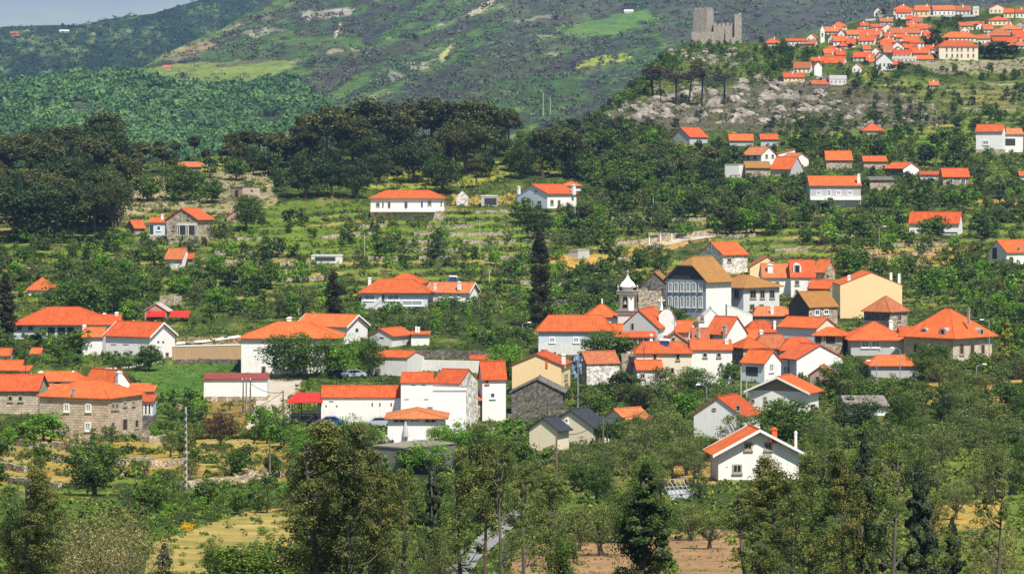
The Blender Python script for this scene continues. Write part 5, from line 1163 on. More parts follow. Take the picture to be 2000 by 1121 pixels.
def car(px, py, rz, paint, label, dD=0):
    D = float(D1(px, py))+dD; r = empty('parked_car', ray(px, py, D), rz); q = MB()
    pr = [(-2.05, .3), (-2.1, .65), (-1.9, .85), (-1.2, .95), (-.6, 1.4), (.7, 1.42), (1.4, .98), (1.95, .85), (2.08, .6), (2.05, .3)]
    q.prism([(x, -.82, z) for x, z in pr], (0, 1.64, 0)); b = q.build('body', M[paint], r); bv = b.modifiers.new('b', 'BEVEL'); bv.width = .07; bv.segments = 2
    g = MB(); g.prism([(-1.08, -.84, .97), (1.25, -.84, .99), (.66, -.84, 1.34), (-.55, -.84, 1.33)], (0, 1.68, 0)); g.build('side_window', M['glass'], r)
    for x in (-1.3, 1.3):
        for y in (-.84, .68): w = MB(); w.tube([(x, y, .31), (x, y+.16, .31)], [.31, .31], 14); w.poly([(x+.31*math.cos(a), y-.001, .31+.31*math.sin(a)) for a in np.linspace(0, 6.28, 14)[:-1]]); w.build('wheel', M['rubber'], r)
    for y in (-.55, .55): h = MB(); h.box((2.0, y-.18, .55), (2.1, y+.18, .7)); h.build('headlight', M['trim'], r)
    tag(r, label, 'car')
car(645, 832, .05, 'carblue', 'blue car parked at the left end of the long plain white house', -5)
car(740, 833, .1, 'carsilver', 'silver car parked in front of the long plain white house', -6)
car(690, 738, .3, 'carsilver', 'silver car in the shade of the round trees', 0)
car(655, 736, .2, 'carblue', 'dark blue car in the shade behind the oak', 0)
def greenhouse():
    D = float(D1(1338, 975)); s = F/D; r = empty('pergola', ray(1338, 978, D), .5); q = MB()
    for k in range(7): x = -1.5+.5*k; q.tube([(x, 0, 0), (x, 2.2, 2.0)], [.05, .05], 5)
    for k in range(4): q.tube([(-1.5, .7*k, .65*k), (1.5, .7*k, .65*k)], [.05, .05], 5)
    q.build('lattice', M['shut'], r); g = MB(); g.slab([(-1.3, .3, .2), (1.3, .3, .2), (1.3, 1.2, 1.0), (-1.3, 1.2, 1.0)], .03); g.build('sheet', M['shut'], r)
    for x in (-1.45, 1.45): q = MB(); q.box((x-.06, 2.15, -1), (x+.06, 2.27, 2)); q.build('post', M['metal'], r)
    tag(r, 'leaning grey lattice frame in the garden left of the foreground villa', 'lattice frame')
greenhouse()
def stairs(px0, y0, px1, y1, label, D):
    a, b = ray(px0, y0, D), ray(px1, y1, D-.8); r = empty('outside_stair', a); v = b-a; n = 9; q = MB()
    for k in range(n):
        p = v*(k/n); p2 = v*((k+1)/n); q.hexa([(p[0], p[1]-.4, -2), (p2[0], p2[1]-.4, -2), (p2[0], p2[1]+.7, -2), (p[0], p[1]+.7, -2), (p[0], p[1]-.4, p2[2]), (p2[0], p2[1]-.4, p2[2]), (p2[0], p2[1]+.7, p2[2]), (p[0], p[1]+.7, p2[2])])
    q.build('steps', W['white'], r); h = MB(); h.hexa([(0, -.5, .1), (v[0], v[1]-.5, v[2]+.1), (v[0], v[1]-.42, v[2]+.1), (0, -.42, .1), (0, -.5, 1.0), (v[0], v[1]-.5, v[2]+1.0), (v[0], v[1]-.42, v[2]+1.0), (0, -.42, 1.0)]); h.build('parapet', W['white'], r)
    tag(r, label, 'stair')
stairs(1602, 405, 1624, 388, 'white outside stair rising to the balcony of the orange roofed house', float(D1(1681, 405))-1.2)
stairs(727, 602, 745, 588, 'pale outside stair up to the verandah of the layered roof house', float(D1(835, 602))-1.2)
def balcony(x0, x1, y0, y1, yb, label, d=1.1):
    D = float(D1(x1, yb)); s = F/D; r = empty('balcony', ray((x0+x1)/2, y1, D)); w = (x1-x0)/2/s; h = (y1-y0)/s
    q = MB(); q.box((-w, -d, -.12), (w, -.02, .05)); q.build('slab', W['white'], r); q = MB(); q.box((-w, -d, .05), (w, -d+.12, h)); q.build('parapet', W['white'], r); tag(r, label, 'balcony')
balcony(1582, 1681, 383, 390, 405, 'white parapet balcony along the front of the house with outside stair')
balcony(724, 850, 410, 413, 428, 'thin white balcony slab on the front of the long villa on stone piers', 1.6)
# dormers of the manor, boulders
def dormer(px, py, D, rz, w, h, label):
    r = empty('dormer', ray(px, py, D), rz); q = MB(); pts = [(-w/2, -h/2)]+[(w/2*math.cos(a), h*.1+h*.4*math.sin(a)) for a in np.linspace(0, math.pi, 8)][::-1]+[(w/2, -h/2)]
    q.prism([(x, 0, z) for x, z in pts][::-1], (0, 3.0, 0)); q.build('wall', M['trim' if 'tall' in label else 'gstone'], r); add_window(r, 'g', (0, -.01, -.02), (1, 0, 0), (0, -1, 0), w*.66, h*.72, True); tag(r, label, 'dormer')
Dm = float(D1(1862, 708))
dormer(1804, 648, Dm+4.9, -math.radians(44), 1.5, 1.4, 'round topped dormer, left one of two on the shaded side of the granite manor roof')
dormer(1841, 648, Dm+1.7, -math.radians(44), 1.5, 1.4, 'round topped dormer, right one of two on the shaded side of the granite manor roof')
dormer(1557, 526, float(D1(1592, 580))+1.2, 0, 1.7, 2.6, 'tall white framed dormer with dark window on the steep orange roof')
dormer(1917, 648, Dm+5.6, math.radians(46), 1.5, 1.4, 'round topped dormer on the sunlit side of the granite manor roof')
ROCKV = []
for sd in range(6):
    import bmesh
    bm = bmesh.new(); bmesh.ops.create_icosphere(bm, subdivisions=3, radius=1); rr = np.random.RandomState(sd)
    pl = [(rr.normal(size=3), rr.uniform(.5, .88)) for _ in range(16)]
    for v in bm.verts:
        c = np.array(v.co)
        for n_, d_ in pl:
            n_ = n_/np.linalg.norm(n_); k = c@n_
            if k > d_: c = c-n_*(k-d_)*.85
        c = c*(1+.10*(fbm(c[0]*2+sd*9, c[1]*2+c[2]*1.7, sd, 3)-.5)); v.co = c*np.array((1, .8, .72))
    me = bpy.data.meshes.new('boulder'); bm.to_mesh(me); bm.free(); me.materials.append(None); ROCKV.append(me)
m, t, b, o = nodes('granite_boulder'); b.inputs['Roughness'].default_value = .95
v = vec(t, 'Object'); n1 = noise(t, v, 1.6, 7, .7); oi = t.nodes.new('ShaderNodeObjectInfo')
k = mix(t, .5, ramp(t, n1, [(.35, (.085, .08, .072)), (.48, (.23, .205, .175)), (.67, (.42, .375, .315))]), ramp(t, oi.outputs['Random'], [(0, (.45, .45, .46)), (1, (1.2, 1.1, 1.0))]), 'MULTIPLY')
t.links.new(k, b.inputs['Base Color']); bump(t, b, n1, .8, .12)
for me in ROCKV: me.materials[0] = m
def rocks():
    rs = random.Random(5); n = 0
    zones = [([(1190, 205), (1290, 175), (1400, 160), (1440, 150), (1620, 150), (1640, 200), (1560, 250), (1440, 245), (1300, 240), (1160, 245)], 250, (11, 60)), ([(1600, 200), (1840, 205), (1860, 240), (1620, 262)], 75, (10, 38)), ([(1310, 100), (1460, 88), (1480, 130), (1330, 125)], 95, (8, 30)),
             ([(330, 360), (520, 335), (540, 370), (480, 400), (340, 400)], 40, (6, 20)), ([(600, 405), (700, 415), (860, 430), (880, 415), (860, 440), (620, 432)], 10, (6, 13)), ([(230, 400), (300, 385), (300, 430), (240, 435)], 8, (5, 12))]
    where = ['on the burnt slope', 'on the right end of the burnt slope', 'just below the castle', 'on the bare rocky slope behind the stone hillside house', 'by the long villa on stone piers', 'above the low stone hut']
    out = []; small = []
    for zi, (poly, cnt, (a, b_)) in enumerate(zones):
        xs, ys = [p[0] for p in poly], [p[1] for p in poly]; t_ = 0; c = 0
        while c < cnt and t_ < 9000:
            t_ += 1; x, y = rs.uniform(min(xs), max(xs)), rs.uniform(min(ys), max(ys))
            if not inpoly(x, y, poly): continue
            wpx = a+(b_-a)*rs.random()**2.6; c += 1
            out.append((x, y, wpx, zi))
    out.sort(key=lambda q: -q[2]); out = out
    from collections import defaultdict
    big = out[:230]; cells = defaultdict(list)
    names = ['huge', 'large', 'medium sized', 'small']
    for x, y, w, zi in big:
        cells[(zi, round(x/60), 0 if y < 200 else 1)].append((x, y, w))
    for (zi, cx_, cy_), l in cells.items():
        l.sort()
        for j, (x, y, w) in enumerate(l):
            D = float(D1(x, y)); r_ = w/2*D/F; ob = bpy.data.objects.new('boulder', rs.choice(ROCKV)); COL.objects.link(ob)
            ob.location = ray(x, y, D)+np.array((0, 0, -r_*.1)); ob.rotation_euler = (rs.uniform(-.6, .6), rs.uniform(-.6, .6), rs.uniform(0, 6.3)); q = rs.uniform(.6, 1.0); ob.scale = (r_*rs.uniform(.8, 1.25), r_*.9, r_*q)
            sz = names[0] if w > 32 else names[1] if w > 22 else names[2] if w > 14 else names[3]
            BOULD.append((ob, x, y, sz+' pale granite boulder', where[zi]))
    # the rest is loose stone
    V = []
    for x, y, w, zi in out[230:]:
        D = float(D1(x, y)); r_ = w/2*D/F; me = rs.choice(ROCKV); co = np.array([v.co for v in me.vertices]); fs = [tuple(p.vertices) for p in me.polygons]
        A = rs.uniform(0, 6.3); Rm = np.array([[math.cos(A), -math.sin(A), 0], [math.sin(A), math.cos(A), 0], [0, 0, 1]]); co = co@Rm.T*r_+ray(x, y, D)
        V.append(co[np.array(fs)])
    for zi, (poly, cnt, _) in enumerate(zones):
        xs, ys = [p[0] for p in poly], [p[1] for p in poly]
        for _ in range(cnt*5):
            x, y = rs.uniform(min(xs), max(xs)), rs.uniform(min(ys), max(ys))
            if not inpoly(x, y, poly): continue
            D = float(D1(x, y)); r_ = rs.uniform(1.2, 3.6)/2*D/F; me = rs.choice(ROCKL); co = np.array([v.co for v in me.vertices])*r_*rs.uniform(.8, 1.3)+ray(x, y, D); V.append(co[np.array([tuple(p.vertices) for p in me.polygons])])
    me = quads_mesh('loose_stones', np.concatenate(V), m, nper=3); tag(link('loose_stones', me), 'small pale granite stones scattered over the burnt slope and bare patches', 'stones', kind='stuff')
for i_, x_ in enumerate((1268, 1290, 1312, 1334, 1392, 1403)):
    pole(x_, (462, 459, 456, 453, 450, 446)[i_], (478, 474, 470, 467, 462, 460)[i_], 'lamp', ('first', 'second', 'third', 'fourth', 'fifth', 'sixth')[i_]+' white stone post from the left beside the track above the village', r=.16)
TWALL = []
def terrace_walls():
    rr = random.Random(31)
    spots = [(x, y) for y in (418, 432, 447, 462, 478, 494, 512, 530, 548) for x in range(60, 1960, 95)]+[(x, y) for y in (872, 895, 918, 940) for x in range(10, 560, 90)]+[(x, y) for y in (170, 190, 215, 240, 262) for x in range(1700, 1990, 80)]
    rr.shuffle(spots); n = 0
    for x, y in spots:
        if n >= 64: break
        x += rr.uniform(-30, 30); L_ = rr.uniform(45, 110); pts = []
        t0 = math.floor(float(terr_phase(x, y)[0]))+.56
        for k in range(7):
            xx = x+L_*k/6; ys = np.linspace(y-30, y+30, 241); tt, P_ = terr_phase(np.full(241, xx), ys); i = int(np.argmin(abs(tt-t0))); pts.append((xx, float(ys[i]))); Pp = float(P_[i])
        if any(p[0] > c[0]-3 and p[0] < c[1]+3 and p[1] > c[2]-2 and p[1] < c[3]+9 for p in pts for c in CLEAR): continue
        if float(terr_amt(*pts[0])) < .6 or float(terr_amt(*pts[-1])) < .6: continue
        if any(abs(pts[0][0]-q[0]) < 80 and abs(pts[0][1]-q[1]) < 9 for q in [(w[1], w[2]) for w in TWALL]): continue
        o = stone_wall(pts, Pp*.5, None, 'rubble', .5, -.35); TWALL.append((o, pts[0][0], pts[0][1], 'dry stone terrace wall', '')); n += 1
terrace_walls()
BOULD = []
ROCKL = []
for sd in range(3):
    bm = bmesh.new(); bmesh.ops.create_icosphere(bm, subdivisions=1, radius=1)
    for v in bm.verts: v.co = v.co*random.Random(sd*99+v.index).uniform(.75, 1.15)
    me = bpy.data.meshes.new('pebble'); bm.to_mesh(me); bm.free(); ROCKL.append(me)
rocks()
# ------------------------------------------------------------------ trees (heights normalised to 1, origin at the foot)
def leaves(rs, C, rad, nl, size, up=.35, flat=.8, tint_c=None):
    """C (k,3) clump centres, rad (k,), nl leaves per clump -> quads on and in the clump shells."""
    k = len(C); idx = np.repeat(np.arange(k), nl); n = len(idx)
    d = rs.normal(size=(n, 3)); d /= np.linalg.norm(d, axis=1, keepdims=True)
    rr = rad[idx]*(.55+.5*rs.rand(n)**.6); p = C[idx]+d*rr[:, None]*np.array((1, 1, flat))
    nrm = d*.7+rs.normal(size=(n, 3))*.55+np.array((0, 0, up)); nrm /= np.linalg.norm(nrm, axis=1, keepdims=True)
    t = np.cross(nrm, rs.normal(size=(n, 3))); t /= np.linalg.norm(t, axis=1, keepdims=True); b = np.cross(nrm, t)
    s = size*(.6+.8*rs.rand(n))[:, None]; asp = (.6+.3*rs.rand(n))[:, None]
    V = np.stack([p-t*s*.5, p-b*s*asp*.5, p+t*s*.5, p+b*s*asp*.5], 1)
    tc = rs.rand(k) if tint_c is None else tint_c
    tint = np.clip(.5*tc[idx]+.5*rs.rand(n)+.10*(d[:, 2]), 0, 1)
    return V, tint
def crown_pts(rs, kind, n):
    P = []; Rd = []
    if kind == 'oak': c, e = (0, 0, .55), (.40, .40, .40)
    elif kind == 'olive': c, e = (0, 0, .58), (.48, .48, .37)
    elif kind == 'bush': c, e = (0, 0, .45), (.55, .55, .45)
    elif kind == 'pine': c, e = (0, 0, .74), (.30, .30, .24)
    elif kind == 'stone_pine': c, e = (0, 0, .70), (.58, .58, .26)
    elif kind == 'euc': c, e = (0, 0, .58), (.19, .19, .40)
    elif kind == 'cyp': c, e = (0, 0, .5), (.10, .10, .5)
    elif kind == 'cone': c, e = (0, 0, .5), (.24, .24, .5)
    else: c, e = (0, 0, .6), (.35, .35, .35)
    ctr = np.array(c)
    lob = [ctr+np.array(e)*rs.uniform(-.5, .5, 3) for _ in range(6)]
    while len(P) < n:
        d = rs.normal(size=3); d /= np.linalg.norm(d); r = rs.rand()**.4
        p = np.array(e)*d*r
        if kind in ('cyp', 'cone'):
            z = rs.rand()**.85; w = np.interp(z, [0, .06, .3, .7, .92, 1], [.45, .8, 1, .78, .38, .05] if kind == 'cyp' else [.7, 1, .85, .45, .15, .0]); a = rs.uniform(0, 6.283); q = rs.rand()**.5*w*e[0]*(.85+.3*rs.rand())
            p = np.array((q*math.cos(a), q*math.sin(a), .02+z*.97)); P.append(p); Rd.append((.034 if kind == 'cyp' else .045)*(.5+w*.7)); continue
        if kind == 'euc':
            z = rs.rand()**.8; w = np.interp(z, [0, .2, .5, .8, 1], [.6, 1, .95, .6, .15]); a = rs.uniform(0, 6.283); q = rs.rand()**.6*w*.19
            p = np.array((q*math.cos(a)+.05*math.sin(z*7), q*math.sin(a), .16+z*.82)); P.append(p); Rd.append(.036*(.6+.9*rs.rand())); continue
        if kind in ('stone_pine', 'pine') and p[2] < -e[2]*.35 and rs.rand() < .8: continue
        if kind == 'bush' and p[2] < -e[2]*.8: continue
        P.append(ctr+p); Rd.append({'oak': .13, 'olive': .13, 'bush': .16, 'pine': .085, 'stone_pine': .13}.get(kind, .12)*(.6+.8*rs.rand()))
    return np.array(P), np.array(Rd)
def skeleton(rs, kind, P, bark, nb):
    q = MB()
    if kind == 'cyp': q.tube([(0, 0, -.03), (0, 0, .3), (0, 0, .8)], [.022, .018, .006], 6); return q
    hb = {'oak': .3, 'olive': .22, 'bush': .08, 'pine': .55, 'stone_pine': .38, 'euc': .3, 'cone': .1}.get(kind, .3)
    lean = rs.uniform(-.04, .04, 2); top = {'pine': .85, 'euc': .9, 'cone': .92}.get(kind, .62); r0 = {'olive': .045, 'bush': .02, 'stone_pine': .04, 'euc': .016, 'pine': .022}.get(kind, .03)
    tr = [np.array((0, 0, -.04)), np.array((lean[0]*.6, lean[1]*.6, hb*.5)), np.array((lean[0], lean[1], hb)), np.array((lean[0]*1.8, lean[1]*1.8, top))]
    q.tube(tr, [r0*1.25, r0, r0*.8, r0*.25], 7)
    sel = P[rs.permutation(len(P))[:nb]]
    for p in sel:
        z0 = max(hb*.55, min(p[2]-.08-.25*math.hypot(p[0], p[1]), top*.95)) if kind in ('pine', 'euc', 'cone') else hb*(.75+.3*rs.rand())
        t_ = np.clip((z0-hb)/(top-hb), 0, 1); s0 = tr[2]*(1-t_)+tr[3]*t_; s0[2] = z0
        m = (s0+p)/2+np.array((0, 0, -.03))+rs.normal(size=3)*.015; q.tube([s0, m, p], [r0*.42, r0*.26, r0*.08], 5, cap=False)
    return q
SPEC = {   # crown kind, leaf material, bark, clumps, leaf size factor, flat
 'oak': ('oak', 'oak', 'bark', 60), 'green': ('oak', 'bright', 'bark', 46), 'olive': ('olive', 'olive', 'gbark', 44), 'pine': ('pine', 'pine', 'bark', 60), 'stone_pine': ('stone_pine', 'pine', 'bark', 70),
 'cypress': ('cyp', 'cyp', 'bark', 150), 'euc': ('euc', 'euc', 'gbark', 150), 'wisp': ('euc', 'wisp', 'gbark', 75), 'bluetree': ('cone', 'blue', 'gbark', 110), 'bush': ('bush', 'oak', 'bark', 26), 'gbush': ('bush', 'bright', 'bark', 26), 'obush': ('bush', 'olive', 'gbark', 26), 'gold': ('cone', 'gold', 'bark', 90),
 'plum': ('oak', 'plum', 'bark', 44), 'burnt': ('pine', 'burnt', 'burnt', 26), 'bloom': ('bush', 'bloom', 'gbark', 60), 'broom': ('bush', 'yellow', 'bark', 20), 'dpine': ('cone', 'darkoak', 'bark', 90), 'darkoak': ('oak', 'darkoak', 'bark', 60)}
KINDNAME = {'oak': ('leafy_tree', 'dark green leafy tree', 'tree'), 'green': ('leafy_tree', 'bright green leafy tree', 'tree'), 'olive': ('olive_tree', 'grey green olive tree', 'olive tree'), 'pine': ('pine_tree', 'dark olive coloured pine', 'pine tree'), 'stone_pine': ('umbrella_pine', 'spreading umbrella pine', 'pine tree'),
 'cypress': ('cypress_tree', 'dark column cypress', 'cypress'), 'euc': ('eucalyptus_tree', 'slender brownish eucalyptus', 'tree'), 'wisp': ('slender_tree', 'airy pale olive slender tree', 'tree'), 'bluetree': ('conifer_tree', 'blue green pointed conifer', 'conifer'), 'bush': ('bush', 'dark green bush', 'bush'), 'gbush': ('bush', 'bright green bush', 'bush'), 'obush': ('bush', 'grey green bush', 'bush'),
 'gold': ('conifer_tree', 'golden green cone shaped conifer', 'conifer'), 'plum': ('plum_tree', 'purple brown leaved tree', 'tree'), 'burnt': ('burnt_pine', 'thin scorched pine with black trunk', 'pine tree'), 'bloom': ('seeding_shrub', 'tall shrub with cream seed heads', 'shrub'), 'broom': ('broom_bush', 'yellow flowering bush', 'bush'), 'dpine': ('pine_tree', 'dark pointed pine', 'pine tree'), 'darkoak': ('evergreen_tree', 'very dark evergreen tree', 'tree')}
PROTO = {}
def proto(sp, lod, var):
    key = (sp, lod, var)
    if key in PROTO: return PROTO[key]
    kind, lm_, bk, nc = SPEC[sp]; import zlib; rs = np.random.RandomState((zlib.crc32((sp+str(var)).encode()) & 0xffff)+lod)
    size = {0: .020, 1: .034, 2: .062, 3: .115}[lod]; nl = {0: 210, 1: 95, 2: 40, 3: 13}[lod]
    if kind in ('cyp',): size *= .55; nl = int(nl*1.1)
    if kind in ('euc',): size *= .52; nl = int(nl*(.62 if sp == 'euc' else .55))
    if kind in ('olive',): size *= .8
    if sp == 'burnt': nl = int(nl*.45)
    if sp == 'bloom': nl = int(nl*.35)
    nc2 = nc if lod < 3 else max(12, nc//2)
    P, Rd = crown_pts(rs, kind, nc2); V, tint = leaves(rs, P, Rd, nl, size, up=.5, flat=.75)
    cm = quads_mesh(sp+'_crown', V.astype(np.float32), L[lm_], tint)
    nb = {0: 26, 1: 14, 2: 6, 3: 0}[lod]
    tm = skeleton(rs, kind, P, bk, nb).mesh(sp+'_trunk', M[bk]) if lod < 3 else None
    PROTO[key] = (tm, cm); return PROTO[key]
TREES = []      # collected, then named
def put_tree(sp, px, yb, hpx, wf=1.0, label=None, D=None, P0=None, clear=True, group=None):
    if P0 is None: D = float(D1(px, yb)) if D is None else D; P0 = ray(px, yb, D)
    else: D = float(P0[1])
    TREES.append(dict(sp=sp, px=px, yb=yb, h=hpx, D=D, P=P0, wf=wf, label=label, s=hpx*D/F, group=group))
SP_W = {'oak': .8, 'green': .8, 'olive': 1.0, 'pine': .62, 'stone_pine': 1.2, 'cypress': .2, 'euc': .38, 'wisp': .40, 'bluetree': .48, 'bush': 1.2, 'gbush': 1.2, 'obush': 1.2, 'gold': .48, 'plum': .8, 'burnt': .5, 'bloom': 1.1, 'broom': 1.1, 'dpine': .5, 'darkoak': .8}
def hand(sp, px, yb, yt, wpx, label, D=None):
    h = yb-yt; put_tree(sp, px, yb, h, wpx/(SP_W[sp]*h), label, D)
# named trees: species, x, foot, top, width, label
hand('cypress', 652, 660, 528, 34, 'brownish column cypress cutting across the white house roof, centre left')
hand('cypress', 1055, 642, 452, 42, 'very tall dark cypress left of the parish building')
hand('cypress', 10, 672, 535, 36, 'dark cypress column at the left picture edge')
hand('gold', 1966, 703, 618, 36, None)
hand('oak', 572, 738, 644, 125, 'broad leafy oak in front of the large white house')
hand('oak', 640, 738, 655, 70, 'left round shade tree beside the broad oak')
hand('green', 675, 738, 650, 75, 'brighter round shade tree at the right of the broad oak')
hand('oak', 722, 735, 652, 55, 'smaller shade tree left of the weathered white shed')
hand('stone_pine', 912, 340, 236, 138, 'huge umbrella pine with visible forked trunk on the pine hill')
for i, (sp, x, b, t, w) in enumerate([('pine', 640, 345, 208, 90), ('pine', 722, 330, 193, 120), ('pine', 690, 338, 230, 80), ('pine', 845, 322, 192, 125), ('pine', 795, 325, 205, 90), ('pine', 930, 318, 192, 95), ('pine', 885, 322, 205, 80), ('pine', 993, 310, 213, 58), ('pine', 610, 330, 240, 60), ('pine', 760, 335, 215, 80),
      ('darkoak', 862, 378, 300, 80), ('darkoak', 595, 388, 300, 90), ('darkoak', 650, 384, 290, 70), ('oak', 352, 392, 318, 78), ('oak', 482, 448, 375, 62), ('darkoak', 695, 388, 310, 60), ('pine', 130, 345, 244, 70), ('pine', 60, 352, 265, 70), ('darkoak', 40, 470, 340, 150), ('pine', 180, 385, 268, 90), ('darkoak', 190, 450, 335, 110), ('darkoak', 110, 475, 350, 110), ('pine', 20, 372, 275, 90), ('pine', 100, 380, 270, 90), ('stone_pine', 222, 470, 350, 90), ('pine', 1110, 350, 255, 60), ('pine', 1060, 345, 250, 60),
      ('oak', 185, 968, 862, 118), ('plum', 432, 872, 798, 64), ('green', 85, 862, 800, 78), ('oak', 150, 640, 528, 130), ('oak', 225, 625, 525, 110), ('bush', 1155, 700, 645, 70), ('darkoak', 1220, 782, 722, 60), ('oak', 1355, 775, 712, 75), ('olive', 1290, 768, 712, 60), ('oak', 1425, 750, 700, 40), ('stone_pine', 1240, 830, 745, 80), ('green', 1165, 800, 762, 34), ('green', 990, 740, 665, 80), ('oak', 1822, 470, 420, 62), ('oak', 1665, 540, 482, 60), ('green', 1755, 540, 500, 40),
      ('oak', 1530, 880, 770, 120), ('olive', 1450, 890, 800, 110), ('darkoak', 1680, 850, 770, 100), ('oak', 1640, 770, 700, 70), ('oak', 1820, 745, 665, 90), ('oak', 1893, 755, 706, 60), ('green', 1000, 860, 815, 55), ('green', 895, 900, 815, 70), ('oak', 935, 920, 835, 90), ('green', 860, 885, 820, 50), ('green', 705, 872, 818, 40), ('green', 740, 880, 835, 30), ('green', 830, 925, 855, 90), ('darkoak', 1050, 470, 400, 60), ('oak', 1020, 440, 385, 50), ('oak', 290, 725, 672, 50), ('olive', 252, 712, 680, 34), ('oak', 150, 690, 640, 70), ('oak', 75, 680, 640, 50), ('olive', 410, 470, 430, 40)]):
    hand(sp, x, b, t, w, None)
for i, x in enumerate([1320, 1370, 1415, 1345, 1290, 1275]):      # pines among the boulders
    hand('burnt', x, [205, 208, 204, 200, 190, 186][i], [132, 122, 136, 140, 130, 128][i], 44, None)
# trees of the near slope, feet below the frame
FG = [('euc', 640, 1210, 822, 190), ('euc', 690, 1215, 830, 130), ('euc', 600, 1190, 880, 120), ('euc', 735, 1210, 880, 110), ('dpine', 665, 1190, 835, 150), ('bluetree', 845, 1165, 900, 66), ('bluetree', 740, 1190, 905, 60), ('wisp', 905, 1180, 872, 120), ('wisp', 985, 1190, 856, 100), ('pine', 945, 1170, 868, 90), ('wisp', 1025, 1185, 905, 100), ('wisp', 1075, 1175, 935, 120), ('dpine', 1262, 1160, 905, 150), ('oak', 1258, 1155, 920, 120), ('euc', 1500, 1180, 890, 130), ('wisp', 1465, 1165, 940, 110), ('wisp', 1575, 1195, 880, 130), ('euc', 1640, 1200, 875, 110), ('bluetree', 1690, 1190, 840, 90), ('wisp', 1735, 1200, 860, 120), ('bluetree', 1795, 1190, 900, 95), ('wisp', 1830, 1175, 960, 90), ('bluetree', 1860, 1170, 1010, 60), ('wisp', 1540, 1200, 920, 100), ('euc', 75, 1200, 915, 120), ('darkoak', 60, 1190, 935, 110), ('euc', 25, 1185, 1000, 90), ('bloom', 190, 1170, 975, 190), ('bloom', 255, 1180, 985, 170), ('bloom', 130, 1180, 1030, 120), ('wisp', 1940, 1190, 880, 90), ('bloom', 1940, 1180, 1000, 140), ('wisp', 790, 1180, 915, 100), ('olive', 850, 1190, 1030, 100), ('oak', 500, 1165, 1040, 170), ('oak', 560, 1170, 1050, 120), ('olive', 1130, 1075, 985, 90), ('olive', 1175, 1085, 975, 120), ('olive', 1385, 1072, 990, 90), ('olive', 1350, 1055, 975, 90), ('olive', 1090, 1085, 985, 100), ('olive', 1215, 1060, 980, 80), ('gbush', 1300, 1160, 1060, 80), ('oak', 1100, 1180, 1040, 60), ('olive', 1865, 1015, 935, 80), ('olive', 1935, 985, 862, 90), ('bluetree', 320, 1160, 1060, 50), ('olive', 1550, 1010, 930, 80), ('oak', 420, 1130, 1060, 50)]
for sp, x, b, t, w in FG: hand(sp, x, b, t, w, None)
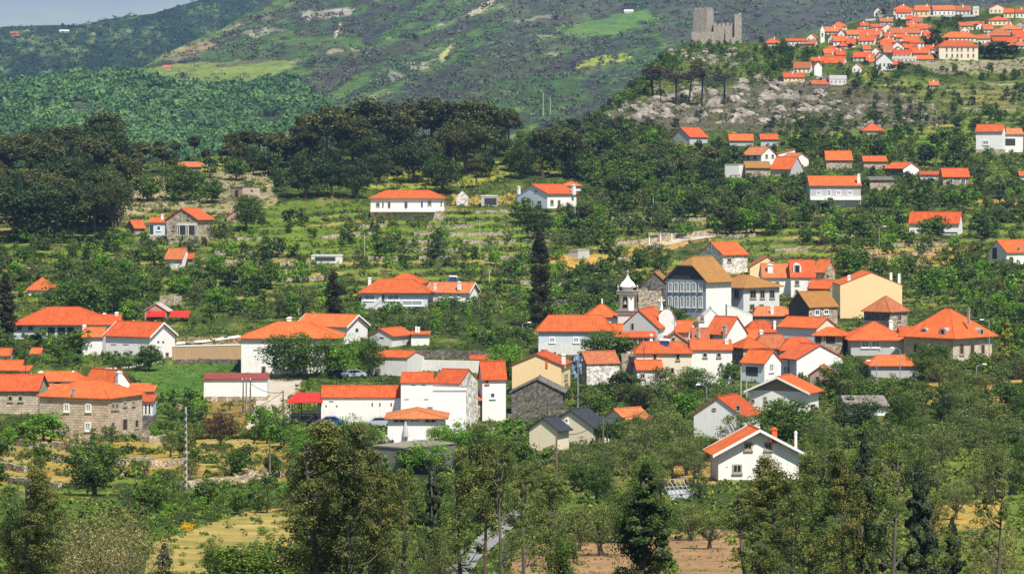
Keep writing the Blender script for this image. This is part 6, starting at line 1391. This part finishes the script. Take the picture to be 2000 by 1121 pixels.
# scattered trees: polygon, tries, species weights, height range in photograph pixels
ZONES = [
 ([(2015, 300), (2420, 300), (2460, 1150), (2020, 1150)], 150, {'olive': 4, 'oak': 4, 'green': 1}, (26, 70), 16),
 ([(-420, 335), (-25, 335), (-25, 1150), (-460, 1150)], 150, {'olive': 3, 'oak': 4, 'green': 1, 'pine': 1}, (26, 70), 16),
 ([(-20, 325), (240, 318), (250, 420), (230, 485), (-20, 485)], 48, {'pine': 4, 'darkoak': 4, 'oak': 2}, (60, 115), 16),
 ([(230, 322), (620, 300), (620, 335), (250, 345)], 42, {'pine': 5, 'darkoak': 1}, (38, 62), 9),
 ([(560, 300), (1120, 290), (1140, 365), (560, 392)], 38, {'pine': 3, 'darkoak': 4, 'oak': 2}, (40, 95), 15),
 ([(220, 345), (560, 340), (560, 400), (220, 420)], 22, {'oak': 3, 'bush': 3, 'darkoak': 2}, (22, 55), 16),
 ([(1080, 300), (1580, 285), (1580, 450), (1400, 470), (1100, 470)], 210, {'olive': 4, 'oak': 4, 'darkoak': 2, 'green': 1, 'pine': .5}, (24, 58), 10),
 ([(1080, 250), (1330, 255), (1320, 300), (1080, 310)], 70, {'oak': 3, 'burnt': 1, 'darkoak': 3, 'olive': 2}, (18, 40), 8),
 ([(1560, 285), (2010, 285), (2010, 480), (1560, 500)], 200, {'olive': 4, 'oak': 4, 'green': 1.2, 'darkoak': 2}, (20, 46), 10),
 ([(1500, 240), (2010, 225), (2010, 300), (1500, 300)], 90, {'oak': 4, 'darkoak': 3, 'olive': 2}, (14, 34), 8),
 ([(-20, 480), (700, 430), (1100, 440), (1100, 540), (700, 530), (-20, 560)], 260, {'olive': 3, 'oak': 3, 'bush': 3, 'green': 1.2, 'darkoak': 1}, (15, 42), 10),
 ([(-20, 540), (460, 540), (700, 530), (700, 600), (460, 640), (300, 640), (-20, 600)], 130, {'oak': 5, 'olive': 3, 'green': 2, 'bush': 2}, (20, 55), 11),
 ([(690, 580), (1060, 520), (1200, 540), (1200, 650), (1040, 700), (840, 650), (700, 640)], 170, {'olive': 4, 'oak': 3, 'green': 1.5, 'obush': 2}, (18, 42), 10),
 ([(-20, 640), (250, 680), (320, 710), (280, 720), (150, 720), (-20, 710)], 70, {'oak': 4, 'gbush': 3, 'green': 2, 'olive': 1}, (18, 42), 9),
 ([(1100, 460), (1320, 500), (1270, 560), (1150, 620), (1060, 560)], 80, {'olive': 3, 'oak': 4, 'darkoak': 1, 'bush': 2}, (20, 46), 9),
 ([(1620, 470), (2010, 500), (2010, 700), (1960, 680), (1880, 600), (1780, 590), (1640, 540)], 190, {'oak': 4, 'olive': 3, 'green': 2.5, 'gbush': 2}, (18, 48), 10),
 ([(1240, 560), (1310, 590), (1350, 640), (1300, 630)], 22, {'oak': 3, 'bush': 2}, (18, 40), 8),
 ([(1000, 760), (1240, 740), (1450, 760), (1360, 880), (1240, 900), (1000, 850)], 66, {'olive': 4, 'oak': 3, 'green': 1.3}, (30, 62), 15),
 ([(1560, 740), (2010, 720), (2010, 880), (1600, 880)], 84, {'olive': 5, 'oak': 3, 'darkoak': 1}, (34, 68), 15),
 ([(1000, 870), (1400, 870), (1400, 985), (1040, 980)], 48, {'olive': 6, 'oak': 2, 'green': .7}, (45, 85), 18),
 ([(1570, 880), (2010, 860), (2010, 985), (1570, 960)], 36, {'olive': 6, 'oak': 2}, (45, 85), 22),
 ([(-20, 850), (560, 850), (560, 940), (-20, 950)], 46, {'olive': 4, 'oak': 2, 'green': 1, 'bush': 2}, (26, 56), 20),
 ([(220, 965), (580, 945), (580, 1000), (220, 1020)], 36, {'oak': 2, 'bush': 4, 'olive': 3, 'gbush': 2}, (30, 62), 18),
 ([(560, 880), (1000, 880), (1000, 1040), (560, 1040)], 75, {'olive': 3, 'oak': 3, 'green': 2, 'obush': 3}, (40, 82), 18),
 ([(1120, 200), (1290, 110), (1330, 130), (1260, 185), (1160, 245)], 60, {'oak': 4, 'green': 1, 'darkoak': 3}, (10, 24), 6),
 ([(1290, 100), (1500, 95), (1620, 120), (1520, 160), (1300, 140)], 110, {'oak': 4, 'bush': 4, 'green': 1}, (8, 20), 6),
 ([(1480, 85), (1620, 90), (1600, 170), (1500, 160)], 50, {'oak': 4, 'darkoak': 3}, (10, 24), 6),
 ([(1640, 130), (2010, 140), (2010, 240), (1660, 240)], 150, {'oak': 4, 'bush': 4, 'darkoak': 2, 'burnt': 1.5}, (9, 22), 7),
 ([(1820, 80), (1850, 80), (1850, 112), (1820, 112)], 6, {'darkoak': 1}, (18, 30), 5),
 ([(1905, 95), (1995, 95), (1995, 114), (1905, 116)], 14, {'darkoak': 1, 'oak': 1}, (16, 26), 6),
 ([(1690, 45), (1900, 36), (1880, 55), (1830, 60), (1690, 60)], 34, {'oak': 1, 'darkoak': 1}, (7, 13), 5),
 ([(1200, 165), (1860, 165), (1860, 250), (1180, 250)], 120, {'burnt': 1, 'bush': 3, 'obush': 2}, (8, 30), 9),
 ([(290, 1010), (470, 1000), (560, 1000), (560, 1050), (400, 1110), (290, 1110)], 26, {'bush': 3, 'obush': 3, 'gbush': 1}, (20, 50), 16),
 ([(560, 700), (700, 745), (700, 770), (560, 770)], 20, {'bush': 2, 'gbush': 2}, (15, 30), 8),
 ([(700, 640), (720, 640), (720, 680), (700, 680)], 3, {'oak': 1}, (20, 30), 8),
 ([(280, 770), (400, 790), (400, 850), (300, 850)], 18, {'oak': 2, 'bush': 2, 'green': 1}, (22, 44), 12),
 ([(500, 800), (565, 830), (565, 880), (500, 870)], 12, {'oak': 3, 'green': 1}, (30, 60), 12),
 ([(1150, 640), (1240, 690), (1240, 700), (1140, 705)], 8, {'oak': 1, 'green': 1}, (24, 46), 10),
]
def occluded(x, yb, h, wf, sp):
    w = SP_W[sp]*h*wf*.5
    for x0, x1, yt, y1 in CLEAR:
        if yb > y1+3:
            if x+w*.85 > x0 and x-w*.85 < x1 and yb-h*.93 < y1-(y1-yt)*.18: return True
        elif x+w*.5 > x0 and x-w*.5 < x1 and yb > y1-8: return True
    return False
for x_, b_, t_, w_ in ((1186, 868, 818, 40), (1215, 872, 812, 46), (1243, 870, 806, 40), (1272, 868, 815, 44), (1228, 878, 826, 50)): hand('oak', x_, b_, t_, w_, None)
for x_ in (1352, 1366, 1384, 1402, 1418, 1440): hand('oak', x_, 96, 80-(x_ % 5), 16, None)
CLEAR.append((1036, 1076, 455, 560))
for a_ in ((1820, 98, 54, 36), (1838, 113, 88, 20), (1950, 116, 82, 60), (1922, 115, 90, 36), (1978, 115, 88, 34), (1722, 34, 16, 20), (1690, 128, 118, 16), (1762, 142, 120, 30), (1740, 140, 124, 22), (1545, 104, 90, 20), (1575, 112, 94, 24), (1660, 94, 84, 18)): hand('darkoak', *a_, None)
SPARSE = [[(1630, 488), (1900, 478), (1910, 530), (1650, 548)], [(1230, 452), (1410, 448), (1400, 500), (1200, 512)], [(1060, 488), (1210, 488), (1200, 535), (1070, 535)], [(400, 405), (720, 395), (1000, 420), (1040, 480), (700, 500), (400, 490)]]
hand('oak', 1180, 704, 640, 84, None); hand('oak', 1215, 706, 655, 60, None); hand('green', 762, 922, 880, 40, None); hand('bush', 860, 925, 880, 60, None); hand('oak', 800, 925, 872, 50, None)
NOTREE = [p for n, p, _ in FIELDS if n in ('lawn', 'yard')]+[[(1000, 1090), (1240, 1055), (1420, 1050), (1440, 1160), (990, 1160)]]
def scatter():
    rs = random.Random(21); cells = {}
    for zi, (poly, cnt, sw, (h0, h1), sp_) in enumerate(ZONES):
        if zi > 4: cnt = int(cnt*1.3); sp_ *= .85
        xs, ys = [p[0] for p in poly], [p[1] for p in poly]; ks, ws_ = list(sw), list(sw.values()); done = 0; t_ = 0; pts = []
        while done < cnt and t_ < cnt*40:
            t_ += 1; x, y = rs.uniform(min(xs), max(xs)), rs.uniform(min(ys), max(ys))
            if not inpoly(x, y, poly) or y < float(top1(x))+2: continue
            if any(abs(x-a) < sp_ and abs(y-b) < sp_*.45 for a, b in pts): continue
            if any(inpoly(x, y, p) for p in NOTREE): continue
            if rs.random() < .62 and any(inpoly(x, y, p) for p in SPARSE): continue
            sp = rs.choices(ks, ws_)[0]; h = h0+(h1-h0)*rs.random()**1.4
            if (1005 < x < 1115 and 430 < y < 655) or (605 < x < 705 and 500 < y < 665): sp = rs.choice(['olive', 'green', 'obush']); h = min(h, 30)
            if sp in ('bush', 'gbush', 'obush'): h *= .62
            wf = rs.uniform(.8, 1.2)
            if occluded(x, y, h, wf, sp):
                h *= .5
                if occluded(x, y, h, wf, sp) or h < 6: continue
            pts.append((x, y)); put_tree(sp, x, y, h, wf); done += 1
scatter()
hand('broom', 370, 1040, 1014, 38, 'orange yellow flowering broom bush in the lower left slope')
for x_, y_ in ((1430, 265), (1735, 287), (1770, 283), (1895, 365), (1690, 298)): hand('broom', x_, y_, y_-11, 22, None)
def realise():
    rs = random.Random(8)
    TREES.sort(key=lambda q: -q['h'])
    cnt = {}; small = []
    for q in TREES:
        cat = KINDNAME[q['sp']][2]
        lim = {'tree': 280, 'bush': 90, 'olive tree': 220, 'pine tree': 170}.get(cat, 60)
        if q['h'] < 13 or cnt.get(cat, 0) >= lim or not -60 < q['px'] < 2060: small.append(q); continue
        cnt[cat] = cnt.get(cat, 0)+1
        h = q['h']; lod = 0 if h > 150 else 1 if h > 62 else 2
        nm = KINDNAME[q['sp']][0]; tm, cm = proto(q['sp'], lod, rs.randrange(4 if lod else 3))
        sx = q['s']*q['wf']; rz = rs.uniform(0, 6.28)
        if h < 22:      # too small to show trunk and crown apart
            r = bpy.data.objects.new(nm, cm); COL.objects.link(r)
        else:
            r = empty(nm, (0, 0, 0)); a = link('trunk', tm, r); c = link('crown', cm, r)
        r.location = q['P']; r.rotation_euler = (0, 0, rz); r.scale = (sx, sx, q['s'])
        q['ob'] = r; q['w'] = h*SP_W[q['sp']]*q['wf']
        if q['sp'] in ('bush', 'gbush', 'obush'): r.location.z -= q['s']*.1
    # remaining small growth: one mass per kind of foliage
    acc = {}
    for q in small:
        tm, cm = proto(q['sp'], 3, rs.randrange(3)); n = len(cm.polygons); co = np.empty(n*12, np.float32); cm.vertices.foreach_get('co', co)
        ti = np.empty(n, np.float32); cm.attributes['tint'].data.foreach_get('value', ti); co = co.reshape(-1, 3)
        a = rs.uniform(0, 6.28); c, s = math.cos(a), math.sin(a); Rm = np.array([[c, -s, 0], [s, c, 0], [0, 0, 1]]); co = (co@Rm.T)*np.array((q['s']*q['wf'], q['s']*q['wf'], q['s']))+q['P']
        acc.setdefault(SPEC[q['sp']][1], []).append((co.reshape(-1, 4, 3), np.clip(ti*.7+rs.random()*.3, 0, 1)))
    for k, l in acc.items():
        me = quads_mesh('distant_trees', np.concatenate([x[0] for x in l]), L[k], np.concatenate([x[1] for x in l]))
        tag(link('distant_trees', me), 'scattered small distant trees and bushes on the slopes', 'trees', kind='stuff')
realise()
# low undergrowth: leafy tufts over every slope that is not a field
def undergrowth():
    rs = np.random.RandomState(4); acc = []
    def tufts(n, xr, yr, hpx, mat, cond=None, g=G, nl=9, bare=None, thr=.45, lf=.5, vary=False):
        x = rs.uniform(*xr, n); y = rs.uniform(*yr, n); k = y > top1(x)+2 if g is G else np.ones(n, bool)
        for p in (NOTREE if g is G else []): k &= ~inpoly(x, y, p)
        if cond is not None: k &= cond(x, y)
        k &= fbm(x/55, y/20, 131, 3)+.25*rs.rand(n) > thr
        if g is G: tp_, _ = terr_phase(x, y); k &= ~((tp_-np.floor(tp_) > .58) & (terr_amt(x, y) > .4) & (rs.rand(n) < .75))
        x, y = x[k], y[k]; P = g(x, y); D = P[:, 1]; cr = rs.rand(len(x)); h = hpx*((.4+.9*cr**1.5) if not vary else (.35+1.9*cr**3))*D/F; kt = rs.rand(len(x))
        n2 = len(x); idx = np.repeat(np.arange(n2), nl); m_ = len(idx); d = rs.normal(size=(m_, 3)); d /= np.linalg.norm(d, axis=1, keepdims=True); d[:, 2] = np.abs(d[:, 2])
        p = P[idx]+d*(h[idx]*(.4+.6*rs.rand(m_)))[:, None]*np.array((1.1, 1.1, .9))
        nr = d+rs.normal(size=(m_, 3))*.5; nr /= np.linalg.norm(nr, axis=1, keepdims=True); t_ = np.cross(nr, rs.normal(size=(m_, 3))); t_ /= np.linalg.norm(t_, axis=1, keepdims=True); b_ = np.cross(nr, t_)
        s_ = (h[idx]*(.5+.5*rs.rand(m_)))[:, None]*lf; V = np.stack([p-t_*s_, p-b_*s_*.6, p+t_*s_, p+b_*s_*.6], 1)
        ti = np.clip((.6*fbm(x/18, y/7, 133, 3)[idx]+.5*rs.rand(m_)-.05) if not vary else (.5*kt[idx]+.5*fbm(x/60, y/25, 135, 3)[idx]+.3*rs.rand(m_)-.15), 0, 1); return V, ti
    bare = [p for p, c, s in PATCH if c in (GO, (.46, .25, .11)) and s > .6]
    def notbare(x, y):
        k = np.ones(len(x), bool)
        for p in bare: k &= ~inpoly(x, y, p)
        return k | (rs.rand(len(x)) < .12)
    l = [tufts(24000, (-60, 2060), (300, 620), 6.5, 'scrub', notbare, thr=.47), tufts(15000, (-60, 2060), (560, 860), 7.5, 'scrub', notbare, thr=.47), tufts(13000, (-60, 2060), (830, 1180), 10, 'scrub', notbare, thr=.45, nl=18), tufts(7000, (1100, 2060), (60, 300), 4.5, 'scrub', thr=.4, nl=12), tufts(3000, (2050, 2450), (300, 1150), 9, 'scrub', None, thr=.3), tufts(3000, (-450, -50), (340, 1150), 9, 'scrub', None, thr=.3)]
    me = quads_mesh('undergrowth', np.concatenate([a for a, b in l]), L['scrub'], np.concatenate([b for a, b in l]))
    tag(link('undergrowth', me), 'low mixed green undergrowth covering the village slopes', 'undergrowth', kind='stuff')
    lp = NOTREE; globals()['NOTREE'] = []
    A = tufts(2600, (240, 480), (705, 785), 2.6, 'scrub', lambda x, y: inpoly(x, y, FIELDS[0][1]), thr=.42, nl=8); B = tufts(900, (1000, 1440), (1040, 1160), 5, 'scrub', lambda x, y: inpoly(x, y, FIELDS[1][1]), thr=.5, nl=8)
    globals()['NOTREE'] = lp
    tag(link('weeds', quads_mesh('weeds', np.concatenate([A[0], B[0]]), L['scrub'], np.concatenate([A[1], B[1]]))), 'tufts of taller grass and weeds on the lawn and bare soil', 'weeds', kind='stuff')
    def gt(n, xr, yr, hp, g, cond, thr, nl=9, lf=.4): return tufts(n, xr, yr, hp, None, cond, g, nl, thr=thr, lf=lf, vary=True)
    inM = lambda x, y: y > np.interp(x, MTX, MTY)+2
    notm = lambda x, y: inM(x, y) & ~np.any([inpoly(x, y, p) for p, c, s in MPATCH if s > .85 or c in (MB_, MT)], axis=0)
    leftw = [(-60, 165), (150, 150), (280, 145), (400, 172), (560, 150), (640, 200), (620, 300), (-60, 360)]
    A = gt(5000, (-60, 680), (135, 350), 12.5, GM, lambda x, y: notm(x, y) & inpoly(x+14*(fbm(x/20, y/10, 5, 2)-.5), y, leftw) & (fbm(x/50, y/16, 171, 3) < .66), -1, 130, .26)
    tag(link('valley_wood', quads_mesh('valley_wood', A[0], L['far'], A[1])), 'rounded green broadleaf wood filling the far valley on the left', 'wood', kind='stuff')
    A = gt(8500, (250, 2060), (-10, 300), 5.5, GM, notm, .38, 16)
    tag(link('mountain_scrub', quads_mesh('mountain_scrub', A[0], L['farbr'], A[1])), 'bare brownish wood and scrub on the mountain slope', 'scrub', kind='stuff')
    A = gt(9000, (250, 2060), (-10, 300), 5.5, GM, lambda x, y: notm(x, y) & (fbm(x/50, y/22, 77, 3) > .5), .33, 14)
    tag(link('mountain_bushes', quads_mesh('mountain_bushes', A[0], L['far'], A[1])), 'green bushes dotted over the mountain slope', 'bushes', kind='stuff')
    A = gt(7000, (350, 2060), (-10, 250), 8, GM, lambda x, y: inM(x, y) & (np.any([inpoly(x, y, p) for p, c, s in MPATCH if c == MP], axis=0) | ((fbm((x-.55*y)/160, (y+.5*x)/34, 107, 4) > .56) & (rs.rand(len(x)) < .6))), .2, 16, .3)
    tag(link('bare_wood', quads_mesh('bare_wood', A[0], L['farbr'], A[1])), 'bands of purplish leafless wood running up the mountain', 'wood', kind='stuff')
    A = gt(9000, (-60, 560), (0, 190), 4.5, GFa, lambda x, y: y > np.interp(x, FTX, FTY)+1, .32, 12)
    tag(link('far_scrub', quads_mesh('far_scrub', A[0], L['fardk'], A[1])), 'dark trees and scrub covering the far left mountain', 'scrub', kind='stuff')
undergrowth()
# ------------------------------------------------------------------ labels for trees and boulders
def describe():
    items = [dict(q=q['ob'], x=q['px'], y=q['yb']-q['h']*.5, k=KINDNAME[q['sp']][1], cat=KINDNAME[q['sp']][2], h=q['h'], lab=q['label']) for q in TREES if 'ob' in q]
    items += [dict(q=o, x=x, y=y, k=k, cat='wall' if 'wall' in k else 'boulder', h=10, lab=None) for o, x, y, k, w in BOULD+TWALL]
    names_ = 'first second third fourth fifth sixth seventh eighth ninth tenth eleventh twelfth thirteenth fourteenth fifteenth sixteenth seventeenth eighteenth nineteenth twentieth'.split()
    tens = ['twenty', 'thirty', 'forty', 'fifty', 'sixty', 'seventy', 'eighty', 'ninety']
    od = [n_+' nearest' if i else 'nearest' for i, n_ in enumerate(names_)]
    for t_ in tens: od += ([] if t_ == 'twenty' else [t_[:-1]+'ieth nearest'])+[t_+'-'+names_[i]+' nearest' for i in range(9)]
    LAND.extend([(1055, 520, 'the tall cypress'), (363, 880, 'the concrete power pole'), (1966, 660, 'the golden conifer'), (912, 285, 'the umbrella pine'), (432, 835, 'the purple brown tree'), (360, 745, 'the green lawn'), (1200, 1100, 'the bare orchard soil'), (430, 1040, 'the dry straw field'), (10, 600, 'the left cypress'),
       (1400, 200, 'the burnt slope'), (1700, 215, 'the burnt slope end'), (120, 420, 'the dark left wood'), (1250, 380, 'the olive slope'), (1800, 970, 'the lower right meadow'), (60, 1050, 'the lower left corner'), (720, 1000, 'the foreground thicket'), (980, 1040, 'the grey road'), (1620, 1020, 'the right foreground thicket'), (1850, 840, 'the right olive grove'), (1250, 810, 'the central olive grove'), (560, 540, 'the mid slope terraces'), (1870, 560, 'the ochre slope')])
    groups = {}
    for it in items:
        tag(it['q'], it['lab'], it['cat'], {'boulder': 'granite boulders on the slopes', 'wall': 'dry stone terrace walls of the slopes', 'bush': 'bushes of the village slopes', 'olive tree': 'olive trees around the village', 'pine tree': 'pines on the hills'}.get(it['cat'], 'trees of the village slopes'))
        if it['lab']: continue
        best = min(LAND, key=lambda l: math.hypot(l[0]-it['x'], (l[1]-it['y'])*1.6)); dx, dy = it['x']-best[0], it['y']-best[1]; dist = math.hypot(dx, dy)
        sz = '' if it['cat'] in ('boulder', 'wall') else 'tall ' if it['h'] > 100 else 'small ' if it['h'] < 26 else ''
        if abs(dy) < abs(dx)*.45: d = 'right of' if dx > 0 else 'left of'
        elif abs(dx) < abs(dy)*.45: d = 'below' if dy > 0 else 'above'
        else: d = ('below' if dy > 0 else 'above')+(' and right of' if dx > 0 else ' and left of')
        groups.setdefault((sz+it['k'], d, best[2]), []).append((dist, it))
    for (k, d, lm_), l in groups.items():
        l.sort(key=lambda t_: t_[0])
        for i, (ds, it) in enumerate(l):
            if len(l) == 1: s = '%s %s %s' % (k, d, lm_)
            else: s = '%s %s %s %s' % (od[i], k, d, lm_)
            if len(s.split()) > 16: print('LONG', s)
            it['q']['label'] = ' '.join(s.split()[:16])
describe()
# ------------------------------------------------------------------ road and track sheets
def road(name, Lp, Rp, mat, lift=.12, label=None):
    def rs_(p): 
        t_ = np.linspace(0, len(p)-1, 60); i = np.arange(len(p)); return np.interp(t_, i, [q[0] for q in p]), np.interp(t_, i, [q[1] for q in p])
    lx, ly = rs_(Lp); rx, ry = rs_(Rp); k = np.linspace(0, 1, 9)[None, :]
    P = G(lx[:, None]*(1-k)+rx[:, None]*k, ly[:, None]*(1-k)+ry[:, None]*k); P[..., 2] += lift
    tag(link(name, grid_mesh(name, P, np.ones((59, 8), bool), mat)), kind='structure')
asph = fieldm('grey_asphalt', (.17, .165, .16), (.24, .235, .23), (.30, .29, .28), 2)
road('road', [(840, 1160), (880, 1095), (940, 1045), (985, 1010), (1020, 985)], [(905, 1160), (935, 1095), (985, 1050), (1015, 1018), (1040, 988)], asph)
road('path', [(336, 671), (400, 666), (470, 656)], [(336, 675), (400, 670), (470, 661)], M['trim'], .2)
road('path', [(1255, 482), (1330, 466), (1385, 458)], [(1262, 490), (1335, 474), (1400, 464)], F_dust, .2)
# ------------------------------------------------------------------ air
def haze():
    q = MB(); q.box((-2600, -80, -46), (2600, 5400, 900)); m = bpy.data.materials.new('haze_air'); m.use_nodes = True; t = m.node_tree; t.nodes.clear()
    o = t.nodes.new('ShaderNodeOutputMaterial'); v = t.nodes.new('ShaderNodeVolumePrincipled'); v.inputs['Color'].default_value = (.36, .58, 1.0, 1); v.inputs['Density'].default_value = .000078; v.inputs['Anisotropy'].default_value = .2
    t.links.new(v.outputs[0], o.inputs['Volume']); ob = q.build('haze', m); tag(ob, kind='stuff')
haze()
